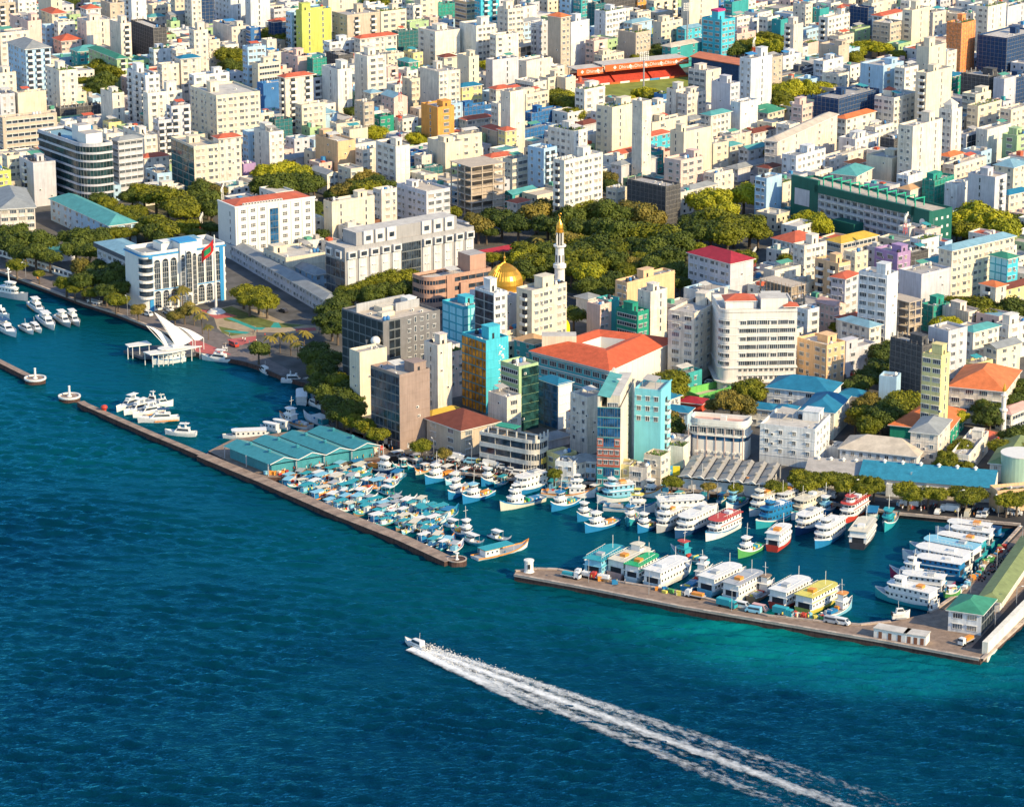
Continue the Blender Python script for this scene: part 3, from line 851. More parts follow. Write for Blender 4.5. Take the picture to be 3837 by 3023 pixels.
# ---------------------------------------------------------------- footprints
def rect(o, W, D, a, g=0):
    c, s = math.cos(a), math.sin(a)
    return [(o[0] + x * c - y * s, o[1] + x * s + y * c) for x, y in ((-g, -g), (W + g, -g), (W + g, D + g), (-g, D + g))]
def pen(p, q):
    """penetration depth of two rectangles, 0 when apart"""
    best = 1e9
    for P in (p, q):
        for i in (0, 1):
            ax, ay = P[i + 1][0] - P[i][0], P[i + 1][1] - P[i][1]; l = math.hypot(ax, ay); ax /= l; ay /= l
            a = [x * ax + y * ay for x, y in p]; b = [x * ax + y * ay for x, y in q]
            o = min(max(a), max(b)) - max(min(a), min(b))
            if o <= 0: return 0
            best = min(best, o)
    return best
OBST = []      # footprints of everything standing on the ground
def poly_ring(poly, off):
    n = len(poly); out = []
    for i in range(n):
        x0, y0 = poly[i - 1]; x1, y1 = poly[i]; x2, y2 = poly[(i + 1) % n]
        d1 = Vector((x1 - x0, y1 - y0)).normalized(); d2 = Vector((x2 - x1, y2 - y1)).normalized()
        nn = Vector((d1.y + d2.y, -(d1.x + d2.x)))
        nn = nn.normalized() if nn.length > 1e-6 else Vector((d1.y, -d1.x)); k = 1 / max(.5, nn.dot(Vector((d1.y, -d1.x))))
        out.append((x1 + nn.x * off * k, y1 + nn.y * off * k))
    return out
def rounded(W, D, r, corners=(1, 0, 0, 0), seg=7):
    P = []; C = [(0, 0), (W, 0), (W, D), (0, D)]; ctr = [(1, 1), (-1, 1), (-1, -1), (1, -1)]; st = [180, 270, 0, 90]
    for k in range(4):
        if not corners[k]: P.append(C[k]); continue
        rr = r; cx, cy = C[k][0] + ctr[k][0] * rr, C[k][1] + ctr[k][1] * rr
        for i in range(seg + 1):
            t = R(st[k] + 90 * i / seg); P.append((cx + rr * math.cos(t), cy + rr * math.sin(t)))
    return P
# ---------------------------------------------------------------- choose storeys so that neighbours do not run into each other
NUM = ['', 'one', 'two', 'three', 'four', 'five', 'six', 'seven', 'eight', 'nine', 'ten', 'eleven', 'twelve', 'thirteen', 'fourteen', 'fifteen', 'sixteen']
ROWS = []
for T in 'ABCDHGFEJKLM':
    a0, txt = TAB[T]
    for ln in txt.strip().split('\n'):
        if not ln.strip(): continue
        parts = [s.strip() for s in ln.split(';')]; f = parts[0].split()
        xL, xC, xR, yT = map(float, f[:4]); n = int(f[4]); wc, Ls, Rs, rf = f[5:9]; opts = f[9:]
        a = a0
        for o_ in opts:
            if o_[0] == 'a' and o_[1:].lstrip('-').isdigit(): a = float(o_[1:])
        extra = ref = None
        for p in parts[1:]:
            if p.startswith('@'): ref = p[1:]
            else: extra = p
        ROWS.append(dict(T=T, g=(xL, xC, xR, yT), n=n, n0=n, wc=wc, L=Ls, R=Rs, rf=rf, opts=opts, a=R(a), extra=extra, ref=ref))
def hgt(r, n): return n * FH + (.9 if r['rf'] in 'fF' else 0)
def foot(r, n):
    o, W, D = place(r['T'], *r['g'], hgt(r, n), r['a']); return o, W, D
def solve_rows():
    for r in ROWS:
        r['c'] = {}
        lo = max(1, r['n0'] - 1) if r['n0'] > 3 and r['T'] in 'ABCD' else r['n0']; hi = r['n0'] + (5 if r['T'] in 'ABCD' else 2)
        if r['T'] in 'KLM' or 'big' in r['opts'] or r['n0'] <= 2: lo = hi = r['n0']
        for n in range(lo, hi + 1):
            o, W, D = foot(r, n); r['c'][n] = (o, W, D, rect(o, W, D, r['a']))
    for it in range(7):
        for r in ROWS:
            best = None
            for n, (o, W, D, q) in r['c'].items():
                cst = .22 * abs(n - r['n0'])
                for s in ROWS:
                    if s is r: continue
                    so = s['c'][s['n']]
                    if abs(so[0][0] - o[0]) > 90 or abs(so[0][1] - o[1]) > 90: continue
                    cst += pen(q, so[3])
                for q2 in OBST:
                    if abs(q2[0][0] - o[0]) < 130 and abs(q2[0][1] - o[1]) < 130: cst += 1.5 * pen(q, q2)
                if best is None or cst < best[0]: best = (cst, n)
            r['n'] = best[1]
    for r in ROWS:
        r['o'], r['W'], r['D'], r['q'] = r['c'][r['n']]
    # trim what still overlaps at the rear
    for r in ROWS:
        if r['T'] in 'KLM' or 'big' in r['opts']: continue
        for s in ROWS + OBST:
            if s is r: continue
            q2 = s if isinstance(s, list) else s['q']
            if abs(q2[0][0] - r['o'][0]) > 130 or abs(q2[0][1] - r['o'][1]) > 130: continue
            for k in range(12):
                if pen(r['q'], q2) < .4: break
                if r['D'] > r['W'] and r['D'] > 7: r['D'] *= .93
                elif r['W'] > 7 and 'big' not in r['opts'] and k % 2: r['W'] *= .96
                elif r['D'] > 7: r['D'] *= .93
                r['q'] = rect(r['o'], r['W'], r['D'], r['a'])
# ---------------------------------------------------------------- sea
def water_material():
    m, t, b = material('sea_water'); N = t.nodes; Lk = t.links
    g = N.new('ShaderNodeNewGeometry')
    def dist(p, r0, r1, sx=1, sy=1):
        mp = N.new('ShaderNodeMapping'); mp.inputs['Scale'].default_value = (sx, sy, 1); mp.inputs['Location'].default_value = (-p.x * sx, -p.y * sy, 0); Lk.new(wob.outputs[0], mp.inputs['Vector'])
        l = N.new('ShaderNodeVectorMath'); l.operation = 'LENGTH'; Lk.new(mp.outputs[0], l.inputs[0])
        r = N.new('ShaderNodeMapRange'); r.interpolation_type = 'SMOOTHSTEP'; r.inputs['From Min'].default_value = r0; r.inputs['From Max'].default_value = r1; r.inputs['To Min'].default_value = 1; r.inputs['To Max'].default_value = 0
        Lk.new(l.outputs['Value'], r.inputs['Value']); return r.outputs[0]
    nz = N.new('ShaderNodeTexNoise'); nz.inputs['Scale'].default_value = .03; nz.inputs['Detail'].default_value = 5; Lk.new(g.outputs['Position'], nz.inputs['Vector'])
    wob = N.new('ShaderNodeVectorMath'); wob.operation = 'MULTIPLY_ADD'; Lk.new(nz.outputs['Color'], wob.inputs[0]); wob.inputs[1].default_value = (50, 50, 0); Lk.new(g.outputs['Position'], wob.inputs[2])
    off = Vector((25, 25, 0))
    def mix(fac, a, c):
        x = N.new('ShaderNodeMix'); x.data_type = 'RGBA'; Lk.new(fac, x.inputs[0])
        for k, v in ((6, a), (7, c)):
            if isinstance(v, tuple): x.inputs[k].default_value = (*v, 1)
            else: Lk.new(v, x.inputs[k])
        return x.outputs[2]
    deep, teal, turq = (.0006, .024, .048), (.0008, .062, .080), (.002, .19, .185)
    n3 = N.new('ShaderNodeTexNoise'); n3.inputs['Scale'].default_value = .012; n3.inputs['Detail'].default_value = 3; Lk.new(g.outputs['Position'], n3.inputs['Vector'])
    r3 = N.new('ShaderNodeMapRange'); r3.inputs['From Min'].default_value = .42; r3.inputs['From Max'].default_value = .7; r3.inputs['To Max'].default_value = .3; Lk.new(n3.outputs['Fac'], r3.inputs['Value'])
    c = mix(r3.outputs[0], deep, teal)
    for p, r0, r1, sx, sy, cc in ((at('E', 900, 1250) , 40, 150, .9, .6, teal), (at('J', 1500, 1150), 30, 130, .8, .8, teal), (at('L', 600, 1500), 20, 90, .8, .8, (.002, .055, .09)),
                                  (at('I', 700, 650), 5, 60, .5, 1.2, teal), (at('N', 900, 800), 5, 55, .45, 1.1, teal),
                                  (at('N', 1750, 1000), 1, 20, .45, 1.3, turq), (at('M', 250, 1180), 1, 22, .4, 1.25, turq), (at('M', 1300, 1380), 2, 30, .4, 1.1, (.002, .13, .16))):
        c = mix(dist(p + off, r0, r1, sx, sy), c, cc)
    def wave(scale, sx, sy, rot, det):
        mp = N.new('ShaderNodeMapping'); mp.inputs['Scale'].default_value = (sx, sy, 1); mp.inputs['Rotation'].default_value = (0, 0, rot); Lk.new(g.outputs['Position'], mp.inputs['Vector'])
        n = N.new('ShaderNodeTexNoise'); n.inputs['Scale'].default_value = scale; n.inputs['Detail'].default_value = det; n.inputs['Roughness'].default_value = .6; n.inputs['Distortion'].default_value = .4
        Lk.new(mp.outputs[0], n.inputs['Vector']); return n.outputs['Fac']
    a = wave(.45, .7, 1, -.36, 6); d = wave(1.1, .8, 1, .28, 4)
    s = N.new('ShaderNodeMath'); s.operation = 'MULTIPLY_ADD'; Lk.new(d, s.inputs[0]); s.inputs[1].default_value = .35; Lk.new(a, s.inputs[2])
    calm = dist(at('J', 1700, 1000) + off, 60, 260, .75, 1.1); calm2 = dist(at('E', 1000, 1150) + off, 70, 200, .8, 1.0); calm3 = dist(at('L', 900, 1400) + off, 60, 120, 1, 1.2)
    mxx = N.new('ShaderNodeMath'); mxx.operation = 'MAXIMUM'; Lk.new(calm, mxx.inputs[0]); Lk.new(calm2, mxx.inputs[1])
    mx2 = N.new('ShaderNodeMath'); mx2.operation = 'MAXIMUM'; Lk.new(mxx.outputs[0], mx2.inputs[0]); Lk.new(calm3, mx2.inputs[1])
    r = N.new('ShaderNodeMapRange'); r.inputs['To Min'].default_value = 1.0; r.inputs['To Max'].default_value = .45; Lk.new(mx2.outputs[0], r.inputs['Value'])
    bp = N.new('ShaderNodeBump'); bp.inputs['Distance'].default_value = .7; Lk.new(r.outputs[0], bp.inputs['Strength']); Lk.new(s.outputs[0], bp.inputs['Height'])
    N.remove(b); df = N.new('ShaderNodeBsdfDiffuse'); gs = N.new('ShaderNodeBsdfGlossy'); fr = N.new('ShaderNodeFresnel'); mx = N.new('ShaderNodeMixShader')
    Lk.new(c, df.inputs['Color']); gs.inputs['Color'].default_value = (.05, .45, .70, 1); gs.inputs['Roughness'].default_value = .10; fr.inputs['IOR'].default_value = 1.33
    for n_ in (df, gs, fr): Lk.new(bp.outputs[0], n_.inputs['Normal'])
    Lk.new(fr.outputs[0], mx.inputs[0]); Lk.new(df.outputs[0], mx.inputs[1]); Lk.new(gs.outputs[0], mx.inputs[2]); Lk.new(mx.outputs[0], N['Material Output'].inputs['Surface'])
    return m
import numpy as np
def sea():
    S = 9000.0; X0, X1, Y0, Y1, st = -262.0, 262.0, 640.0, 1340.0, .92
    xs = np.arange(X0, X1 + .01, st); ys = np.arange(Y0, Y1 + .01, st); X0, X1, Y0, Y1 = xs[0], xs[-1], ys[0], ys[-1]
    X, Y = np.meshgrid(xs, ys); Z = np.zeros_like(X); q = np.random.RandomState(4)
    for lam, cnt in ((8, 8), (5.6, 20), (4.2, 28), (3.3, 30), (2.7, 24)):
        for _ in range(cnt):
            l = lam * q.uniform(.8, 1.25); th = R(90 - 20) + q.normal(0, .42); k = 2 * math.pi / l
            ph = k * (X * math.cos(th) + Y * math.sin(th)) + q.uniform(0, 6.28); Z += WAVE * l ** .85 / math.sqrt(cnt) * (np.sin(ph) + .18 * np.sin(2 * ph + 1.3))
    gust = np.zeros_like(X)
    for _ in range(14): th = q.uniform(0, 6.28); l = q.uniform(40, 170); gust += np.sin(2 * math.pi / l * (X * math.cos(th) + 1.8 * Y * math.sin(th)) + q.uniform(0, 6.28))
    Z *= np.clip(1 + .08 * gust, .55, 1.5)
    def blob(p, sx, sy, r): return np.clip(1.25 - np.hypot((X - p.x) / sx, (Y - p.y) / sy), 0, 1) * r
    calm = np.maximum.reduce([blob(at('E', 1100, 1150), 100, 100, .8), blob(at('J', 1500, 980), 48, 38, .85), blob(at('L', 700, 1500), 60, 45, .85), blob(at('K', 700, 1270), 50, 34, .85)])
    Z *= (1 - np.clip(calm * 1.6, 0, .82))
    e = np.minimum.reduce([X - X0, X1 - X, Y - Y0, Y1 - Y]); Z *= np.clip(e / 25, 0, 1); Z -= .02
    Z[0, :] = Z[-1, :] = 0; Z[:, 0] = Z[:, -1] = 0
    ny, nx = X.shape; co = np.stack([X, Y, Z], -1).reshape(-1, 3); idx = np.arange(ny * nx).reshape(ny, nx)
    quads = np.stack([idx[:-1, :-1], idx[:-1, 1:], idx[1:, 1:], idx[1:, :-1]], -1).reshape(-1, 4)
    ex = np.array([(-S, -1500, 0), (S, -1500, 0), (S, S, 0), (-S, S, 0)], float); n0 = len(co); c = [idx[0, 0], idx[0, -1], idx[-1, -1], idx[-1, 0]]
    ring = np.array([[n0 + i, n0 + (i + 1) % 4, c[(i + 1) % 4], c[i]] for i in range(4)]); co = np.vstack([co, ex]); quads = np.vstack([quads, ring])
    me = bpy.data.meshes.new('sea_water'); me.vertices.add(len(co)); me.vertices.foreach_set('co', co.ravel()); me.loops.add(quads.size); me.loops.foreach_set('vertex_index', quads.ravel().astype(np.int32))
    me.polygons.add(len(quads)); me.polygons.foreach_set('loop_start', np.arange(0, quads.size, 4, dtype=np.int32)); me.polygons.foreach_set('use_smooth', np.ones(len(quads), bool)); me.update(calc_edges=True)
    me.materials.append(water_material()); o = bpy.data.objects.new('sea_water', me); col.objects.link(o); o['kind'] = 'structure'
WAVE = .031
sea()
# ---------------------------------------------------------------- land and sea walls
def asphalt(rgb, name, sc=.3, var=.3): return paint(rgb, .9, var, sc, 0, name=name)
GROUND = asphalt((.13, .125, .12), 'street_surface', .12, .45); PAVE = asphalt((.30, .22, .17), 'quay_paving', .5, .35); SAND = asphalt((.42, .33, .22), 'sand', .3, .3)
GRASS = asphalt((.16, .19, .05), 'grass', .35, .45); REDP = asphalt((.50, .13, .12), 'red_paving', .4, .2); TURQ = asphalt((.04, .34, .30), 'teal_paving', .4, .2)
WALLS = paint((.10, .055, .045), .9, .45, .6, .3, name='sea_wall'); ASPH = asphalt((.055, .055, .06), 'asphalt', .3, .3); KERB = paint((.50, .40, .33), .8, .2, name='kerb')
def P(s, z=GZ):
    out = []
    for tok in s.split():
        T = tok[0]; x, y = tok[1:].split(','); out.append(at(T, float(x), float(y), z))
    return out
coast = P('E-500,520 E0,715 E400,865 E720,985 E1000,1075 E1290,1190 E1560,1290 E1640,1400 E2050,1475 E2168,1510 F210,1600 F440,1668 I1885,85 I1990,265 I2078,440 J330,600 J470,690 J980,835 J1450,890 J1740,905 K316,925 K860,955 K1500,1025 L0,1020 L1100,1180 L2150,1280')
pier_in = P('M2060,255 M1630,720 M1440,855 M1360,895 M1040,968 M780,995 M690,988 M0,918 N1660,765 N1440,712 N860,618 N430,527 N250,520 N70,540')
pier_out = P('N62,575 N700,692 N1450,842 N2168,965 M1000,1142 M1800,1292 M2168,960 M2800,390')
land = coast + pier_in + pier_out + [Vector((520, 1010, GZ)), Vector((900, 1250, GZ)), Vector((900, 2800, GZ)), Vector((-800, 2800, GZ)), Vector((-800, 1300, GZ))]
def area2(p): return sum(p[i].x * p[(i + 1) % len(p)].y - p[(i + 1) % len(p)].x * p[i].y for i in range(len(p)))
import mathutils.geometry as geo
def slab(name, poly, z0, z1, side, top):
    if area2(poly) < 0: poly = poly[::-1]
    b = MB(); b.prism([(p.x, p.y) for p in poly], z0, z1, side, cap=False)
    for t in geo.tessellate_polygon([[Vector((p.x, p.y, 0)) for p in poly]]):
        q = [(poly[i].x, poly[i].y, z1) for i in t]
        if (q[1][0] - q[0][0]) * (q[2][1] - q[0][1]) - (q[2][0] - q[0][0]) * (q[1][1] - q[0][1]) < 0: q = q[::-1]
        b.face(q, top)
    return b.build(name, kind='structure')
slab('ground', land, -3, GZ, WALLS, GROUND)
def sheet(name, s, m, lift=.004, kind='structure', poly=None, **kw):
    return slab(name, poly or P(s, GZ), GZ - .02, GZ + lift, m, m)
SLABS = []
for c_ in ((.34, .25, .20), (.29, .22, .18), (.38, .29, .23)): b = MB(); b.box(-.5, -.5, -.02, .5, .5, .08, paint(c_, .9, .35, .8, .1)); SLABS.append(b.mesh('paving_slab'))
# breakwaters: raised parapet walls of the outer harbour
def wall_run(name, pts, wd, z, side, top, label=None, curb=True):
    b = MB(); L = []; Rr = []
    for i, p in enumerate(pts):
        d = (pts[min(i + 1, len(pts) - 1)] - pts[max(i - 1, 0)]); d.z = 0; d.normalize(); n = Vector((-d.y, d.x, 0)) * wd / 2
        L.append(p + n); Rr.append(p - n)
    poly = L + Rr[::-1]
    if area2(poly) < 0: poly = poly[::-1]
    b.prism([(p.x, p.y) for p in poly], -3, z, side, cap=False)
    for i in range(len(pts) - 1):
        b.face([(L[i].x, L[i].y, z), (Rr[i].x, Rr[i].y, z), (Rr[i + 1].x, Rr[i + 1].y, z), (L[i + 1].x, L[i + 1].y, z)], top)
    return b
WTOP = paint((.34, .25, .20), .9, .35, .8, 0, name='breakwater_top')
bw = wall_run('b', P('E-300,1330 E0,1480 E240,1600', 1.5), 2.6, 1.7, WALLS, WTOP); o = bw.build('breakwater'); tag(o, 'short breakwater running in from the left edge to a round pier head', 'breakwater')
bw = wall_run('b', P('I-40,238 I0,262 I560,508 I1000,690', 1.5), 2.6, 1.7, WALLS, WTOP)
o1 = bw.build('breakwater'); tag(o1, 'long narrow breakwater from the round pier head to the fish market', 'breakwater')
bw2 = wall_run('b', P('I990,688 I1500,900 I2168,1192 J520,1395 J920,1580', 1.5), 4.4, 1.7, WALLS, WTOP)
o2 = bw2.build('breakwater'); tag(o2, 'wide breakwater walk sheltering the small fishing boats', 'breakwater')
# seams across the wide walk
def pier_head(p, r, label, tower_h=5.2):
    t = thing('pier_head', label, 'pier head', (p.x, p.y, 0))
    b = MB(); b.cyl(0, 0, -3, 1.3, r * .93, WALLS, 28); b.build('base', t)
    b = MB(); b.lathe(0, 0, [(r * .93, 1.1), (r, 1.4), (r, 1.9), (r - .6, 1.9), (r - .6, 1.45)], WHITE, 28); b.build('rim', t)
    b = MB(); b.cyl(0, 0, 1.3, 1.5, r - .5, WTOP, 28); b.build('deck', t)
    if tower_h:
        b = MB(); b.lathe(0, 0, [(.9, 1.5), (.8, 1.8), (.42, 1.9), (.36, tower_h - .3), (.45, tower_h - .25), (.45, tower_h), (0, tower_h + .2)], WHITE, 14); b.build('beacon', t)
pier_head(at('Z', 74.5, 801, 1.5), 3.9, 'round white pier head with a beacon at the end of the short left breakwater')
pier_head(at('Z', 147, 839, 1.5), 3.9, 'round white pier head with a beacon where the long breakwater starts')
pt = at('J', 975, 1570, 1.5)
t = thing('pier_head', 'rounded white-rimmed end of the wide breakwater with a mushroom beacon', 'pier head', (pt.x, pt.y, 0))
b = MB(); b.cyl(0, 0, -3, 1.55, 2.9, WALLS, 24); b.build('base', t); b = MB(); b.lathe(0, 0, [(2.9, 1.5), (3.0, 1.8), (2.6, 1.8), (2.6, 1.6)], KERB, 24); b.build('rim', t)
b = MB(); b.lathe(0, 0, [(.8, 1.5), (.35, 1.8), (.3, 3.2), (.7, 3.4), (.7, 3.6), (0, 3.7)], WHITE, 12); b.build('beacon', t)
# surfaces
def strip(name, pts, wd, m, lift, off=0):
    b = MB()
    L = []; Rr = []
    for i, p in enumerate(pts):
        d = (pts[min(i + 1, len(pts) - 1)] - pts[max(i - 1, 0)]); d.z = 0; d.normalize(); n = Vector((-d.y, d.x, 0))
        L.append(p + n * (off + wd / 2)); Rr.append(p + n * (off - wd / 2))
    for i in range(len(pts) - 1):
        q = [Vector((v.x, v.y, GZ + lift)) for v in (Rr[i], Rr[i + 1], L[i + 1], L[i])]; b.face(q, m)
    return b
def kerb(pts, label=None):
    """raised coping along a quay edge"""
    b = MB(); bb = strip('k', pts, .9, KERB, .3); b = bb
    for i in range(len(pts) - 1):
        d = (pts[i + 1] - pts[i]).normalized(); n = Vector((-d.y, d.x, 0)) * .45
        for s in (-1, 1):
            a, c = pts[i] + n * s, pts[i + 1] + n * s; q = [(a.x, a.y, GZ - .3), (c.x, c.y, GZ - .3), (c.x, c.y, GZ + .3), (a.x, a.y, GZ + .3)]
            b.face(q, KERB)
    return b
COPE = []
for c_ in ((.50, .40, .33), (.42, .34, .29), (.56, .46, .38)): b = MB(); b.box(-.5, -.5, -.05, .5, .5, .1, paint(c_, .85, .3, .8, .1)); COPE.append(b.mesh('coping_stone'))
for bo, pts_, wd_b in ((o2, P('I990,688 I1500,900 I2168,1192 J520,1395 J920,1580', 1.7), 4.2), (o1, P('I-40,238 I0,262 I560,508 I1000,690', 1.7), 2.4)):
    left_ = 295
    for j in range(len(pts_) - 1):
        d = pts_[j + 1] - pts_[j]; n_ = int(d.length / 2.2); a_ = math.atan2(d.y, d.x)
        for k in range(n_):
            if left_ <= 0: break
            left_ -= 1; c = pts_[j] + d * ((k + .5) / n_); inst('paving_slab', SLABS[(k * 7 + j) % 3], bo, (c.x, c.y, 1.7), a_, (d.length / n_ * .97, wd_b, 1))
sheet('quay_paving', '', PAVE, .004, poly=P('M2150,150') + pier_in + pier_out[:-2] + P('M1810,1280 M2130,960 M2600,520'))
sheet('quay_paving', 'J470,696 J980,841 J1450,896 J1740,911 K316,931 K860,961 K1500,1031 L0,1026 L1100,1186 L2140,1272 L2250,1150 L1100,1095 L0,960 K860,905 J1740,850 J1000,760 J600,660', ASPH, .006)
sheet('promenade_paving', 'E-400,545 E0,712 E400,862 E720,982 E1000,1072 E1290,1187 E1560,1287 E1640,1397 E2050,1472 E2160,1500 F210,1590 F300,1560 F0,1400 E1900,1250 E1300,1080 E900,930 E400,790 E0,640 E-300,560', asphalt((.20, .17, .16), 'promenade', .5, .3), .004)
sheet('square_lawn', 'E1790,1040 E1980,1000 E2168,1040 F250,1150 F540,1180 F520,1240 F0,1230 E2168,1290 E1960,1290 E1840,1200', SAND, .004)
sheet('square_lawn', 'E1850,1040 E1960,1010 E2168,1100 F180,1150 F420,1170 F300,1190 F0,1190 E2168,1180 E1900,1130', GRASS, .012)
sheet('square_lawn', 'E1850,1180 E2000,1210 E2080,1240 E1960,1262 E1880,1235', GRASS, .012)
sheet('red_path', 'E1640,1020 E1700,1040 E1850,1045 E2010,1095 E1830,1118', REDP, .016)
sheet('red_path', 'E1640,1280 E1800,1350 E1960,1420 E1820,1420 E1660,1395 E1600,1320', REDP, .016)
sheet('red_path', 'E1920,1290 E2168,1262 E2168,1300 E2040,1340 E1940,1310', REDP, .016)
sheet('red_path', 'F330,1200 F500,1190 F510,1215 F340,1235', REDP, .02)
sheet('teal_path', 'E1910,1110 E1960,1108 E2168,1190 E2168,1215 E2080,1180', TURQ, .02); sheet('teal_path', 'E1890,1215 E1990,1217 E2120,1230 E2080,1245 E1960,1235', TURQ, .02)
sheet('teal_path', 'F0,1190 F80,1190 F50,1210 F0,1210', TURQ, .022); sheet('teal_path', 'F120,1190 F150,1150 F190,1150 F215,1195', TURQ, .022)
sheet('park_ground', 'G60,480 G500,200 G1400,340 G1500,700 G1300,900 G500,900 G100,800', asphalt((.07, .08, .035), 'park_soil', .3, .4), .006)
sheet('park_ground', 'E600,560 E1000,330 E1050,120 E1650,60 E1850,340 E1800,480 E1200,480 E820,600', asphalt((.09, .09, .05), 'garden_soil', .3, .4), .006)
sheet('sand_path', 'E1000,140 E1120,140 E1540,290 E1500,310', SAND, .014)
for i, s in enumerate(('N70,543 N250,523 N430,530 N860,621 N1440,715 N1660,768 M0,921 M690,990 M780,997 M1040,970', 'N64,573 N700,689 N1450,839 N2168,962 M1000,1139 M1795,1288', 'M1812,1290 M2168,962 M2700,480', 'L1110,1184 L2140,1278', 'M1360,893 M1440,853 M1630,718 M2060,253 M2140,165',
                       'J474,694 J980,839 J1450,894 J1740,909 K316,929 K860,959 K1500,1029 L0,1024 L1095,1180', 'E-400,552 E0,717 E400,867 E720,987 E1000,1077 E1290,1192 E1560,1292')):
    kp = P(s); ko = kerb(kp).build('quay_kerb', kind='structure'); left_ = 290
    for j in range(len(kp) - 1):
        d = kp[j + 1] - kp[j]; n_ = int(d.length / 2.4); a_ = math.atan2(d.y, d.x)
        for k in range(n_):
            if left_ <= 0: break
            left_ -= 1; c = kp[j] + d * ((k + .5) / n_); inst('coping_stone', COPE[(k * 7 + j) % 3], ko, (c.x, c.y, GZ + .3 + .02 * ((k * 5) % 3)), a_, (d.length / n_ * .975, 1, 1))
sheet('asphalt_road', 'M1480,870 M1600,770 M2168,180 M2300,60 M2168,60 M2060,258 M1640,722 M1450,858', ASPH, .012)
sheet('asphalt_road', 'M1780,1200 M1840,1190 M2300,740 M2168,700 M1720,1190', ASPH, .012)
# ---------------------------------------------------------------- trees
def leaf_mat(c, name):
    m, t, b = material(name); N = t.nodes; Lk = t.links; b.inputs['Roughness'].default_value = .6; b.inputs['Specular IOR Level'].default_value = .2
    g = N.new('ShaderNodeNewGeometry'); n = N.new('ShaderNodeTexNoise'); n.inputs['Scale'].default_value = .45; n.inputs['Detail'].default_value = 6; n.inputs['Roughness'].default_value = .7
    Lk.new(g.outputs['Position'], n.inputs['Vector'])
    x = N.new('ShaderNodeMix'); x.data_type = 'RGBA'; r = N.new('ShaderNodeMapRange'); r.inputs['From Min'].default_value = .35; r.inputs['From Max'].default_value = .65; Lk.new(n.outputs['Fac'], r.inputs['Value'])
    oi = N.new('ShaderNodeObjectInfo'); ra = N.new('ShaderNodeMath'); ra.operation = 'MULTIPLY_ADD'; Lk.new(oi.outputs['Random'], ra.inputs[0]); ra.inputs[1].default_value = .7; ra.inputs[2].default_value = -.35; rb_ = N.new('ShaderNodeMath'); rb_.operation = 'ADD'; rb_.use_clamp = True; Lk.new(r.outputs[0], rb_.inputs[0]); Lk.new(ra.outputs[0], rb_.inputs[1]); Lk.new(rb_.outputs[0], x.inputs[0]); x.inputs[6].default_value = (c[0] * .55, c[1] * .6, c[2] * .6, 1); x.inputs[7].default_value = (c[0] * 1.35, c[1] * 1.2, c[2], 1); Lk.new(x.outputs[2], b.inputs['Base Color'])
    return m
LEAF = {'d': leaf_mat((.080, .112, .018), 'dark_leaves'), 'm': leaf_mat((.17, .185, .014), 'green_leaves'), 'y': leaf_mat((.34, .35, .02), 'sunlit_yellow_green_leaves'), 'o': leaf_mat((.20, .17, .035), 'olive_leaves')}  # yellow-green leaves carry the warm sun on the trees in their colour
BARK = paint((.16, .12, .09), .9, .3, name='bark')
def crown_mesh(seed, leaf):
    q = random.Random(seed); b = MB(); m = leaf; blobs = [(0, 0, 0, .55)]
    for i in range(15):
        t = q.uniform(0, 6.28); u = q.uniform(-.3, 1); rr = q.uniform(.4, .68) * math.sqrt(max(.1, 1 - max(0, u) ** 2))
        blobs.append((rr * math.cos(t), rr * math.sin(t), u * .42, q.uniform(.17, .36)))
    for x, y, z, r in blobs:
        core = []; nn = 7
        b.lathe(x, y, [(0, z - r * .6), (r * .55, z - r * .4), (r * .72, z), (r * .5, z + r * .45), (0, z + r * .6)], m, nn)
        cnt = int(520 * (r / .4) ** 2)
        for k in range(cnt):
            u = q.uniform(-.5, 1); t = q.uniform(0, 6.28); s = math.sqrt(1 - u * u); d = Vector((s * math.cos(t), s * math.sin(t), u))
            rr = r * q.uniform(.72, 1.22); c = Vector((x, y, z)) + Vector((d.x * rr, d.y * rr, d.z * rr * .85)); l = q.uniform(.028, .062)
            a = Vector((q.uniform(-1, 1), q.uniform(-1, 1), q.uniform(-1, 1))).cross(d)
            if a.length < .01: continue
            a.normalize(); e = (d.cross(a) + d * q.uniform(-.8, .8)).normalized()
            b.face([c - a * l, c + e * l * 1.2, c + a * l, c - e * l * .6], m)
    return b.mesh('crown')
CROWN = {k: [crown_mesh(i * 7 + ord(k), LEAF[k]) for i in range(3)] for k in LEAF}
_t = MB(); _t.cyl(0, 0, 0, .6, .055, BARK, 7, .035); 
for _i in range(5):
    _an = _i * 1.3; _t.bar((0, 0, .45), (.3 * math.cos(_an), .3 * math.sin(_an), .85), .018, BARK, 4)
TRUNK = _t.mesh('trunk')
TREES = []
def tree(p, r, kind, label, group, hgt_=None, name='tree'):
    H = hgt_ or (r * 1.15 + 2.5)
    t = thing(name, label, 'tree', (p.x, p.y, GZ), 0, group)
    inst('trunk', TRUNK, t, (0, 0, 0), rnd.uniform(0, 6), (H * 1.0, H * 1.0, H))
    inst('crown', rnd.choice(CROWN[kind]), t, (0, 0, H * .66), rnd.uniform(0, 6.28), (r * 1.08, r * 1.08 * rnd.uniform(.88, 1.1), r * rnd.uniform(.8, 1.05)))
    return t
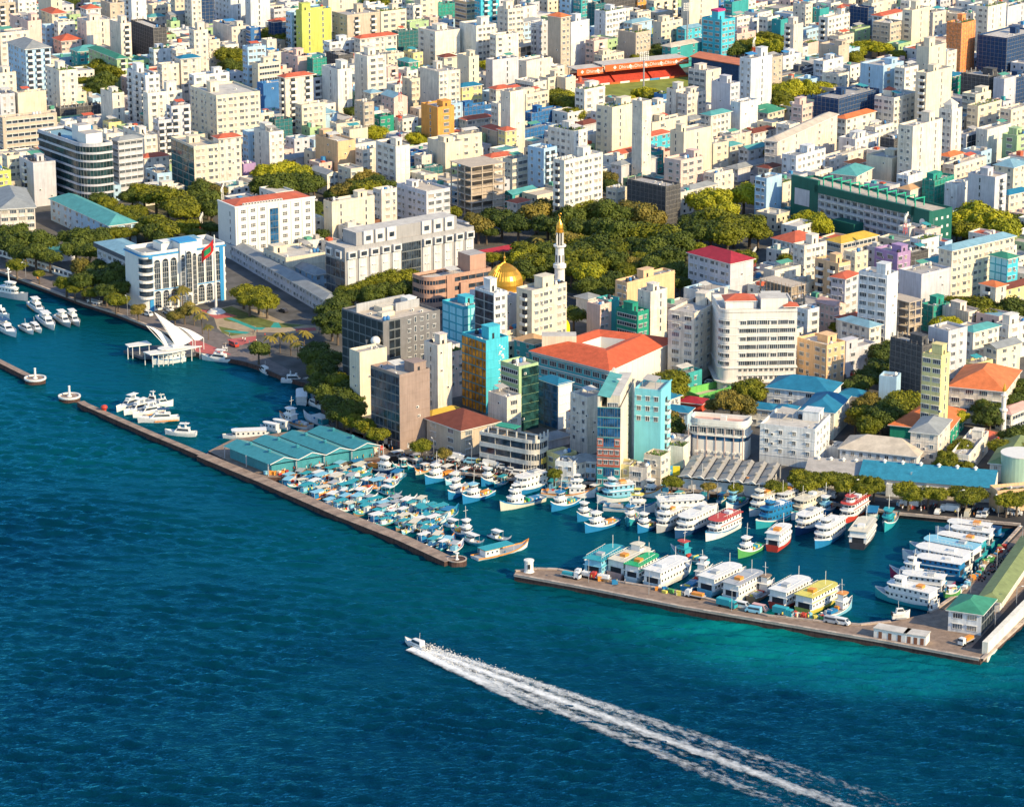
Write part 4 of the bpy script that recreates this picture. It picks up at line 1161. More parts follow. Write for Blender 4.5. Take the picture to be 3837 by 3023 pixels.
def palm_mesh():
    b = MB(); g = LEAF['o']
    for i in range(13):
        t = i * 6.28 / 13 + rnd.uniform(-.2, .2); el = rnd.uniform(-.2, .9); pts = []
        for k in range(6):
            s = k / 5; rr = 2.9 * s; pts.append(Vector((rr * math.cos(t), rr * math.sin(t), el * rr * .6 - 1.7 * s * s)))
        for k in range(5):
            p0, p1 = pts[k], pts[k + 1]; sd = Vector((-math.sin(t), math.cos(t), 0)) * (.55 * math.sin(math.pi * (k + .8) / 6.2))
            b.face([p0 - sd - Vector((0, 0, .2)), p1 - sd - Vector((0, 0, .25)), p1, p0], g); b.face([p0, p1, p1 + sd - Vector((0, 0, .25)), p0 + sd - Vector((0, 0, .2))], g)
    return b.mesh('crown')
PALM = palm_mesh(); _t = MB()
for _i in range(6): _t.cyl(.12 * _i * .6, 0, _i * 1.2, _i * 1.2 + 1.25, .2 - .015 * _i, BARK, 7)
PTR = _t.mesh('trunk')
def palm(p, s, label, group):
    t = thing('palm_tree', label, 'palm tree', (p.x, p.y, GZ), rnd.uniform(0, 6), group)
    inst('trunk', PTR, t, (0, 0, 0), 0, (s, s, s)); inst('crown', PALM, t, (.42 * s, 0, 7.2 * s), 0, (s, s, s)); return t
ORD = ['first', 'second', 'third', 'fourth', 'fifth', 'sixth', 'seventh', 'eighth', 'ninth', 'tenth', 'eleventh', 'twelfth', 'thirteenth', 'fourteenth', 'fifteenth', 'sixteenth', 'seventeenth', 'eighteenth', 'nineteenth', 'twentieth'] + ['%s-th' % i for i in range(21, 90)]
KW = {'d': 'dark green', 'm': 'green', 'y': 'bright yellow-green', 'o': 'olive green', 'p': ''}
def grove(where, group, rows):
    """rows: tile x y radius kind ; x y is the middle of the crown"""
    L = []
    for r in rows.strip().split('\n'):
        for it in r.split('|'):
            T, x, y, rad, k = it.split(); rad = float(rad); L.append((src(T, float(x), 0)[0], T, float(x), float(y), rad, k))
    L.sort(); cnt = {}
    for _, T, x, y, rad, k in L:
        cnt[k] = cnt.get(k, 0) + 1
    seen = {}
    for _, T, x, y, rad, k in L:
        seen[k] = seen.get(k, 0) + 1
        nm = 'palm' if k == 'p' else KW[k] + ' tree'
        lab = (ORD[seen[k] - 1] + ' ' if cnt[k] > 1 else '') + nm + ' from the left ' + where if cnt[k] > 1 else 'the only ' + nm + ' ' + where
        H = rad * 1.15 + 2.5
        if k == 'p': palm(at(T, x, y, GZ + 7), rad, lab, group)
        else:
            p = at(T, x, y, GZ + H * .66); tree(p, rad, k, lab, group)
# ---------------------------------------------------------------- landmark buildings, each built by itself
LANDMARKS = []
def text_mesh(fc):
    tmp = bpy.data.objects.new('lettering', fc); col.objects.link(tmp); bpy.context.view_layer.update()
    me = bpy.data.meshes.new_from_object(tmp.evaluated_get(bpy.context.evaluated_depsgraph_get())); bpy.data.objects.remove(tmp); return me
def lot(name, label, cat, T, xL, xC, xR, yT, h, a, D=None, W=None, ref=None):
    a = R(a); o, W_, D_ = place(T, xL, xC, xR, yT, h, a); W = W or W_; D = D or D_
    OBST.append(rect(o, W, D, a)); t = thing(name, label, cat, o, a)
    if ref: LANDMARKS.append((ref, proj((o[0], o[1], GZ + h * .6))))
    return t, W, D
def parapet_roof(root, poly, h, m, rm, par=.9, t=.3, name='parapet'):
    inn = poly_ring(poly, -t); n = len(poly); b = MB()
    b.raw([(x, y, h) for x, y in poly] + [(x, y, h) for x, y in inn] + [(x, y, h - par) for x, y in inn] + [(x, y, h - par) for x, y in poly],
          [(i, (i + 1) % n, n + (i + 1) % n, n + i) for i in range(n)] + [(n + i, n + (i + 1) % n, 2 * n + (i + 1) % n, 2 * n + i) for i in range(n)] + [(3 * n + i, 3 * n + (i + 1) % n, (i + 1) % n, i) for i in range(n)], m)
    b.build(name, root); b = MB(); b.face([(x, y, h - par) for x, y in inn], rm); b.build('roof', root)
def ringpart(root, name, poly, z0, z1, off, m):
    o = poly_ring(poly, off); n = len(poly); b = MB()
    b.raw([(x, y, z0) for x, y in o] + [(x, y, z1) for x, y in o] + [(x, y, z1) for x, y in poly] + [(x, y, z0) for x, y in poly],
          [(i, (i + 1) % n, n + (i + 1) % n, n + i) for i in range(n)] + [(n + i, n + (i + 1) % n, 2 * n + (i + 1) % n, 2 * n + i) for i in range(n)] + [(3 * n + i, 3 * n + (i + 1) % n, (i + 1) % n, i) for i in range(n)], m)
    return b.build(name, root)
def banded(root, poly, n, fh, m, gm, sill=1.0, head=.5, mull=1.6, par=1.0, rm=None, mm=None):
    core = poly_ring(poly, -.18); b = MB(); b.prism(core, -1, n * fh, gm, cap=False); b.build('glazing', root)
    for f in range(n): ringpart(root, 'spandrel', core, f * fh - head, f * fh + sill, .3, m)
    mcache = {}
    for i in range(len(poly)):
        p, q = Vector(poly[i]), Vector(poly[(i + 1) % len(poly)]); L = (q - p).length; k = max(1, int(L / mull))
        for j in range(k):
            c = p + (q - p) * (j / k)
            if 'm' not in mcache: mb = MB(); mb.box(-.07, -.07, sill, .07, .07, fh - head, mm or m, bottom=False); mcache['m'] = mb.mesh('mullion')
            for f in range(n):
                if mcache.setdefault('n', 0) < 280: mcache['n'] += 1; inst('mullion', mcache['m'], root, (c.x, c.y, f * fh))
    parapet_roof(root, poly_ring(poly, .12), n * fh + par, m, rm or roofm('F'), par + .5)
def boxpart(root, name, x0, y0, z0, x1, y1, z1, m, top=None):
    b = MB(); b.box(x0, y0, z0, x1, y1, z1, m, top=top); return b.build(name, root)
def arch_tpl(w_, h, g, cols=3, rows=6, fm=None):
    b = MB(); fm = fm or FRAME; r = w_ / 2; pts = [(-r, 0), (r, 0)] + [(r * math.cos(R(t)), h - r + r * math.sin(R(t))) for t in range(0, 181, 20)]
    b.face([(x, -.05, z) for x, z in pts], g); n = len(pts)
    o = [(x * 1.14, z if z == 0 else (h - r) + (z - h + r) * 1.14) for x, z in pts]
    b.raw([(x, -.22, z) for x, z in pts] + [(x, -.22, z) for x, z in o] + [(x, 0, z) for x, z in o], [(i, (i + 1) % n, n + (i + 1) % n, n + i)[::-1] for i in range(n)] + [(n + i, n + (i + 1) % n, 2 * n + (i + 1) % n, 2 * n + i)[::-1] for i in range(n)], fm)
    for i in range(1, cols): x = -r + i * w_ / cols; b.box(x - .03, -.12, 0, x + .03, -.05, h - r, fm)
    for i in range(1, rows): z = i * (h - r) / (rows - 1); b.box(-r, -.12, z - .04, r, -.05, z + .04, fm)
    return b.mesh('arched_window')
# the blue and white building with arched windows
BLUE = paint((.04, .28, .58), .5, .08, name='blue_trim')
t, W, D = lot('police_headquarters', 'white and blue building with tall arched windows facing the square', 'office building', 'E', 1120, 1205, 1900, 585, 22, 33, D=15, ref='the blue and white arched building')
b = MB(); pl = rounded(W, D, 3.2); b.prism(pl, -1, 22, WHITE, cap=False); b.build('wall', t); parapet_roof(t, pl, 22.8, WHITE, roofm('g'), 1.6)
ringpart(t, 'cornice', pl, 21.2, 21.8, .35, BLUE)
AR1 = arch_tpl(2.5, 11.5, GLASS); AR2 = arch_tpl(2.5, 6.6, GLASS, rows=5); AR3 = arch_tpl(2.4, 16, GLASS, rows=9)
for i, u in enumerate((.17, .27, .37, .70, .80, .90)):
    inst('arched_window', AR1, t, (W * u, 0, 8.2)); inst('arched_window', AR2, t, (W * u, 0, .9))
boxpart(t, 'portal', W * .44, -1.0, -1, W * .64, 6, 25, WHITE, roofm('l')); boxpart(t, 'portal_cap', W * .43, -1.2, 25, W * .65, 6.2, 25.5, BLUE)
for u in (.47, .54, .61): inst('arched_window', AR3, t, (W * u, -1.0, 5.5 if u == .54 else 4.5), 0, (.62 if u != .54 else .95, 1, 1)); inst('arched_window', AR2, t, (W * u, -1.0, .4), 0, (.62, 1, .62))
for u in (.095, .955): boxpart(t, 'blue_pilaster', W * u - .8, -.25, 0, W * u + .8, 0, 21, BLUE)
boxpart(t, 'string_course', W * .12, -.15, 7.6, W * .44, 0, 8.0, BLUE); boxpart(t, 'string_course', W * .64, -.15, 7.6, W * .93, 0, 8.0, BLUE)
for f in range(5):
    b = MB(); b.cyl(2.2, 1.8, 5 + f * 3.1, 6 + f * 3.1, 3.3, WHITE, 18); b.build('corner_balcony', t)
    b = MB(); b.cyl(2.2, 1.8, 6 + f * 3.1, 8.05 + f * 3.1, 2.75, GLASS, 18); b.build('corner_window', t)
facade(t, 'far', W, D, 6, 'b2'); roof_bits(t, W, D, 21.2, ['hut'], 6, WHITE, 'w')
boxpart(t, 'roof_block', W * .3, 5, 21.3, W * .8, 12, 24.2, WHITE, roofm('l'))
t, W, D = lot('police_annexe', 'lower wing with pale blue roof behind the arched blue and white building', 'office building', 'E', 820, 1120, 1330, 605, 15, 33, ref=None)
b = MB(); walls(b, W, D, 15, wallm('x'), 0); b.build('wall', t); facade(t, 'left', W, D, 4, 'W7'); b = MB(); hip_roof(b, W, D, 15.05, roofm('l'), 1.0, 1.6); b.build('roof', t); boxpart(t, 'fascia', -1.05, -1.05, 13.2, -.05, D + 1, 14.9, wallm('d'))
# the curved office tower on the left
t, W, D = lot('curved_office_tower', 'curved grey office tower with sweeping bands of windows', 'office tower', 'A', 320, 720, 950, 1250, 28, 36, ref='the curved grey office tower')
banded(t, rounded(W, D, 8.5, seg=9), 8, 3.5, wallm('x'), glass_mat((.02, .05, .055), 'tower_glass', .2), .6, .3, 1.5, rm=roofm('l'), mm=PFR)
boxpart(t, 'penthouse', W * .25, 5, 28, W * .85, 13, 32.5, WHITE, roofm('f')); boxpart(t, 'penthouse', W * .35, 14, 28, W * .8, 20, 34.5, WHITE, roofm('f')); roof_bits(t, W, D, 28, [], 5, WHITE, 'w')
# rose-brown rounded building
RB = paint((.50, .30, .22), .7, .12, name='rose_render')
t, W, D = lot('rounded_rose_building', 'rose-brown building with a rounded corner and dark window bands', 'office building', 'F', 1325, 1445, 1985, 790, 14, 36, ref='the rose-brown rounded building')
banded(t, rounded(W, D, 5), 4, 3.4, RB, GLASS, 1.25, .5, 3.4); boxpart(t, 'stair_tower', W * .72, 2, 13, W * .97, 10, 20, RB, roofm('f')); boxpart(t, 'wall_panel', W * .3, -.5, 0, W * .42, 0, 14.4, RB); boxpart(t, 'bay', W * .5, -1.2, 3, W * .62, 0, 11, RB); roof_bits(t, W, D, 13.1, [], 4, WHITE, 'w')
# rounded corner building under construction at the waterfront
CC = paint((.66, .62, .55), .8, .25, name='pale_concrete')
t, W, D = lot('rounded_corner_shop_building', 'pale corner building with rounded floors and an unfinished roof deck on the harbour street', 'shop building', 'J', 1170, 1650, 1745, 590, 10.8, 58, ref='the rounded corner building on the harbour street')
pl = rounded(W, D, 4); banded(t, pl, 3, 3.6, CC, GLASS, .9, .6, 5.0, par=.6, rm=paint((.50, .36, .25), .9, .2))
cb = MB(); cb.box(-.2, -.2, 0, .2, .2, 2.4, CC, bottom=False); cme = cb.mesh('column')
for x, y in [(.6, D * k / 6 + .8) for k in range(6)] + [(W * k / 3 + 1, .6) for k in range(4)]: inst('column', cme, t, (x, y, 10.8))
boxpart(t, 'roof_shelter', W * .3, D * .45, 13.3, W * .9, D * .8, 13.6, paint((.04, .33, .22), .6)); boxpart(t, 'shop_sign', W * .3, -.7, 3.4, W * .7, -.45, 5.2, paint((.75, .55, .12), .6))
# white semicircular building
t, W, D = lot('curved_white_building', 'white building with a drum-shaped end and a brown tiled roof', 'building', 'J', 1905, 2000, 2180, 350, 9.5, 40, ref='the drum-ended white building')
b = MB(); b.prism(rounded(W, D, 5.5, seg=9), -1, 9.5, WHITE, cap=False); b.build('wall', t); ringpart(t, 'cornice', rounded(W, D, 5.5, seg=9), 6.2, 6.5, .2, WHITE); b = MB(); hip_roof(b, W - 1, D - 1, 9.6, roofm('n'), .2, 2, .5, .5); b.build('roof', t); facade(t, 'left', W, D, 3, 'b1'); inst('window', T_W, t, (W * .8, 0, 3))
# long grey ministry with white fins
GREYP = paint((.36, .35, .35), .7, .12, name='grey_cladding'); PAL = paint((.66, .65, .64), .6, .1, .5, .2, name='pale_panels')
t, W, D = lot('long_grey_ministry', 'very long grey office block with white panels, window boxes and a glass middle', 'office building', 'F', 588, 750, 1842, 520, 23, 37, ref='the long grey ministry')
b = MB(); walls(b, W, D, 23, GREYP, .9, rm=roofm('F'), rb=b); b.build('wall', t)
mid = (.43, .58)
for i in range(10):
    if i < 5: u0, u1 = i * mid[0] / 5, (i + 1) * mid[0] / 5
    else: u0, u1 = mid[1] + (i - 5) * (1 - mid[1]) / 5, mid[1] + (i - 4) * (1 - mid[1]) / 5
    x0, x1 = W * u0 + .9, W * u1 - .5; boxpart(t, 'white_panel', x0, -.35, 0, x1, 0, 18.2, PAL)
    for f in range(5):
        boxpart(t, 'panel_ledge', x0 + .8, -.75, 1.2 + f * 3.4, x1 - .8, -.35, 1.5 + f * 3.4, PAL)
    b = MB(); b.box(x0, -1.2, 18.6, x1, 0, 21.4, PAL); b.box(x0 + .6, -1.24, 19.2, x1 - .6, -1.2, 20.8, GLASS); b.build('window_box', t)
ncol = 8
for f in range(6):
    for i in range(ncol): inst('pane', PANES['k'], t, (W * (mid[0] + (mid[1] - mid[0]) * i / ncol) + .1, 0, f * 3.5 + .1), 0, (W * (mid[1] - mid[0]) / ncol * .95, 1, 3.4))
boxpart(t, 'upper_storey', W * .12, 3, 22.2, W * .9, D - 1, 27.3, GREYP, roofm('F'))
for u in (.17, .26, .35, .62, .71, .80): b = MB(); b.box(W * u, 2.3, 22.4, W * u + W * .07, 3, 27.6, PAL); b.box(W * u + 1, 2.24, 23.8, W * u + W * .07 - 1, 2.3, 25.6, GLASS); b.build('window_box', t)
for f in range(5):
    for i in range(4): inst('pane', PANES['k'], t, (0, D - (i + .02) * D / 4, f * 3.5 + .1), -math.pi / 2, (D / 4 * .96, 1, 3.4))
for i in range(2): b = MB(); b.box(-1.0, D * (.12 + .5 * i), 18.6, 0, D * (.4 + .5 * i), 21.6, PAL); b.box(-1.04, D * (.17 + .5 * i), 19.2, -1, D * (.35 + .5 * i), 20.9, GLASS); b.build('window_box', t)
# dark glass block with a terrace roof
t, W, D = lot('dark_glass_office', 'dark glass office block with a stone-paved roof terrace and grey side', 'office building', 'F', 725, 1075, 1555, 1140, 30, 40, ref='the dark glass office block')
gr = paint((.20, .195, .20), .8, .2); b = MB(); walls(b, W, D, 30, gr, .9, rm=roofm('c'), rb=b); b.build('wall', t)
DG = tpl_pane(glass_mat((.008, .014, .022), 'dark_glass', .42))
for f in range(9):
    k = max(4, int(D / 3))
    for i in range(k): inst('pane', DG, t, (0, D - i * D / k, f * 3.3 + .1), -math.pi / 2, (D / k * .98, 1, 3.15))
for f in range(1, 9):
    for i in range(5): inst('window', T_s if i % 2 else T_w, t, (W * (.45 + .11 * i), 0, f * 3.3 + 1))
for f in range(9):
    for i in range(2): inst('pane', DG, t, (W * (.1 + .1 * i), 0, f * 3.3 + .1), 0, (W * .095, 1, 3.15))
for q in ((.1, .78, .95, .94), (.55, .45, .97, .62)): boxpart(t, 'roof_screen', W * q[0], D * q[1], 29.1, W * q[2], D * q[1] + .4, 32, wallm('g'))
boxpart(t, 'plant_room', W * .35, D * .5, 29.1, W * .6, D * .7, 31, wallm('c')); boxpart(t, 'plant_room', W * .2, D * .3, 29.1, W * .42, D * .42, 30.6, wallm('c')); roof_bits(t, W, D, 29.1, [], 4, WHITE, 'w')
# curved white hotel
t, W, D = lot('curved_white_hotel', 'big white ten-storey block with a rounded left corner and rows of wide windows', 'apartment building', 'G', 1745, 1760, 2411, 1075, 28, 4, D=22, ref='the big rounded white apartment block')
HW = paint((.80, .74, .67), .7, .08, name='warm_white'); pl = rounded(W, D, 3.6, seg=8); b = MB(); b.prism(pl, -1, 28.4, HW, cap=False); b.build('wall', t); parapet_roof(t, pl, 29.3, HW, roofm('F'), 1.2)
for f in range(3, 10): ringpart(t, 'floor_band', pl, f * 2.9 - .12, f * 2.9 + .1, .14, HW)
ringpart(t, 'plinth', pl, -1, 3.4, .1, HW); ringpart(t, 'plinth_canopy', pl, 3.4, 3.8, 1.4, HW); ringpart(t, 'plinth_canopy', pl, 8.4, 8.7, .5, HW)
for f in range(3, 9):
    for u in (.30, .42, .56, .70, .83, .93):
        inst('window', T_W if u in (.42, .56, .83) or f % 2 else T_ww, t, (W * u, 0, f * 2.9 + .8))
    for u in (.36, .49, .63, .765): inst('window', T_s, t, (W * u, 0, f * 2.9 + .7), 0, (.7, 1, .8))
    for an in (225, 250, 205): x, y = 3.6 + 3.6 * math.cos(R(an)), 3.6 + 3.6 * math.sin(R(an)); inst('window', T_ww, t, (x, y, f * 2.9 + .8), R(an + 90))
for f in (1.3, 2.3):
    for i in range(11): inst('window', T_w, t, (W * (.27 + .068 * i), 0, f * 2.9 + .6))
for i in range(7): inst('window', T_W, t, (W * (.3 + .1 * i), 0, .6))
roof_bits(t, W, D, 28.1, ['hut'], 7, WHITE, 'w'); b = MB(); b.box(W * .1, 6, 28.1, W * .5, 14, 31, HW); hip_roof(b, W * .4, 8, 31, roofm('r'), .5, 1.6, W * .1, 6); b.build('roof_house', t); boxpart(t, 'roof_house', W * .55, 4, 28.1, W * .9, 12, 32, HW, roofm('F')); b = MB(); hip_roof(b, 5, 5, 29.6, roofm('r'), .3, 1.2, W * .84, 2); b.build('roof_cap', t)
# red-roofed school round a courtyard
Q = [at('G', x, y, GZ + 12) for x, y in ((820, 1550), (1388, 1292), (700, 1215), (165, 1385))]; o = Vector((Q[0].x, Q[0].y, GZ)); c0 = sum(Q, Vector()) / 4
OBST.append([(p.x, p.y) for p in Q]); t = thing('courtyard_school', 'large low building with an orange-red roof round an open courtyard', 'school', o); LANDMARKS.append(('the red-roofed courtyard building', proj((c0.x, c0.y, 10))))
pg = [(p.x - o.x, p.y - o.y) for p in Q]; cc = (c0.x - o.x, c0.y - o.y)
lf = paint((.10, .50, .55), .7, .12); b = MB()
for i in range(4):
    p, q = pg[i], pg[(i + 1) % 4]; b.face([(p[0], p[1], -1), (q[0], q[1], -1), (q[0], q[1], 12), (p[0], p[1], 12)], WHITE if i < 2 else lf)
b.build('wall', t)
def ringp(k, z): return [(cc[0] + (x - cc[0]) * k, cc[1] + (y - cc[1]) * k, z) for x, y in pg]
RT = paint((.66, .13, .055), .75, .25, .5, .1, name='red_roof_tiles')
for i in range(4):
    j = (i + 1) % 4; A, B_, C_, = ringp(1.05, 12), ringp(.55, 15.2), ringp(.30, 14.0)
    b = MB(); b.face([A[i], A[j], B_[j], B_[i]], RT); b.face([B_[i], B_[j], C_[j], C_[i]], RT); b.face([A[i], A[j], (A[j][0], A[j][1], 11.6), (A[i][0], A[i][1], 11.6)][::-1], WHITE); b.build('roof_slope', t)
    C2 = ringp(.30, 2); b = MB(); b.face([C_[j], C_[i], C2[i], C2[j]], WHITE); b.build('courtyard_wall', t)
b = MB(); b.face(ringp(.3, 2), paint((.3, .5, .5), .8)); b.build('courtyard_floor', t)
p, q = Vector(pg[3]), Vector(pg[0]); dd = (q - p); L = dd.length; ang = math.atan2(dd.y, dd.x)
for f in range(3):
    for i in range(9): c = p + dd * ((i + .5) / 9); inst('window', T_W, t, (c.x, c.y, .9 + f * 3.7), ang, (L / 9 / 3.6, 1, 1.2))
    b = MB(); dn = dd.normalized(); nn = Vector((dn.y, -dn.x)) * .3
    b.face([(p.x + nn.x, p.y + nn.y, f * 3.7 + 3.3), (q.x + nn.x, q.y + nn.y, f * 3.7 + 3.3), (q.x + nn.x, q.y + nn.y, f * 3.7 + 3.8), (p.x + nn.x, p.y + nn.y, f * 3.7 + 3.8)], WHITE); b.build('sill_band', t)
p, q = Vector(pg[0]), Vector(pg[1]); dd = q - p
for i in range(1, 12): c = p + dd * (i / 12); boxpart(t, 'wall_rib', c.x - .1, c.y - .1, 0, c.x + .1, c.y + .1, 11.6, WHITE)
b = MB(); c = Vector(ringp(.62, 14)[3][:2]); b.box(c.x - 6, c.y - 1, 12.5, c.x + 6, c.y + 5, 17, wallm('c'), top=roofm('F')); b.build('roof_house', t)
# golden dome and minaret
dp = at('Z', 1068, 612, GZ + 15); OBST.append(rect((dp.x - 13, dp.y - 13), 26, 26, 0)); t = thing('domed_mosque', 'white mosque under a large golden dome', 'mosque', (dp.x, dp.y, GZ)); LANDMARKS.append(('the golden-domed mosque', proj((dp.x, dp.y, 15))))
GM = paint((.80, .42, .06), .32, .15, 1.2, 0, metal=.75, name='gold')
boxpart(t, 'prayer_hall', -13, -13, -1, 13, 13, 11.5, WHITE, roofm('F'))
for i in range(6): inst('arched_window', AR2, t, (-10.5 + 4.2 * i, -13, 3))
b = MB(); b.cyl(0, 0, 11.5, 15, 7.2, WHITE, 32); b.build('drum', t)
prof = [(6.5, 15), (6.75, 16.2), (6.8, 17.6), (6.5, 19.4), (5.8, 21), (4.6, 22.5), (3.0, 23.8), (1.4, 24.6), (.5, 25.1), (.3, 25.6), (0, 25.7)]
b = MB(); b.lathe(0, 0, prof, GM, 36); b.build('dome', t)
b = MB()
for k in range(36):
    for i in range(len(prof) - 3):
        a1 = 2 * math.pi * (k + .5) / 36; r0, z0 = prof[i]; r1, z1 = prof[i + 1]; b.bar((r0 * math.cos(a1), r0 * math.sin(a1), z0), (r1 * math.cos(a1), r1 * math.sin(a1), z1), .05, GM, 3)
b.build('dome_ribs', t); b = MB(); b.lathe(0, 0, [(.3, 25.5), (.15, 26.5), (.55, 27), (.15, 27.6), (.05, 29), (0, 29)], GM, 10); b.build('finial', t)
mp_ = at('G', 402, 235, GZ + 38); OBST.append(rect((mp_.x - 3, mp_.y - 3), 6, 6, 0)); t = thing('minaret', 'slender white minaret with a gold cap and crescent', 'minaret', (mp_.x, mp_.y, GZ)); LANDMARKS.append(('the minaret', proj((mp_.x, mp_.y, 25))))
b = MB(); b.lathe(0, 0, [(2.1, -1), (1.9, 17.0), (2.45, 17.6), (2.45, 18.9), (2.2, 18.9), (1.75, 19.0), (1.6, 25.2), (2.4, 25.8), (2.4, 26.4), (1.5, 26.4)], WHITE, 16); b.build('shaft', t)
for k in range(8):
    a1 = k * math.pi / 4; b = MB(); b.cyl(1.25 * math.cos(a1), 1.25 * math.sin(a1), 26.4, 31.2, .16, WHITE, 6); b.build('column', t)
    b = MB(); b.box(-.22, -.1, 19.8, .22, .02, 22.6, DARK); o_ = b.build('slot', t, loc=(1.72 * math.cos(a1), 1.72 * math.sin(a1), 0), rz=a1 + math.pi / 2)
b = MB(); b.cyl(0, 0, 26.4, 31.2, .7, DARK, 10); b.build('core', t)
b = MB(); b.lathe(0, 0, [(1.5, 31.2), (1.5, 31.8), (1.25, 31.9), (1.3, 33), (1.1, 34.3), (.6, 35.4), (.2, 36.2), (.12, 36.9), (.3, 37.1), (.05, 37.5), (0, 37.6)], GM, 14); b.build('gold_cap', t)
b = MB()
for k in range(10): a0, a1 = R(-50 + 28 * k), R(-50 + 28 * (k + 1)); b.bar((.5 * math.cos(a0), 0, 38 + .5 * math.sin(a0)), (.5 * math.cos(a1), 0, 38 + .5 * math.sin(a1)), .07, GM)
b.build('crescent', t)
# yellow-fronted vaulted hall
t, W, D = lot('vaulted_hall', 'small barrel-vaulted hall with a bright yellow arched front', 'hall', 'G', 200, 345, 485, 1225, 3, 42, ref='the yellow vaulted hall')
YL = paint((.85, .75, .02), .6, .05); pr = [(W / 2 - W / 2 * math.cos(R(a_)), 3 + W * .5 * math.sin(R(a_))) for a_ in range(0, 181, 15)]
b = MB(); n_ = len(pr); b.raw([(x, -.0, z) for x, z in pr] + [(x, D, z) for x, z in pr], [(i + 1, i, n_ + i, n_ + i + 1) for i in range(n_ - 1)], roofm('F')); b.build('vault', t)
b = MB(); b.face([(0, -.1, -1), (W, -.1, -1)] + [(x, -.1, z) for x, z in pr[::-1]], YL); b.build('front_wall', t); boxpart(t, 'side_wall', 0, 0, -1, W, D, 3, YL); b = MB(); b.box(W * .45, -.2, 5, W * .6, -.1, 6.5, DARK); b.build('window', t)
# white rounded block on the ferry quay
t, W, D = lot('rounded_white_block', 'white flat-roofed block with rounded corners, a window row and a dark glass band', 'office building', 'K', 1092, 1575, 1615, 425, 12.5, 74, ref='the rounded white block')
pl = rounded(W, D, 3.5, (1, 0, 0, 1)); b = MB(); b.prism(pl, -1, 12.2, WHITE, cap=False); b.build('wall', t); parapet_roof(t, poly_ring(pl, .15), 13, WHITE, roofm('p'), 1.4)
ringpart(t, 'dark_band', pl, 6.2, 7.6, .06, GLASSB); ringpart(t, 'canopy_band', pl, 7.6, 8.1, .5, WHITE); ringpart(t, 'canopy_band', pl, 10.9, 11.4, .4, WHITE)
for i in range(6): inst('window', T_W, t, (0, D * (1 - (i + .6) / 6.4), 8.5), -math.pi / 2, (1.15, 1, 1.3))
for i in range(7): b = MB(); b.box(-.25, D * i / 6.3 + 1, 0, 0, D * i / 6.3 + 1.25, 11, paint((.6, .45, .4), .8)); b.build('pilaster', t)
for i in range(8): inst('air_conditioner', T_ac, t, (-.2, D * (.1 + .11 * i), 1.8), math.pi / 2)
boxpart(t, 'roof_hatch', W * .5, D * .4, 11.6, W * .7, D * .5, 13.2, WHITE)
# multi-bay roofs
def bays(name, label, cat, pA, pB, pV, z, rise, nb, m, m2=None, skew=.5, post=True, ref=None):
    """pA-pB front eave ends, pV the far end above pA"""
    U = (pB - pA); V = (pV - pA); U.z = V.z = 0; t = thing(name, label, cat, (pA.x, pA.y, GZ)); OBST.append([(p.x, p.y) for p in (pA, pA + U, pA + U + V, pA + V)])
    for k in range(nb):
        a0, a1, am = U * (k / nb), U * ((k + 1) / nb), U * ((k + skew) / nb); h = lambda v, zz: (v.x, v.y, zz)
        b = MB(); b.face([h(a0, z), h(am, z + rise), h(am + V, z + rise), h(a0 + V, z)], m); b.face([h(am, z + rise), h(a1, z), h(a1 + V, z), h(am + V, z + rise)], m)
        b.face([h(a0, z), h(a1, z), h(am, z + rise)], m2 or m); b.build('roof_bay', t)
        nn = U.normalized() * .25
        b = MB(); b.bar(h(a0 - V * .01, z + .05), h(am - V * .01, z + rise + .08), .14, WHITE); b.bar(h(am - V * .01, z + rise + .08), h(a1 - V * .01, z + .05), .14, WHITE); b.build('barge_board', t); b = MB(); b.bar(h(a1, z + .12), h(a1 + V, z + .12), .16, DARK); b.build('valley_gutter', t)
        if m is MT and k % 2 == 0: b = MB(); q4 = [h(am + (a1 - am) * .15, z + rise * .85 + .05), h(am + (a1 - am) * .5, z + rise * .5 + .05), h(am + (a1 - am) * .5 + V, z + rise * .5 + .05), h(am + (a1 - am) * .15 + V, z + rise * .85 + .05)]; b.face(q4, paint((.16, .38, .36), .6, .2)); b.build('light_strip', t)
        for j in range(2): c = am + V * (.3 + .4 * j); b = MB(); b.lathe(c.x, c.y, [(.5, z + rise - .3), (.5, z + rise + .5), (.8, z + rise + .6), (0, z + rise + 1.1)], m, 8); b.build('roof_vent', t)
    if post:
        for k in range(nb + 1):
            for v in (0.03, .5, .97):
                c = U * (k / nb) + V * v; b = MB(); b.box(c.x - .18, c.y - .18, 0, c.x + .18, c.y + .18, z, STEEL); b.build('post', t)
    b = MB(); i0, i1 = U * .04 + V * .06, U * .96 + V * .06
    for p, q in ((i0, i1), (i0, U * .04 + V * .95), (i1, U * .96 + V * .95)): b.face([(p.x, p.y, 0), (q.x, q.y, 0), (q.x, q.y, z * .8), (p.x, p.y, z * .8)], m2 or DARK)
    b.build('inner_wall', t)
    if ref: c = pA + U / 2 + V / 2; LANDMARKS.append((ref, proj((c.x, c.y, 6))))
    return t
MT = paint((.05, .27, .32), .55, .2, .6, .1, name='teal_sheet_roof'); GT = paint((.36, .34, .31), .6, .25, .5, .1, name='corrugated_sheet')
slab('market_platform', P('I1040,655 I1490,882 I1700,872 J60,760 J474,694 J340,560 I2080,440 I1240,555'), -3, GZ, WALLS, PAVE)
bays('fish_market', 'teal-roofed market hall of several gabled bays on its own platform', 'market hall', at('I', 1560, 770, GZ + 3.9), at('J', 330, 608, GZ + 3.9), at('I', 1165, 612, GZ + 3.9), 3.9, 1.6, 4, MT, MT, ref='the teal-roofed fish market')
for i in range(7):
    pass
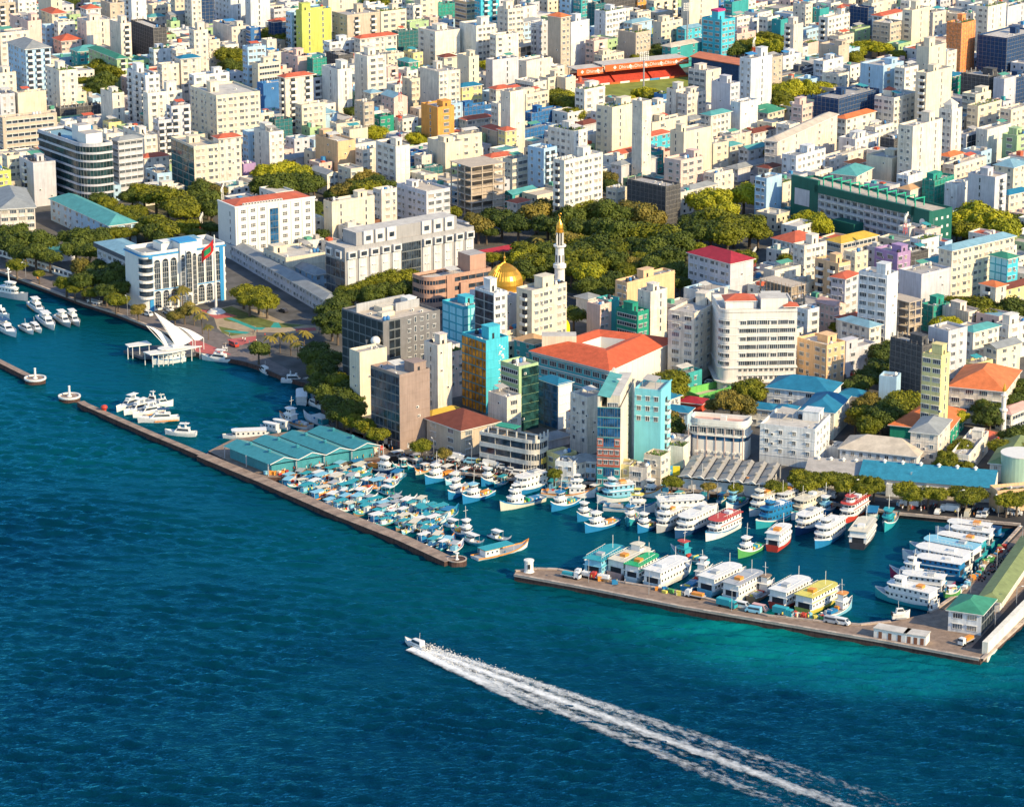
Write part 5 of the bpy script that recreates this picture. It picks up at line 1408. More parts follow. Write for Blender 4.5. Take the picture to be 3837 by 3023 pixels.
bays('vegetable_market', 'wide grey corrugated warehouse with a row of saw-toothed roof bays', 'warehouse', at('K', 1000, 868, GZ + 4.5), at('K', 1765, 948, GZ + 4.5), at('K', 1115, 695, GZ + 4.5), 4.5, .85, 7, GT, WHITE, .7, ref='the grey corrugated warehouse')
def shed(name, label, T, p1, p2, ze, zr, hd, m, mw, ref=None, vents=4):
    A, B_ = at(T, *p1, GZ + ze), at(T, *p2, GZ + ze); d = B_ - A; d.z = 0; W = d.length; a = math.atan2(d.y, d.x); t = thing(name, label, 'warehouse', (A.x, A.y, GZ), a); OBST.append(rect(A, W, 2 * hd, a)); D = 2 * hd
    b = MB(); walls(b, W, D, ze, mw, 0); b.build('wall', t); b = MB(); gable_roof(b, W, D, ze, m, mw, .8, 'x', zr - ze); b.build('roof', t)
    for i in range(int(W / 5)): inst('window', T_W, t, ((i + .5) * W / int(W / 5), 0, 1.2))
    for i in range(vents): b = MB(); b.lathe(W * (.15 + .7 * i / max(1, vents - 1)), hd - .5, [(.5, zr - .6), (.5, zr + .3), (.8, zr + .4), (0, zr + 1)], WHITE, 8); b.build('roof_vent', t)
    if ref: LANDMARKS.append((ref, proj((A.x + d.x / 2, A.y + d.y / 2, 6))))
    return t
shed('blue_warehouse', 'long warehouse with a bright blue sheet roof behind the quay trees', 'L', (790, 872), (1895, 962), 5, 8.2, 8, paint((.035, .25, .38), .6, .25, .5, .1), WHITE, 'the long blue-roofed warehouse', 6)
shed('grey_warehouse', 'low warehouse with a dull grey roof left of the blue-roofed one', 'L', (330, 835), (785, 868), 4.5, 7.0, 8, roofm('f'), WHITE, None, 4)
# walled sports court
A = P('K1040,185 K1330,118 K1445,165 K1170,238'); slab('court_surface', A, GZ - .02, GZ + .01, SAND, paint((.60, .48, .38), .9)); b = MB()
for i in range(4):
    p, q = A[i], A[(i + 1) % 4]; d = (q - p).normalized(); n_ = Vector((-d.y, d.x, 0)) * .2
    b.raw([(*(p - n_)[:2], GZ), (*(q - n_)[:2], GZ), (*(q - n_)[:2], GZ + 2.4), (*(p - n_)[:2], GZ + 2.4), (*(p + n_)[:2], GZ), (*(q + n_)[:2], GZ), (*(q + n_)[:2], GZ + 2.4), (*(p + n_)[:2], GZ + 2.4)], [(0, 1, 2, 3), (5, 4, 7, 6), (3, 2, 6, 7)], paint((.15, .50, .12), .7))
o_ = b.build('court_wall'); tag(o_, 'bright green wall round a bare sports court', 'wall')
# water tank
tp = at('L', 2150, 965, GZ); t = thing('storage_tank', 'pale green round storage tank cut by the right edge', 'tank', (tp.x, tp.y + 6, GZ)); TG = paint((.40, .58, .45), .6, .12)
b = MB(); b.cyl(0, 0, -.5, 9.5, 6, TG, 32); b.build('shell', t); b = MB(); b.cyl(0, 0, 9.5, 9.8, 6.15, WHITE, 32, 6.15); b.build('rim', t); OBST.append(rect((tp.x - 6, tp.y), 12, 12, 0))
# small mosque minaret
mp2 = at('L', 1985, 515, GZ); t = thing('small_minaret', 'small white minaret with a gold tip beside the gallery-fronted mosque', 'minaret', (mp2.x, mp2.y, GZ)); OBST.append(rect((mp2.x - 1, mp2.y - 1), 2, 2, 0))
b = MB(); b.lathe(0, 0, [(1.1, -.5), (1.0, 8), (1.4, 8.3), (1.4, 8.9), (.8, 8.9), (.75, 13), (1.2, 13.3), (1.2, 13.8), (.6, 13.8), (.6, 15)], WHITE, 12); b.build('shaft', t); b = MB(); b.lathe(0, 0, [(.7, 15), (.6, 15.8), (.1, 17.6), (0, 17.6)], GM, 10); b.build('gold_cap', t)
# stadium
TUR = asphalt((.26, .30, .06), 'pitch_turf', .15, .35)
a0, a1 = at('C', 560, 740, GZ), at('C', 1490, 645, GZ); d = (a1 - a0); d.z = 0; L = d.length; ang = math.atan2(d.y, d.x); fw = Vector((math.sin(ang), -math.cos(ang), 0))
slab('stadium_pitch', [a0, a1, a1 + fw * 78, a0 + fw * 78], GZ - .02, GZ + .03, TUR, TUR); OBST.append([(p.x, p.y) for p in (a0 - fw * 16, a1 - fw * 16, a1 + fw * 60, a0 + fw * 60)])
OR = paint((.72, .14, .04), .6, .1, name='orange_fascia'); SE = paint((.55, .07, .04), .7, .2, name='red_seats')
t = thing('stadium_stand', 'long stadium stand with an orange lettered fascia above red seats', 'grandstand', (a0.x, a0.y, GZ), ang); LANDMARKS.append(('the orange stadium stand', proj((a0.x + d.x / 2, a0.y + d.y / 2, 8))))
LANDMARKS.append(('the football pitch', proj(tuple((a0 + a1) / 2 + fw * 25))))
for blk in range(3):
    x0, x1 = L * (blk / 3) + .6, L * ((blk + 1) / 3) - .6
    for s_ in range(9): boxpart(t, 'seat_row', x0, 1.5 + s_ * 1.0, 0, x1, 2.5 + s_ * 1.0, 1.2 + s_ * .52, SE)
cut = L * .24
for x0, x1, z0, y0 in ((0, cut, 5.6, 1.5), (cut, L, 6.6, 0)):
    boxpart(t, 'fascia', x0, y0, z0, x1, y0 + .4, z0 + 3.4, OR); boxpart(t, 'roof', x0, y0 + .4, z0 + 2.9, x1, 13, z0 + 3.2, roofm('F'))
    for i in range(int((x1 - x0) / 9) + 1): boxpart(t, 'post', min(x0 + i * 9, x1 - .3), 10.6, 0, min(x0 + i * 9, x1 - .3) + .3, 10.9, z0 + 2.9, STEEL)
for i in range(7):
    x = L * (.03 + .14 * i); z0, y0 = (5.6, 1.5) if x < cut else (6.6, 0)
    fc = bpy.data.curves.new('lettering', 'FONT'); fc.body = 'Dhiraagu'; fc.size = 2.5; fc.extrude = .03; fc.materials.append(WHITE); LETM = globals().get('LETM') or text_mesh(fc); fo = bpy.data.objects.new('lettering', LETM); col.objects.link(fo); fo.parent = t; fo.location = (x + 3.4, y0 - .06, z0 + .9); fo.rotation_euler = (math.pi / 2, 0, 0)
    b = MB(); b.face([(x + 1, y0 - .05, z0 + .8), (x + 2, y0 - .05, z0 + 1.8), (x + 1, y0 - .05, z0 + 2.8), (x, y0 - .05, z0 + 1.8)], WHITE); b.build('diamond_mark', t)
b = MB()
for i in range(int(L / 6)): b.box(i * 6 + .2, -1.2, 0, i * 6 + 5.8, -1.1, 1, rnd.choice([OR, WHITE, BLUE, OR]))
b.build('advertising_boards', t)
# second stand: red roof over dark netting
c1, c2, c3 = at('C', 1925, 552, GZ + 12), at('C', 1500, 478, GZ + 12), at('C', 2000, 502, GZ + 12)
t = thing('covered_stand', 'covered stand with a broad orange-red roof right of the pitch', 'grandstand', (c1.x, c1.y, GZ)); V = c2 - c1; U = at('C', 2040, 490, GZ + 12) - c1; V.z = U.z = 0; U = U.normalized() * 16; OBST.append([(p.x, p.y) for p in (c1, c1 + U, c1 + U + V, c1 + V)]); LANDMARKS.append(('the covered stand', proj((c1.x + V.x / 2, c1.y + V.y / 2, 10))))
b = MB(); q = [(0, 0), (U.x, U.y), (U.x + V.x, U.y + V.y), (V.x, V.y)]; b.raw([(x, y, 12) for x, y in q] + [(x, y, 11.6) for x, y in q], [(0, 1, 2, 3), (7, 6, 5, 4), (4, 5, 1, 0), (5, 6, 2, 1), (6, 7, 3, 2), (7, 4, 0, 3)], paint((.62, .20, .10), .7, .25)); b.build('roof', t)
b = MB(); q = [(x * .94 + U.x * .03 + V.x * .03, y * .94 + U.y * .03 + V.y * .03) for x, y in q]; b.prism(q if True else q, 0, 11.55, wallm('Nb'), cap=False); b.build('netted_wall', t)
# floodlight and radio masts
def mast(T, x, y0, y1, zb, label, red=True, w0=1.0, floods=False):
    """y0 top and y1 foot, zb height of the foot above the street"""
    f = at(T, x, y1, GZ + zb); lo, hi = 1, 90
    for _ in range(30):
        m_ = (lo + hi) / 2
        if proj((f.x, f.y, GZ + zb + m_))[1] > src(T, x, y0)[1]: lo = m_
        else: hi = m_
    H = lo; t = thing('floodlight_mast' if floods else 'radio_mast', label, 'mast', (f.x, f.y, GZ + zb), .4)
    if floods:
        b = MB(); b.cyl(0, 0, -1, H, .55, STEEL, 8, .3); b.build('pole', t); b = MB()
        for i in range(5):
            b.bar((-2.6, 0, H - i * .9), (2.6, 0, H - i * .9), .06, STEEL)
            for j in range(5): b.box(-2.5 + j * 1.1, -.4, H - i * .9 - .25, -1.8 + j * 1.1, .1, H - i * .9 + .25, WHITE)
        b.build('lamp_rack', t); return t
    seg = max(4, int(H / 2.2)); RED = paint((.62, .05, .04), .6)
    for k in range(seg):
        z0, z1 = H * k / seg, H * (k + 1) / seg; b = MB(); m = RED if (k // 2) % 2 == 0 else WHITE; w_ = lambda z: w0 * (1 - .75 * z / H)
        for i in range(3):
            p = lambda i, z: (w_(z) * math.cos(i * 2.094), w_(z) * math.sin(i * 2.094), z)
            b.bar(p(i, z0), p(i, z1), .09, m, 3); b.bar(p(i, z0), p(i + 1, z1), .05, m, 3); b.bar(p(i, z1), p(i + 1, z1), .05, m, 3)
        b.build('mast_section', t)
    b = MB()
    for i in range(5): b.box(-.9 + .3 * i, -.9, H * (.72 + .05 * i), -.5 + .3 * i, -.6, H * (.72 + .05 * i) + 1.4, WHITE)
    b.build('antennas', t); return t
mast('C', 1110, 445, 775, 0, 'tall floodlight mast standing before the orange stand', floods=True); mast('C', 1475, 30, 545, 0, 'tall floodlight mast between the two stadium stands', floods=True)
mast('C', 180, 190, 480, 8, 'slim floodlight mast left of the tall beige tower', floods=True)
mast('B', 1220, 620, 1190, 4, 'red and white lattice mast in front of the pink-white block', w0=1.6); mast('H', 1162, 225, 400, 18, 'red and white lattice mast on the purple-blue building'); mast('E', 1705, 225, 425, 0, 'red and white lattice mast behind the arched building')
mast('A', 1885, 1550, 1800, 6, 'red and white mast left of the red-roofed white office'); mast('C', 2040, 320, 480, 20, 'whitish lattice mast right of the covered stand', w0=1.2); mast('D', 720, 1140, 1260, 8, 'small lattice mast on the low houses right of centre', w0=.7); mast('G', 2040, 520, 680, 0, 'red and white mast beside the colonnaded museum')
# flagpole
fp = at('E', 1830, 1062, GZ); t = thing('flagpole', 'very tall white flagpole with a red and green flag on the square', 'flagpole', (fp.x, fp.y, GZ)); LANDMARKS.append(('the great flagpole', proj((fp.x, fp.y, 10))))
b = MB(); b.cyl(0, 0, 0, 30, .5, WHITE, 12, .22); b.build('pole', t); b = MB(); b.cyl(0, 0, 0, 1.2, 3.6, WHITE, 20, 2.2); b.build('pedestal', t); FR = paint((.75, .03, .03), .7); FG = paint((.02, .25, .10), .7)
def flagpt(u, v): return (-.4 - u * 4.6, .5 * math.sin(u * 7) * u, 28.6 - v * 4.6 - u * 5.2 - .4 * math.sin(u * 6))
for nm, u0, u1, v0, v1, m in (('flag_field', 0, 1, 0, 1, FR), ('flag_panel', .22, .78, .25, .75, FG)):
    b = MB()
    for i in range(10):
        for j in range(4):
            U0, U1, V0, V1 = u0 + (u1 - u0) * i / 10, u0 + (u1 - u0) * (i + 1) / 10, v0 + (v1 - v0) * j / 4, v0 + (v1 - v0) * (j + 1) / 4
            pts = [flagpt(U0, V0), flagpt(U1, V0), flagpt(U1, V1), flagpt(U0, V1)]
            if m is FG: b.face([(x, y - .03, z) for x, y, z in pts], m); b.face([(x, y + .03, z) for x, y, z in pts], m)
            else: b.face(pts, m)
    b.build(nm, t)
# seafront wall of arches on the left
wr = P('E-200,560 E20,592 E200,650 E420,720 E610,785'); b = MB()
tt = thing('arcaded_garden_wall', 'low white arcaded wall running along the left promenade', 'wall', (wr[0].x, wr[0].y, GZ))
for i in range(len(wr) - 1):
    p, q = wr[i] - wr[0], wr[i + 1] - wr[0]; d = q - p; n_ = int(d.length / 3); dn = d.normalized(); a_ = math.atan2(dn.y, dn.x)
    for k in range(n_):
        c = p + d * ((k + .5) / n_); b = MB(); l2 = d.length / n_ / 2; b.box(-l2, -.2, 2.2, l2, .2, 3.0, WHITE); b.box(-l2, -.2, 0, -l2 + .6, .2, 2.2, WHITE); b.box(-l2 + .6, -.12, 0, l2, .12, .8, WHITE)
        b.build('wall_bay', tt, loc=(c.x, c.y, 0), rz=a_)
# tent-roofed jetty
jp = at('E', 1420, 1400, 1.4); t = thing('tent_jetty', 'landing stage under three sweeping white tent sails', 'jetty', (jp.x, jp.y, 0)); LANDMARKS.append(('the tent-roofed jetty', proj((jp.x, jp.y, 5))))
loc_ = lambda T, x, y, z: at(T, x, y, z) - Vector((jp.x, jp.y, 0))
def plate(nm, pts, z0, z1, m): 
    b = MB(); q = [loc_('E', x, y, z1) for x, y in pts]
    if area2(q) < 0: q = q[::-1]
    b.prism([(p.x, p.y) for p in q], z0, z1, m); return b.build(nm, t)
plate('deck', ((1045, 1385), (1280, 1345), (1660, 1325), (1715, 1385), (1640, 1415), (1300, 1440), (1200, 1440)), .5, 1.4, wallm('d'))
plate('flat_canopy', ((1058, 1330), (1240, 1300), (1285, 1330), (1090, 1352)), 4.6, 4.9, WHITE); plate('flat_canopy', ((1210, 1395), (1540, 1345), (1710, 1345), (1460, 1400), (1270, 1420)), 4.8, 5.1, WHITE)
for x, y, z in ((1080, 1355, 4.6), (1260, 1335, 4.6), (1180, 1345, 4.6), (1120, 1350, 4.6), (1225, 1400, 4.8), (1290, 1418, 4.8), (1380, 1408, 4.8), (1460, 1398, 4.8), (1540, 1382, 4.8), (1620, 1365, 4.8), (1690, 1348, 4.8), (1400, 1370, 4.8), (1500, 1355, 4.8), (1340, 1412, 4.8), (1420, 1403, 4.8)):
    p = loc_('E', x, y, z); b = MB(); b.bar((p.x, p.y, 0), (p.x, p.y, z), .16, WHITE, 6); b.build('post', t)
SAIL = paint((.85, .83, .78), .6, .05, name='sail_fabric')
def sail(A, B_, C_, sag, belly):
    B_ = loc_('E', *B_); C_ = loc_('E', *C_); yy = (B_.y + C_.y) / 2 + jp.y + A[2]; sx_, sy_ = src('E', A[0], A[1]); a_, b__, c_ = ray(sx_, sy_); k_ = yy / b__
    A = Vector((a_ * k_, yy, CAM_H + c_ * k_)) - Vector((jp.x, jp.y, 0)); b = MB(); N_ = 12
    def S(u, v):
        p = A * (1 - u) + (B_ * (1 - v) + C_ * v) * u; s_ = math.sin(math.pi * u); p = p + Vector((0, 0, -sag * s_ - belly * math.sin(math.pi * v) * u)); e = (v - .5); m_ = (B_ + C_) / 2 - A
        return p + ((A * (1 - u) + ((B_ + C_) / 2) * u) - p) * (.02 * s_ * abs(e) * 2)
    for i in range(N_):
        for j in range(6):
            b.face([S(i / N_, j / 6), S((i + 1) / N_, j / 6), S((i + 1) / N_, (j + 1) / 6), S(i / N_, (j + 1) / 6)], SAIL)
    b.build('sail', t)
    for q in (B_, C_): b = MB(); b.bar((q.x, q.y, 1), (q.x, q.y, q.z), .14, WHITE, 6); b.build('sail_mast', t)
    b = MB(); b.bar(B_, A, .14, WHITE, 5); b.build('boom', t)
sail((1308, 1062, 3), (1495, 1350, 5.0), (1630, 1296, 6.0), -.6, .5); sail((1238, 1175, 1), (1400, 1348, 5.0), (1462, 1318, 5.2), -1.2, .5); sail((1488, 1178, 3), (1650, 1298, 5.2), (1722, 1275, 6.0), -.8, .5)
# high white sea wall on the outer side of the right pier
pts = P('M1835,1245 M2168,905 M2700,430'); b = wall_run('b', pts, 1.6, 5.2, paint((.80, .74, .62), .8, .15), paint((.82, .78, .68), .8)); o_ = b.build('sea_wall'); tag(o_, 'high cream sea wall along the outer edge of the right-hand pier', 'wall')
# low white huts at the pier edge
for i, (q1, q2, lab) in enumerate((((895, 1100), (1165, 1148), 'long low white store hut on the pier edge'), ((1150, 1145), (1335, 1172), 'shorter white store hut right of the long one on the pier edge'))):
    A_, B_ = at('M', *q1, GZ), at('M', *q2, GZ); d = B_ - A_; a_ = math.atan2(d.y, d.x); t = thing('store_hut', lab, 'hut', (A_.x, A_.y, GZ), a_); W = d.length
    boxpart(t, 'wall', 0, 0, 0, W, 4, 2.6, WHITE); boxpart(t, 'roof', -.2, -.2, 2.6, W + .2, 4.2, 2.85, roofm('F'))
    for k in range(3): boxpart(t, 'door', W * (.15 + .3 * k), -.06, .1, W * (.15 + .3 * k) + 1, 0, 2, wallm('n'))
# billboard
bp_ = at('K', 850, 905, GZ); bq_ = at('K', 1010, 905, GZ); d = bq_ - bp_; t = thing('billboard', 'wide blue and yellow billboard on posts by the grey warehouse', 'billboard', (bp_.x, bp_.y, GZ), math.atan2(d.y, d.x)); W = d.length
boxpart(t, 'board', 0, 0, 1.8, W, .25, 4.9, paint((.12, .50, .75), .5)); boxpart(t, 'yellow_panel', W * .62, -.04, 1.8, W, 0, 4.9, paint((.85, .72, .05), .5)); boxpart(t, 'white_stripe', W * .08, -.05, 3, W * .55, -.01, 3.7, WHITE)
for x in (.1, .9): boxpart(t, 'post', W * x - .12, .05, 0, W * x + .12, .2, 1.8, STEEL)
# white radar ball
rp = at('F', 1010, 1305, GZ + 23); t = thing('radar_ball', 'white radar ball on the roof of the straw-coloured block', 'radome', (rp.x, rp.y, rp.z - 1.7)); b = MB(); b.lathe(0, 0, [(0, .2), (.9, .4), (1.5, 1.0), (1.7, 1.8), (1.5, 2.6), (.9, 3.2), (0, 3.4)], WHITE, 18); b.build('ball', t, True); boxpart(t, 'frame', -.7, -.7, -2.5, .7, .7, .5, STEEL)

# brick and glass tower, and the plain cyan tower beside it
t, W, D = lot('brick_glass_tower', 'narrow tower with blue glazing and brick-red panels over a shop, white side wall', 'tower', 'K', 312, 510, 636, 292, 26, 80, ref='the brick and glass tower')
CRM = paint((.72, .66, .54), .75, .15, .25, .2, name='cream_render'); b = MB(); walls(b, W, D, 26, CRM, .9, rm=roofm('F'), rb=b); b.build('wall', t)
BRK = paint((.42, .12, .08), .8, .2, name='brick_panel'); TL = paint((.03, .30, .34), .6, .1)
def Lq(u): return D * (1 - u)
for f in range(8):
    z = f * 3.25 + .2
    for i, u in enumerate((0, .30, .36, .64, .70)):
        pass
    for (u0, u1) in ((0, .27), (.27, .73), (.73, 1)):
        side = u0 == 0 or u1 == 1; glassy = (f >= 5) or (not side and f in (1, 4)) ; base = f == 0
        if glassy:
            k = 2 if side else 5
            for i in range(k): inst('pane', PANES['b'], t, (-.02, Lq(u0 + (u1 - u0) * (i + .04) / k), z), -math.pi / 2, (D * (u1 - u0) / k * .94, 1, 3.0))
        else:
            b = MB(); b.box(-.14, Lq(u1), z - .1, 0, Lq(u0), z + 3.1, TL if base or f == 1 else BRK); b.build('facade_panel', t)
            for q_ in ((.5,) if side else (.25, .75)): inst('window', T_w, t, (-.14, Lq(u0 + (u1 - u0) * q_), z + .9), -math.pi / 2)
for f in range(8): boxpart(t, 'floor_band', -.22, 0, f * 3.25 + 3.1, 0, D, f * 3.25 + 3.3, TL)
facade(t, 'right', W, D, 8, 's1'); boxpart(t, 'roof_house', W * .1, D * .1, 25.1, W * .9, D * .65, 29, CRM, roofm('F')); b = MB(); b.raw([(0, D * .45, 29.1), (W * .8, D * .45, 29.1), (W * .8, D, 29.9), (0, D, 29.9)], [(0, 1, 2, 3)], roofm('t')); b.box(0.1, D * .9, 25, W - .1, D * .99, 29.4, CRM); b.build('lean_to_roof', t)
for i in range(9): inst('window', T_w, t, (.0, D * (.2 + .07 * i), 26.2), -math.pi / 2) if i < 5 else None
inst('satellite_dish', T_di, t, (W * .5, D * .4, 29), 1); inst('satellite_dish', T_di, t, (W * .8, D * .2, 25.1), 2)
t, W, D = lot('plain_cyan_tower', 'plain sky-blue tower wall with nine small windows high up', 'tower', 'K', 628, 852, 866, 142, 28, 72, W=12, ref='the plain sky-blue tower')
SB = paint((.20, .58, .66), .75, .08, .3, .1, name='sky_blue_wall'); b = MB(); walls(b, W, D, 28, SB, .9, rm=roofm('F'), rb=b); b.build('wall', t)
for f in range(3):
    for u in (.17, .5, .82): inst('window', T_w, t, (0, D * (1 - u), 24.2 - f * 3.3), -math.pi / 2, (1.1, 1, 1.1))
boxpart(t, 'parapet_cap', -.3, -.3, 28, W + .3, .2, 28.3, SB); facade(t, 'right', W, D, 8, 'b1'); roof_bits(t, W, D, 27.1, ['tanks'], 8, WHITE, 'z')
# long dark green building with pergola frames on the roof
GD = paint((.015, .13, .10), .6, .12, name='dark_green_cladding'); GL = paint((.03, .42, .26), .6, .1, name='bright_green_steel')
t, W, D = lot('long_green_building', 'very long dark green building with bright green frames on its roof and a balcony grid', 'school building', 'H', 218, 1388, 1562, 208, 19, 40, ref='the long dark green building')
b = MB(); walls(b, W, D, 19, GD, .9, rm=roofm('c'), rb=b); b.build('wall', t)
y0, y1 = D * .13, D * .80
boxpart(t, 'balcony_wall', -.12, y0, .2, 0, y1, 15.6, wallm('x'))
for f in range(5):
    boxpart(t, 'balcony_slab', -1.1, y0, f * 3.1 + .3, -.12, y1, f * 3.1 + .55, WHITE); boxpart(t, 'balcony_rail', -1.1, y0, f * 3.1 + .55, -1.0, y1, f * 3.1 + 1.4, wallm('x'))
    n_ = 14
    for i in range(n_): inst('window', (T_W, T_ww, T_b)[i % 2], t, (-.12, y0 + (y1 - y0) * (i + .5) / n_, f * 3.1 + 1.3), -math.pi / 2)
for i in range(15): boxpart(t, 'balcony_fin', -1.1, y0 + (y1 - y0) * i / 14 - .12, .3, -.12, y0 + (y1 - y0) * i / 14 + .12, 15.8, WHITE)
boxpart(t, 'green_fascia', -1.4, y0 - 2, 15.9, 0, y1 + 2, 19.2, GD); boxpart(t, 'green_end_panel', -1.4, 0, 0, 0, y0, 19.2, GD); boxpart(t, 'green_end_panel', -1.4, y1, 0, 0, D, 21, GD)
boxpart(t, 'green_porch', -7, D * .46, 0, -1.4, D * .62, 8, GD); boxpart(t, 'end_opening', -1.5, D * .86, 9, -1.4, D * .97, 16, wallm('x'))
for i in range(11):
    y = D * (.12 + .066 * i); b = MB(); 
    for x in (.3, W * .45): b.box(x, y, 19, x + .4, y + .4, 22.2, GL)
    b.box(.3, y, 22.2, W * .5, y + .4, 22.6, GL); b.box(.3, y, 21.3, .7, y + 3.2, 21.6, GL); b.build('pergola_frame', t)
for f in range(4):
    for i in range(3): boxpart(t, 'square_window', W * (.2 + .27 * i), -.08, f * 3.6 + 4, W * (.2 + .27 * i) + 1.1, 0, f * 3.6 + 5.1, WHITE)
b = MB(); b.lathe(0, 0, [(1.3, 0), (1.6, .05), (1.6, .12), (1.25, .12), (1.2, .05), (.8, .05), (.7, .1), (0, .1)], WHITE, 20); o_ = b.build('round_emblem', t, loc=(-1.45, D * .045, 14)); o_.rotation_euler = (0, -math.pi / 2, 0); boxpart(t, 'emblem_scroll', -1.5, D * .02, 11.4, -1.41, D * .07, 12, WHITE)

# red-roofed white office with a blue glass strip
t, W, D = lot('red_roofed_office', 'tall white office with a thin red roof and one blue glass strip up its front', 'office building', 'E', 1842, 1990, 2663, 185, 22, 32, ref='the red-roofed white office')
b = MB(); walls(b, W, D, 22, WHITE, 0); b.build('wall', t); b = MB(); hip_roof(b, W - 2, D - 3, 22.3, roofm('r'), .3, 1.5, 1, 2.4); b.build('roof', t)
b = MB(); b.box(-.3, -.3, 22, W + .3, .5, 22.7, WHITE); b.box(-.3, .5, 22, .4, D, 22.7, WHITE); b.build('parapet', t)
six = MB()
for i in range(3):
    for j in range(2): six.box(-1.0 + i * .72, -.05, j * .75, -.45 + i * .72, 0, .6 + j * .75, GLASS)
SIX = six.mesh('window')
for f in range(7):
    for u in (.10, .22, .34, .62, .77, .91): inst('window', SIX, t, (W * u, 0, f * 3.05 + 1.3))
    for i in range(3): inst('pane', PANES['b'], t, (W * (.43 + .035 * i), -.02, f * 2.7 + 1.2), 0, (W * .034, 1, 2.65))
for u in (.03, .16, .28, .40, .55, .70, .84, .97): boxpart(t, 'pilaster', W * u - .2, -.22, 0, W * u + .2, 0, 21.8, WHITE)
for f in range(6): inst('window', T_s, t, (0, D * .3, f * 3.2 + 2), -math.pi / 2)
for i in range(14): inst('air_conditioner', T_ac, t, (W * .12 + i * 1.3, .9, 22.7))
# white script on the cyan flank of the gold-glass tower is hung as thin bars
o, W_, D_ = place('F', 1740, 1945, 2135, 1300, 8 * FH + .9, R(38)); t = thing('wall_script', 'faded white vertical script on the cyan flank of the gold-glass tower', 'wall lettering', o, R(38)); q = random.Random(9)
for i in range(26):
    z = 4 + i * .75; x = W_ * (.62 + .1 * math.sin(i * 1.7)); b = MB(); b.box(x, -.1, z, x + q.uniform(.2, 1.6), -.05, z + .14, WHITE); b.box(x + q.uniform(0, .8), -.1, z, x + q.uniform(.9, 1.0), -.05, z + q.uniform(.3, .9), WHITE); b.build('script_stroke', t)
def make_building(r):
    W, D, n = r['W'], r['D'], r['n']; h = hgt(r, n); wc = r['wc']
    wm = wallm(wc, True)
    nm = 'tower_block' if n >= 8 else ('house' if n <= 3 else 'apartment_block')
    if r['T'] in 'EFGJKLHM' and n > 3: nm = 'city_block'
    if wc[0] == 'N': nm = 'netted_building'
    if 'open' in r['opts']: nm = 'unfinished_building'
    root = bpy.data.objects.new(nm, None); col.objects.link(root); root.location = r['o']; root.rotation_euler = (0, 0, r['a'])
    r['root'] = root; r['cat'] = nm.replace('_', ' ')
    if 'open' in r['opts']: open_frame(root, W, D, n, wm, r['opts']); return
    flat = r['rf'] in 'fF'
    b = MB(); rb = MB()
    walls(b, W, D, h, wm, par=.9 if flat else 0, rm=roofm(r['rf'] if rnd.random() < .6 or r['rf'] == 'F' else rnd.choice('fFcFg')), rb=rb)
    ro = rb.build('roof', root) if flat else None
    # ledges, corner strips
    if wc[0] != 'N' and n > 2:
        st = rnd.random()
        if st < .45 and r['R'][0] not in 'g':
            for f in range(1, n): b.box(-.1, -.1, f * FH - .1, W + .1, 0, f * FH + .08, wm); b.box(-.1, 0, f * FH - .1, 0, D, f * FH + .08, wm)
        elif st < .6:
            for x in (0, W - .5): b.box(x, -.14, 0, x + .5, 0, h, wm)
        if rnd.random() < .35: b.box(-.25, -.25, h, W + .25, D + .25, h + .12, wm) if not flat else b.box(-.12, -.12, h - 1.2, W + .12, 0, h - .9, wm)
    b.build('wall', root)
    if not flat:
        b = MB()
        if rnd.random() < .3 and r['rf'] not in 'rmouc' and 'hip' not in r['opts'] and 'big' not in r['opts']: gable_roof(b, W, D, h, roofm(r['rf']), wm, along='x' if W > D else 'y')
        else: hip_roof(b, W, D, h + .05, roofm(r['rf']))
        b.build('roof', root)
    if 'RW' in r['opts']: b = MB(); b.box(.1, -.2, -1, W + .05, 0, h + .3, WHITE); b.build('white_side_wall', root)
    if 'RG' in r['opts']:
        for f in range(n):
            for i in range(4): b = MB(); b.box(W * (.14 + .215 * i), -.15, f * FH + .05, W * (.14 + .215 * i) + W * .21, 0, f * FH + FH - .03, SMOKE); b.build('glass_panel', root)
    gl = {'v': 't', 'u': 'b', 'z': 'z', 'e': 't', 'b': 't', 'c': 't'}.get(wc, 'k')
    if wc[0] == 'N': scaffold(root, W, D, h)
    else:
        facade(root, 'left', W, D, n, r['L'], gl); facade(root, 'right', W, D, n, r['R'], 'w' if wc == 'w' and r['R'] == 'g3' else gl)
        bk = MB()
        for side in ('far', 'back'):
            (ox, oy), rz, ln = FIX[side](W, D); c, s = math.cos(rz), math.sin(rz); k = int(ln / 4)
            for f in range(1, n):
                for i in range(k):
                    t = (i + .5) * ln / k
                    def Pt(u, v, z): return (ox + c * u + s * v, oy + s * u - c * v, z)
                    bk.face([Pt(t - .5, .03, f * FH + 1), Pt(t + .5, .03, f * FH + 1), Pt(t + .5, .03, f * FH + 2.3), Pt(t - .5, .03, f * FH + 2.3)], GLASS)
        if wc not in ('x',) and r['rf'] in 'fF': bk.build('rear_windows', root, kind='stuff')
    if flat: roof_bits(ro, W, D, h - .9, r['opts'], n, wm, wc)
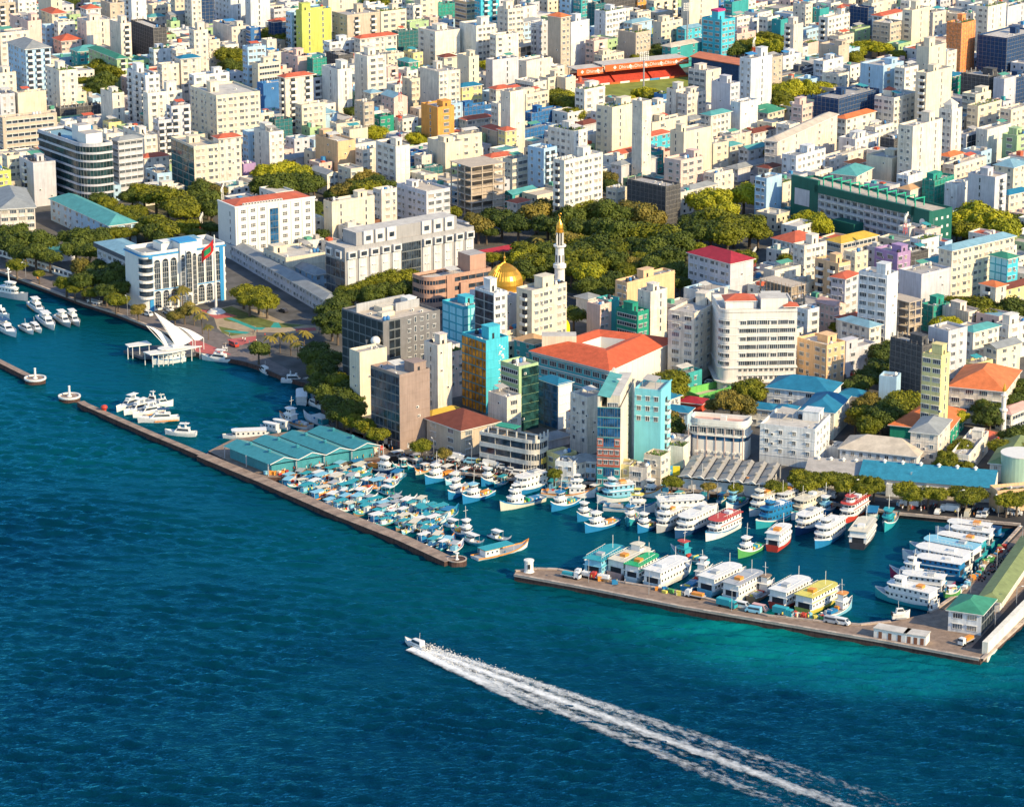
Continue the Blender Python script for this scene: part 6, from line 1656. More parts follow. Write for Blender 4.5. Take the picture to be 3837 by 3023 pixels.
def label_rows():
    L = []
    for r in ROWS:
        p = r['o']; r['s'] = proj((p[0], p[1], GZ + hgt(r, r['n']) * .6))
        if r['ref']: L.append((r['ref'], r['s'], r))
    for nm, pt in LANDMARKS: L.append((nm, pt, None))
    todo = []
    for r in ROWS:
        best = min((x for x in L if x[2] is not r), key=lambda x: (x[1][0] - r['s'][0]) ** 2 + 2 * (x[1][1] - r['s'][1]) ** 2)
        dx, dy = r['s'][0] - best[1][0], r['s'][1] - best[1][1]
        rel = ('left of' if dx < 0 else 'right of') if abs(dx) > 1.3 * abs(dy) else ('behind' if dy < 0 else 'in front of')
        todo.append((math.hypot(dx, dy), r, rel + ' ' + best[0]))
    todo.sort(key=lambda t: t[0])
    st = {'b': 'with balconies', 's': 'with slot windows', 'w': '', 'W': 'with wide windows', 'r': 'with ribbon windows', 'g': 'with glazed front', '-': 'with a plain side', 'n': '', 'o': '', 'G': ''}
    for d, r, rel in todo:
        noun = {'house': 'house'}.get(r['root'].name.split('.')[0], 'block' if r['n'] < 8 else 'tower')
        base = word(r['wc']) + (' ' + NUM[r['n']] + '-storey' if r['wc'][0] != 'N' else ' ' + NUM[r['n']] + '-storey') + ' ' + noun
        ex = r['extra']
        if ex is None and r['rf'] not in 'fF': ex = 'with a ' + ROOFW[r['rf']] + ' roof'
        if ex is None: ex = st[r['R'][0]] or st[r['L'][0]]
        elif r['extra']: ex = ex if ex.startswith('with') else 'with ' + ex
        if r['ref']: rel = ''
        if rel == '' and ex in ('', None): ex = ''; nb = [t for t in todo if t[1] is r][0][2]; rel = nb
        lab = ' '.join((base + ' ' + (ex or '') + ' ' + rel).split())
        if len(lab.split()) > 15: lab = ' '.join((base + ' ' + rel).split()) if rel else ' '.join(lab.split()[:15])
        if len(lab.split()) > 15: lab = ' '.join(lab.split()[:15])
        tag(r['root'], lab, r['cat'], 'city buildings' if not r['ref'] else None)
solve_rows()
for r in ROWS: make_building(r)
label_rows()
grove('in the park behind the golden dome', 'park trees', '''
G 50 330 8 d|G 200 230 9 o|G 330 180 8 d|G 300 330 9 d|G 480 260 9 d|G 620 210 9 m|G 780 230 10 d|G 900 260 9 d|G 1010 200 8 o
G 1100 260 9 o|G 1190 290 7 o|G 560 360 9 d|G 700 380 9 d|G 860 390 10 d|G 1000 380 9 d|G 1130 400 9 m|G 1280 430 9 m|G 1380 480 9 d
G 480 470 8 o|G 620 500 8 m|G 740 520 9 d|G 900 540 8 m|G 1040 520 9 d|G 1200 560 9 d|G 1330 620 9 d|G 1400 720 8 d|G 600 620 9 m|G 700 660 8 m
G 90 560 8 m|G 60 640 7 y|G 180 640 8 m|G 280 540 8 d|G 290 660 7 d|G 100 720 7 d|G 500 700 7 m|G 660 740 8 y|G 1000 660 7 o|G 1100 640 7 m|G 980 700 6 m
G 640 850 7 d|G 740 880 6 d|G 850 800 7 d|G 960 720 6 m|G 1420 820 6 d|G 1560 530 5 y|G 560 560 8 d|G 850 640 8 d|G 1180 680 8 d|G 1040 600 6 o|G 420 400 7 d|G 20 760 6 m|G 520 1090 6 d|G 950 610 5 m
''')
grove('of the wood right of the park', 'trees between the park and the green block', '''
G 1600 140 8 y|G 1720 110 9 y|G 1960 70 9 y|G 2060 100 8 y|G 1600 300 9 d|G 1740 290 10 m|G 1880 330 10 m|G 2010 330 10 m|G 1680 400 9 d|G 1820 420 9 m|G 1560 380 8 d|G 1800 220 8 y|G 2080 400 7 m|G 1900 100 7 y
''')
grove('growing singly among the green building and its neighbours', 'bright trees round the green building', '''
H 290 310 7 y|H 420 330 8 y|H 350 280 7 y|H 1660 290 9 y|H 1780 250 10 y|H 1900 310 10 y|H 2020 380 9 y|H 1700 380 8 m|H 2110 300 7 d|H 1600 380 6 m
H 1700 1010 7 m|H 1800 1020 8 m|H 1860 1100 7 m|H 1600 990 6 m|H 1480 1180 6 y|H 1560 1170 5 y|H 2060 1060 8 d|H 2140 1040 8 d|H 2030 1110 6 d
H 170 630 5 m|H 890 490 4 y|H 600 1190 4 m|H 960 1420 7 d|H 1000 1380 6 d|H 940 1530 6 d|H 850 1620 6 d|H 760 1680 6 d|H 1000 1560 7 d|G 1900 650 7 d|G 1960 610 6 m|G 1840 820 6 o|G 1740 760 7 d|G 1700 800 6 d
''')
grove('among the far rooftops', 'trees between the far buildings', '''
A 680 600 6 m|A 770 610 7 m|A 850 580 8 m|A 930 620 8 m|A 700 700 6 m|A 870 700 8 d|A 800 760 7 d|A 900 780 6 d|A 690 790 6 m|A 1870 460 8 m|A 1960 490 9 m|A 2050 480 8 m|A 1930 580 8 d|A 2050 590 7 d|A 560 60 6 d|A 600 20 6 d
B 60 320 8 m|B 190 350 8 m|B 330 370 8 o|B 120 290 7 m|B 1960 560 6 y|B 1010 1140 7 y|B 1340 1180 6 y|B 1400 1200 5 y|B 950 1090 4 m|B 1010 910 4 m|B 800 960 5 d|B 1060 30 7 m|B 960 20 6 m|B 270 1000 4 o
C 400 860 8 m|C 480 900 9 m|C 510 980 7 m|C 370 820 7 m|C 440 820 7 y|C 1230 440 7 d|C 1270 460 6 d|C 1180 470 6 d|C 1060 500 5 m|C 980 850 5 y|C 1190 830 6 m|C 1140 800 6 y|C 1060 800 5 y|C 1220 860 5 m|C 840 880 4 m|C 1900 430 8 d|C 1980 410 8 m|C 2080 380 8 y|C 2140 330 8 m|C 2140 420 7 d|C 800 1530 7 o|C 810 1590 7 d|C 2150 830 6 m|C 1300 830 4 d
D 40 340 8 m|D 70 420 8 y|D 170 420 7 d|D 20 440 6 y|D 390 500 4 d|D 740 430 7 y|D 820 400 7 y|D 940 410 8 y|D 730 500 7 m|D 1100 470 6 m|D 60 800 9 y|D 200 760 10 y|D 320 760 9 y|D 440 760 8 y|D 120 850 9 m|D 160 930 7 m|D 500 770 7 y|D 670 1080 7 y|D 620 1100 5 y|D 720 1100 6 m|D 70 1290 7 o|D 30 1260 6 m|D 100 1340 6 o|D 300 1260 5 o|D 1290 1000 4 y|D 1500 1310 4 m|D 2130 1130 3 y
''')
grove('in the gardens behind the police building', 'garden trees on the left', '''
E 120 400 8 d|E 200 470 8 d|E 330 470 8 d|E 110 500 7 d|E 300 560 7 d|E 420 600 6 d|E 160 560 6 d|E 30 480 5 d|E 620 430 7 d|E 720 430 8 d|E 820 440 7 d|E 640 530 7 d|E 760 550 7 d|E 880 420 6 m|E 1010 400 6 m|E 1100 390 5 m
E 830 120 6 d|E 900 150 6 m|E 1000 220 6 m|E 1130 220 6 m|E 1120 290 7 m|E 1230 330 7 d|E 1320 320 8 m|E 1400 370 8 m|E 1310 400 7 d|E 1500 350 7 m|E 1600 340 6 m|E 1220 60 8 m|E 1320 80 9 m|E 1420 120 9 m|E 1520 160 9 m|E 1580 210 8 m|E 1120 90 7 d|E 1700 60 8 d|E 1760 130 8 d|E 1790 200 7 d|E 1720 20 7 d|E 1780 350 5 d|E 1660 400 5 m|E 1840 60 6 o
E 980 720 7 d|E 1050 760 7 d|E 930 800 7 d|E 860 760 7 d|E 780 780 7 d|E 700 800 7 d|E 900 880 6 d|E 1030 860 6 d|E 690 690 6 o|E 560 820 5 m|E 630 870 4 m|E 760 900 4 m|E 980 960 5 m|E 1060 690 5 d|E 140 670 5 m|E 330 740 3 m|E 1170 1040 4 o|E 820 690 6 d|E 1000 970 4 m
''')
grove('behind the chequered and cream blocks', 'trees in the gap behind the grey ministry', '''
B 60 1480 7 y|B 150 1460 8 y|B 260 1440 8 y|B 370 1480 8 y|B 120 1580 9 d|B 240 1570 9 d|B 360 1560 9 d|B 440 1570 8 d|B 40 1600 7 d|B 490 1560 6 d|B 870 1540 7 o|B 950 1520 8 o|B 1030 1560 8 d|B 850 1600 7 d|B 740 1620 7 o|B 950 1620 8 m|B 660 1650 5 d|B 1050 1640 6 d
F 520 180 5 d|F 520 260 4 d|F 540 420 5 d|F 710 390 4 d|F 1660 220 5 m|F 1880 330 8 o|F 1980 280 7 d|F 2080 290 8 d|F 1950 380 5 d|F 1850 290 6 o
''')
grove('round the dark glass building and the square', 'trees on the square', '''
F 1000 820 7 m|F 1100 780 8 m|F 1200 790 8 m|F 1280 770 7 m|F 900 870 6 m|F 780 890 6 m|F 1010 900 7 d|F 1200 880 7 d|F 1280 840 6 m|F 820 930 5 d|F 940 950 5 d|F 720 950 5 d|F 650 1060 7 d|F 640 1150 7 d|F 690 1200 6 d|F 680 1000 6 d|F 600 1120 5 d
F 20 940 6 m|F 90 980 6 m|F 40 900 5 m|E 2060 900 6 m|E 2110 960 6 m|F 2000 600 5 m|F 2120 600 5 m|F 20 1380 5 d|F 510 1380 6 d|F 560 1440 7 d|F 470 1440 6 d|F 610 1500 6 d|F 500 1560 5 m|F 590 1640 5 m|F 640 1580 5 d|E 1480 1100 4 o|E 1560 1060 4 o
''')
grove('on the square by the tent-roofed jetty', 'palms on the waterfront', '''
F 110 1270 1 p|F 200 1250 1.05 p|F 290 1270 1.1 p|F 400 1240 1.1 p|E 1540 880 1.2 p|E 1640 1020 1 p|E 1710 1090 1.1 p|E 1480 930 1 p|E 1600 960 .9 p|G 210 440 1 p|G 740 430 1 p|F 690 350 .8 p|E 1760 1140 .8 p|F 350 1300 .9 p
''')
grove('along the waterfront behind the market', 'trees along the harbour street', '''
J 80 410 4.6 m|J 190 450 4.6 m|J 300 520 4.6 m|J 680 620 4.2 m|J 870 680 3.6 o|J 1800 850 3 m|I 1950 130 5 d|I 2040 180 6 d|I 2090 260 6 d|I 2130 340 6 d|J 20 330 6 d|J 90 300 6 d|I 2140 80 6 m|I 1990 60 5 d|J 20 200 6 d|J 60 130 6 d|J 100 230 5 d
''')
grove('round the white bastion and the blue roofs', 'trees behind the ferry quay', '''
K 960 80 7 m|K 900 40 6 m|K 960 150 6 m|K 1590 130 7 m|K 1640 180 6 m|K 1520 170 5 d|K 1450 250 7 o|K 1530 270 6 o|K 1300 270 4 o|K 920 410 6 o|K 960 470 6 d|K 890 490 5 m|K 940 920 4 m
L 830 300 6 o|L 850 230 5 o|L 800 360 6 m|L 850 450 6 m|L 1100 270 8 m|L 1180 250 8 m|L 1220 330 7 m|L 1060 330 7 d|L 960 380 7 d|L 1610 370 4.5 y|L 1860 300 6 d|L 1880 370 6 d|L 1640 620 5 m|L 1600 660 4 m|L 1510 720 4.5 m|L 1500 770 4 m|L 1690 780 3 m|L 1620 780 2.5 m
L 1990 620 5 m|L 2080 630 5 m|L 2140 660 5 m|L 2090 530 6 d|L 2160 520 6 d|L 2060 240 6 d|L 2140 200 6 d|L 740 400 4 o|L 2100 130 7 d
''')
grove('in the row along the ferry quay', 'street trees along the ferry quay', '''
K 1820 970 3.5 m|K 1250 960 3 o|K 1480 980 3 m|L 270 890 4.8 m|L 370 900 4.8 m|L 500 910 4.8 m|L 590 900 4.8 m|L 660 950 4.4 m|L 780 930 4.6 m|L 900 950 4.6 m|L 830 980 4.2 m|L 1160 990 4.6 m|L 1190 1030 4.2 m|L 1360 1010 4.6 m|L 1450 1030 4.2 m|L 1640 1010 4.4 m|L 1740 1020 4.4 m|L 1680 1060 4.4 m|L 2020 1080 4.6 m|L 2110 1070 4.6 m|L 2160 1030 4 m|L 60 960 4 m|L 340 950 4.6 m|L 2040 1030 4 d
''')
# ---------------------------------------------------------------- low roofs between the named buildings: too many to single out
def inside(p, poly):
    c = False; n = len(poly)
    for i in range(n):
        a, b_ = poly[i], poly[(i + 1) % n]
        if (a.y > p.y) != (b_.y > p.y) and p.x < (b_.x - a.x) * (p.y - a.y) / (b_.y - a.y) + a.x: c = not c
    return c
city = P('Z-200,330 Z0,450 Z100,430 Z470,470 Z480,560 Z700,560 Z1000,560 Z1010,480 Z1240,435 Z1500,500 Z1640,560 Z1480,640 Z1250,640 Z1100,620 Z1000,690 Z760,800 Z860,880 Z1010,920 Z1380,960 Z1440,860 Z1800,850 Z1900,760 Z2168,760 Z2300,700') + [Vector((800, 2500, GZ)), Vector((-700, 2500, GZ))]
holes = [P(s) for s in ('Z1000,470 Z1250,430 Z1470,480 Z1520,640 Z1200,690 Z1000,640', 'C480,560 C1480,480 C2000,560 C2000,720 C1500,900 C700,930', 'Z0,560 Z470,560 Z700,640 Z760,700 Z700,760 Z0,640',
                        'Z1460,440 Z1640,400 Z1640,520 Z1480,520', 'Z1180,680 Z1480,700 Z1480,860 Z1180,860', 'Z400,400 Z480,400 Z480,480 Z250,480 Z250,420')]
fill = MB(); cnt = 0
fq = random.Random(11)
allq = [r['q'] for r in ROWS] + OBST
tree_pts = [(o.location.x, o.location.y) for o in col.objects if o.get('category') == 'tree']
wcs = ['w', 'w', 'w', 'c', 'c', 'x', 'x', 'p', 'l', 'b', 'w', 'v']
rms = [paint(ROOFC[k], .7, .25, .35, .05) for k in 'ffFFcgtlrffF']
placed = []
def grid_angle(p):
    u = proj((p.x, p.y, GZ))[0]
    return R(28 + 22 * max(0, min(1, u / 3000.0)))
yy = 1080.0
while yy < 2450:
    xx = -420 - (yy - 1000) * .1
    while xx < 460 + (yy - 1000) * .12:
        xx += 9.5
        p = Vector((xx + fq.uniform(-2, 2), yy + fq.uniform(-3, 3), GZ)); W, D = fq.uniform(7, 14), fq.uniform(7, 14); a = grid_angle(p)
        if not inside(p, city) or any(inside(p, h_) for h_ in holes): continue
        if fq.random() < .06: continue
        q = rect(p, W, D, a, .25)
        if any(abs(t[0] - p.x) < 9 and abs(t[1] - p.y) < 9 for t in tree_pts): continue
        bad = False
        for k in range(3):
            bad = any(abs(s[0][0] - p.x) < 130 and abs(s[0][1] - p.y) < 130 and pen(q, s) > 0 for s in allq) or any(abs(s[0][0] - p.x) < 30 and abs(s[0][1] - p.y) < 30 and pen(q, s) > 0 for s in placed)
            if not bad: break
            W *= .75; D *= .75; q = rect(p, W, D, a, .25)
            if W < 5 or D < 5: break
        if bad: continue
        placed.append(q); cnt += 1
        far = p.y > 1900
        n = fq.choice((4, 5, 6, 7, 8)) if far else fq.choice((1, 2, 2, 3, 3)) 
        h = n * FH + .8; wm = wallm(fq.choice(wcs)); c, s = math.cos(a), math.sin(a)
        lb = MB(); walls(lb, W, D, h, wm, .7, .22, fq.choice(rms))
        for f in range(n):
            for i in range(int(W / 3.2)):
                t = (i + .5) * W / int(W / 3.2); lb.box(t - .55, -.06, f * FH + 1, t + .55, 0, f * FH + 2.3, GLASS, bottom=False); lb.box(t - .7, -.35, f * FH + 2.3, t + .7, 0, f * FH + 2.42, wm)
            for i in range(int(D / 3.6)):
                t = (i + .5) * D / int(D / 3.6); lb.box(-.06, t - .5, f * FH + 1, 0, t + .5, f * FH + 2.3, GLASS, bottom=False)
        for k in range(fq.randint(0, 3)):
            x, y = fq.uniform(.5, W - 2.5), fq.uniform(.5, D - 2.5); z = h - .7; e = fq.uniform(1.2, 2.4)
            lb.box(x, y, z, x + e, y + e, z + fq.uniform(.6, 2.4), fq.choice([wm] + CANOPY), bottom=False)
        base = len(fill.v)
        fill.v.extend([(p.x + x * c - y * s, p.y + x * s + y * c, GZ + z) for x, y, z in lb.v])
        mi = [fill.mi(m) for m in lb.mats]
        for fc, k in zip(lb.f, lb.m): fill.f.append(tuple(i + base for i in fc)); fill.m.append(mi[k])
    yy += 12.5
o = fill.build('low_rooftops', kind='stuff'); o['label'] = 'mass of small low houses filling the gaps between the taller blocks'; o['category'] = 'houses'
print('filler houses', cnt, 'tris', len(fill.f))
# ---------------------------------------------------------------- boats
BC = {'w': (.80, .79, .76), 'n': (.015, .06, .16), 'b': (.02, .20, .42), 't': (.03, .34, .40), 'c': (.72, .66, .52), 'r': (.55, .06, .04), 'g': (.10, .36, .10), 'l': (.25, .55, .70), 'y': (.72, .62, .12),
      'o': (.78, .30, .05), 'p': (.70, .40, .36), 'x': (.42, .44, .46), 'k': (.05, .05, .06), 'm': (.30, .03, .08), 'e': (.02, .42, .16), 'd': (.30, .20, .12)}
BN = {'w': 'white', 'n': 'navy', 'b': 'blue', 't': 'teal', 'c': 'cream', 'r': 'red', 'g': 'green', 'l': 'light blue', 'y': 'yellow', 'o': 'orange', 'p': 'pink', 'x': 'grey', 'k': 'black', 'm': 'maroon', 'e': 'bright green', 'd': 'brown'}
def bp(c, r=.45): return paint(BC[c], r, .08, 1.2, .08, name='boat_paint')
_b = MB(); _b.box(-.32, -.03, 0, .32, 0, .62, GLASS, bottom=False); T_bw = _b.mesh('window')
def hull(root, L, B, H, sheer, m, stripe, deckm, flare=.82, prow=0, nb=2.2):
    S = 12; rows = []
    for i in range(S + 1):
        t = i / S; b_ = B / 2 * (.86 + .14 * min(1, t / .3)) * (1 - max(0, (t - .5) / .5) ** nb); b_ = max(b_, .04)
        zt = H + sheer * max(0, (t - .35) / .65) ** 2 + .25 * sheer * max(0, (.25 - t) / .25); x = -L / 2 + L * t
        rows.append([(x - .06 * L * max(0, t - .7), b_ * .5, -.8), (x - .035 * L * max(0, t - .6), b_ * flare, .12), (x, b_ * .97, zt - .4), (x, b_, zt)])
    if prow: 
        x, b_, zt = rows[-1][3]; rows[-1][3] = (x + prow * .5, b_, zt + prow); rows[-1][2] = (x + prow * .2, b_, zt)
    b = MB(); sb = MB()
    for i in range(S):
        for sgn in (1, -1):
            for k in range(3):
                a, c, d, e = rows[i][k], rows[i + 1][k], rows[i + 1][k + 1], rows[i][k + 1]
                q = [(v[0], sgn * v[1], v[2]) for v in (a, c, d, e)]; (sb if k == 2 else b).face(q if sgn < 0 else q[::-1], stripe if k == 2 else m)
    for k in range(3): a, c = rows[0][k], rows[0][k + 1]; b.face([(a[0], a[1], a[2]), (a[0], -a[1], a[2]), (c[0], -c[1], c[2]), (c[0], c[1], c[2])], m)
    b.build('hull', root); sb.build('gunwale', root)
    d = MB()
    for i in range(S): a, c = rows[i][3], rows[i + 1][3]; d.face([(a[0], -a[1] * .96, a[2] - .35), (c[0], -c[1] * .96, c[2] - .35), (c[0], c[1] * .96, c[2] - .35), (a[0], a[1] * .96, a[2] - .35)], deckm)
    d.build('deck', root)
def cabin(root, x0, x1, w_, z0, h, m, roof, nwin=None, front=1.0, over=.35, glassrow=True, rough=0, name='cabin'):
    """x1 is the forward end"""
    f = min(front, (x1 - x0) * .4); poly = [(x0, -w_ / 2), (x1 - f, -w_ / 2), (x1 - f * .25, -w_ * .36), (x1, -w_ * .18), (x1, w_ * .18), (x1 - f * .25, w_ * .36), (x1 - f, w_ / 2), (x0, w_ / 2)]
    b = MB(); b.prism(poly, z0, z0 + h, m, cap=False); top_ = root; cb_ = b.build(name, root)
    b = MB(); b.prism(poly_ring(poly, over), z0 + h, z0 + h + .14, roof); b.build('roof', root)
    if glassrow:
        root = cb_
        n = nwin or max(2, int((x1 - x0 - f) / 1.5)); zz = z0 + h * .45
        for i in range(n):
            x = x0 + (x1 - f - x0) * (i + .5) / n
            inst('window', T_bw, root, (x, -w_ / 2, zz)); inst('window', T_bw, root, (x, w_ / 2, zz), math.pi)
        for p, q in ((1, 2), (2, 3), (3, 4), (4, 5), (5, 6)):
            a, c = Vector(poly[p]), Vector(poly[q]); mm = (a + c) / 2; inst('window', T_bw, root, (mm.x, mm.y, zz), math.atan2((c - a).y, (c - a).x), ((c - a).length / .75, 1, 1))
def stuff_on(root, x, y, z): pass
def boat(T, bx, by, sx, sy, kind, hc, cc, rc, label, group, Lmax=40, wb=None):
    pb, ps = at(T, bx, by, .2), at(T, sx, sy, .2); d = pb - ps; L = min(max(d.length, 5), Lmax); c = (pb + ps) / 2; a = math.atan2(d.y, d.x)
    nm = {'F': 'ferry', 'Y': 'motor_yacht', 'S': 'speedboat', 'C': 'fishing_vessel', 'D': 'dhoni', 'O': 'tour_boat', 'P': 'patrol_ship', 's': 'fishing_boat'}[kind]
    t = thing(nm, label, nm.replace('_', ' '), (c.x, c.y, 0), a, group); H_, CM, RM = bp(hc), bp(cc), bp(rc); q = rnd
    if kind == 'F':
        B = min(max(L * .30, 4.8), 8.4); hull(t, L, B, 1.7, 1.5, H_, bp('w') if hc != 'w' else bp(q.choice('bwt')), bp('x')); z = 1.6
        cabin(t, -L * .46, L * .30, B * .90, z, 1.9, CM, CM, front=2.2); cabin(t, -L * .46, L * .25, B * .86, z + 2.05, 1.8, CM, RM, front=1.8, over=.5)
        zz = z + 4.0
        if q.random() < .35: cabin(t, L * .02, L * .16, B * .5, zz, 1.8, CM, RM, front=1.0)
        b = MB()
        for s_ in (-1, 1): b.bar((-L * .44, s_ * B * .4, zz + .8), (L * .1, s_ * B * .4, zz + .8), .05, WHITE, 3)
        b.build('railing', t)
        for i in range(int(L / 2.2)):
            for s_ in (-1, 1): b = MB(); b.bar((-L * .44 + i * 1.2, s_ * B * .4, zz), (-L * .44 + i * 1.2, s_ * B * .4, zz + .8), .04, WHITE, 3); b.build('rail_post', t)
        b = MB(); b.box(-L * .3, -1, zz, -L * .3 + 2, 1, zz + .8, q.choice([bp('x'), bp('w'), bp('o')])); b.build('deck_box', t)
        if cc != rc or True:
            b = MB(); b.box(-L * .462, -B * .452, z + 2.0, L * .2, -B * .45, z + 2.3, RM); b.box(-L * .462, B * .45, z + 2.0, L * .2, B * .452, z + 2.3, RM); b.build('deck_stripe', t)
        b = MB(); b.box(-L * .46 - .03, -B * .3, z + .1, -L * .46, B * .3, z + 1.9, DARK); b.build('stern_door', t)
        b = MB(); b.bar((L * .1, 0, zz), (L * .1, 0, zz + 4), .07, WHITE); b.build('mast', t)
    elif kind in 'YS':
        big = kind == 'Y'; B = L * (.27 if big else .29); hull(t, L, B, 1.3 if big else .9, .9, H_, bp('w'), bp('w'), flare=.75, nb=1.8); z = 1.2 if big else .8
        b = MB(); x0, x1, w_ = -L * .30, L * .22, B * .78; h = 1.5
        vs = [(x0, -w_ / 2, z), (x1, -w_ * .34, z), (x1, w_ * .34, z), (x0, w_ / 2, z), (x0 + .2, -w_ * .42, z + h), (x1 - L * .13, -w_ * .3, z + h), (x1 - L * .13, w_ * .3, z + h), (x0 + .2, w_ * .42, z + h)]
        b.raw(vs, [(0, 1, 5, 4), (1, 2, 6, 5), (2, 3, 7, 6), (3, 0, 4, 7), (4, 5, 6, 7)], CM); b.build('cabin', t)
        def lerp(a_, c_, k): return tuple(a_[i] + (c_[i] - a_[i]) * k for i in range(3))
        for (i0, i1, j1, j0) in ((0, 1, 5, 4), (1, 2, 6, 5), (2, 3, 7, 6)):
            A, B2, C2, D2 = vs[i0], vs[i1], vs[j1], vs[j0]; q0 = [lerp(lerp(A, B2, u), lerp(D2, C2, u), v) for u, v in ((.08, .4), (.94, .4), (.94, .88), (.08, .88))]
            cx = sum(p[0] for p in vs) / 8; q0 = [(p[0] + (.04 if i0 == 1 else 0), p[1] * 1.03, p[2]) for p in q0]; g = MB(); g.face(q0, GLASS); g.build('window', t)
        if big:
            b = MB(); b.box(-L * .3, -w_ * .42, z + h, L * .06, w_ * .42, z + h + .12, CM); b.build('flybridge', t)
            b = MB(); b.box(L * .0, -w_ * .3, z + h + .12, L * .07, w_ * .3, z + h + .7, CM); b.box(-L * .18, -w_ * .34, z + h + .12, -L * .15, w_ * .34, z + h + 1.4, CM); b.build('radar_arch', t)
            if L > 13 or q.random() < .4: b = MB(); b.box(-L * .28, -w_ * .4, z + h + 1.5, L * .02, w_ * .4, z + h + 1.62, RM); b.build('hardtop', t)
        b = MB(); b.bar((-L * .16, 0, z + h), (-L * .18, 0, z + h + 2.2), .05, WHITE); b.build('mast', t)
        if hc == 'r' or 'red' in label:
            b = MB(); 
            for s_ in (-1, 1): b.box(-L * .48, s_ * B * .42 - .02, .15, L * .1, s_ * B * .42 + .02, .5, bp('o'))
            b.build('stripe', t)
        if not big:
            for s_ in (-1, 1): b = MB(); b.box(-L * .53, s_ * .5 - .25, .3, -L * .49, s_ * .5 + .25, 1.3, bp('k')); b.build('outboard_motor', t)
    elif kind == 'C':
        B = min(max(L * .25, 3.6), 7); hull(t, L, B, 1.3, 2.0, H_, bp('w') if hc not in 'wc' else bp(q.choice('bo')), bp('x'), prow=.4); z = 1.4
        cabin(t, L * .02, L * .30, B * .72, z, 2.1, CM, CM, front=1.2); cabin(t, L * .06, L * .25, B * .55, z + 2.25, 1.9, CM, RM, front=.9, over=.4)
        if L > 16: cabin(t, L * .1, L * .2, B * .35, z + 4.3, 1.5, CM, RM, front=.6)
        b = MB(); b.box(-L * .38, -B * .28, z - .1, -L * .12, B * .28, z + .6, q.choice([bp('b'), bp('t'), bp('o'), bp('x')])); b.build('hatch', t)
        for i in range(5): b = MB(); x = -L * (.4 - .09 * i); e = q.uniform(.4, .8); b.box(x, q.uniform(-B * .35, B * .2), z - .1, x + e, B * .3, z + q.uniform(.3, .9), bp(q.choice('owbxyre'))); b.build('crate', t)
        b = MB(); b.bar((L * .12, 0, z + 4), (L * .1, 0, z + 8.5), .08, WHITE); b.bar((L * .1, -.9, z + 7), (L * .1, .9, z + 7), .05, WHITE); b.build('mast', t)
    elif kind in 'Ds':
        B = min(max(L * .28, 2.2), 5); hull(t, L, B, .75, 1.1, H_, bp(cc), bp(q.choice('xtwl')), prow=.9 if kind == 'D' else .35); z = .7
        x0, x1 = -L * q.uniform(.3, .4), L * q.uniform(.05, .2); h = 2.1 if kind == 'D' else 1.8
        b = MB(); b.box(x0, -B * .42, z + h, x1, B * .42, z + h + .1, RM); b.build('canopy', t)
        for x in (x0 + .2, (x0 + x1) / 2, x1 - .2):
            for s_ in (-1, 1): b = MB(); b.bar((x, s_ * B * .38, z - .2), (x, s_ * B * .38, z + h), .05, WHITE, 3); b.build('post', t)
        if kind == 'D': cabin(t, x0 + .5, x0 + (x1 - x0) * .55, B * .6, z - .2, 1.9, bp(q.choice('wwt')), CM, front=.4, over=.1)
        else: b = MB(); b.box(x0 + .4, -B * .25, z - .2, x0 + 1.6, B * .25, z + .8, bp(q.choice('wwlb'))); b.build('engine_box', t)
        for i in range(4): b = MB(); x = q.uniform(-.45, .3) * L; y = q.uniform(-.25, .2) * B; e = q.uniform(.3, .6); b.box(x, y, z - .3, x + e, y + e, z + q.uniform(.1, .6), bp(q.choice('rowbtywoe'))); b.build('fish_crate', t)
    elif kind == 'O':
        B = min(L * .28, 4.6); hull(t, L, B, .9, .8, H_, bp(cc), bp('x')); z = .8
        cabin(t, -L * .42, L * .30, B * .84, z, 2.0, CM, RM, front=1.2, over=.2)
    elif kind == 'P':
        B = L * .2; hull(t, L, B, 2.0, 1.6, H_, H_, bp('x'), nb=1.8); z = 2.0
        cabin(t, -L * .25, L * .2, B * .75, z, 2.2, CM, CM, front=2); cabin(t, -L * .08, L * .14, B * .6, z + 2.3, 2.0, CM, CM, front=1.5); b = MB()
        b.bar((-L * .02, 0, z + 4.4), (-L * .04, 0, z + 10), .3, CM); b.bar((-L * .03, -1.6, z + 8), (-L * .03, 1.6, z + 8), .12, CM); b.box(-L * .05, -.5, z + 9, -L * .01, .5, z + 9.5, WHITE); b.build('radar_mast', t)
        b = MB(); b.cyl(L * .33, 0, z, z + 1.2, .7, CM, 8); b.bar((L * .33, 0, z + 1), (L * .39, 0, z + 1.4), .1, CM); b.build('deck_gun', t)
    return t
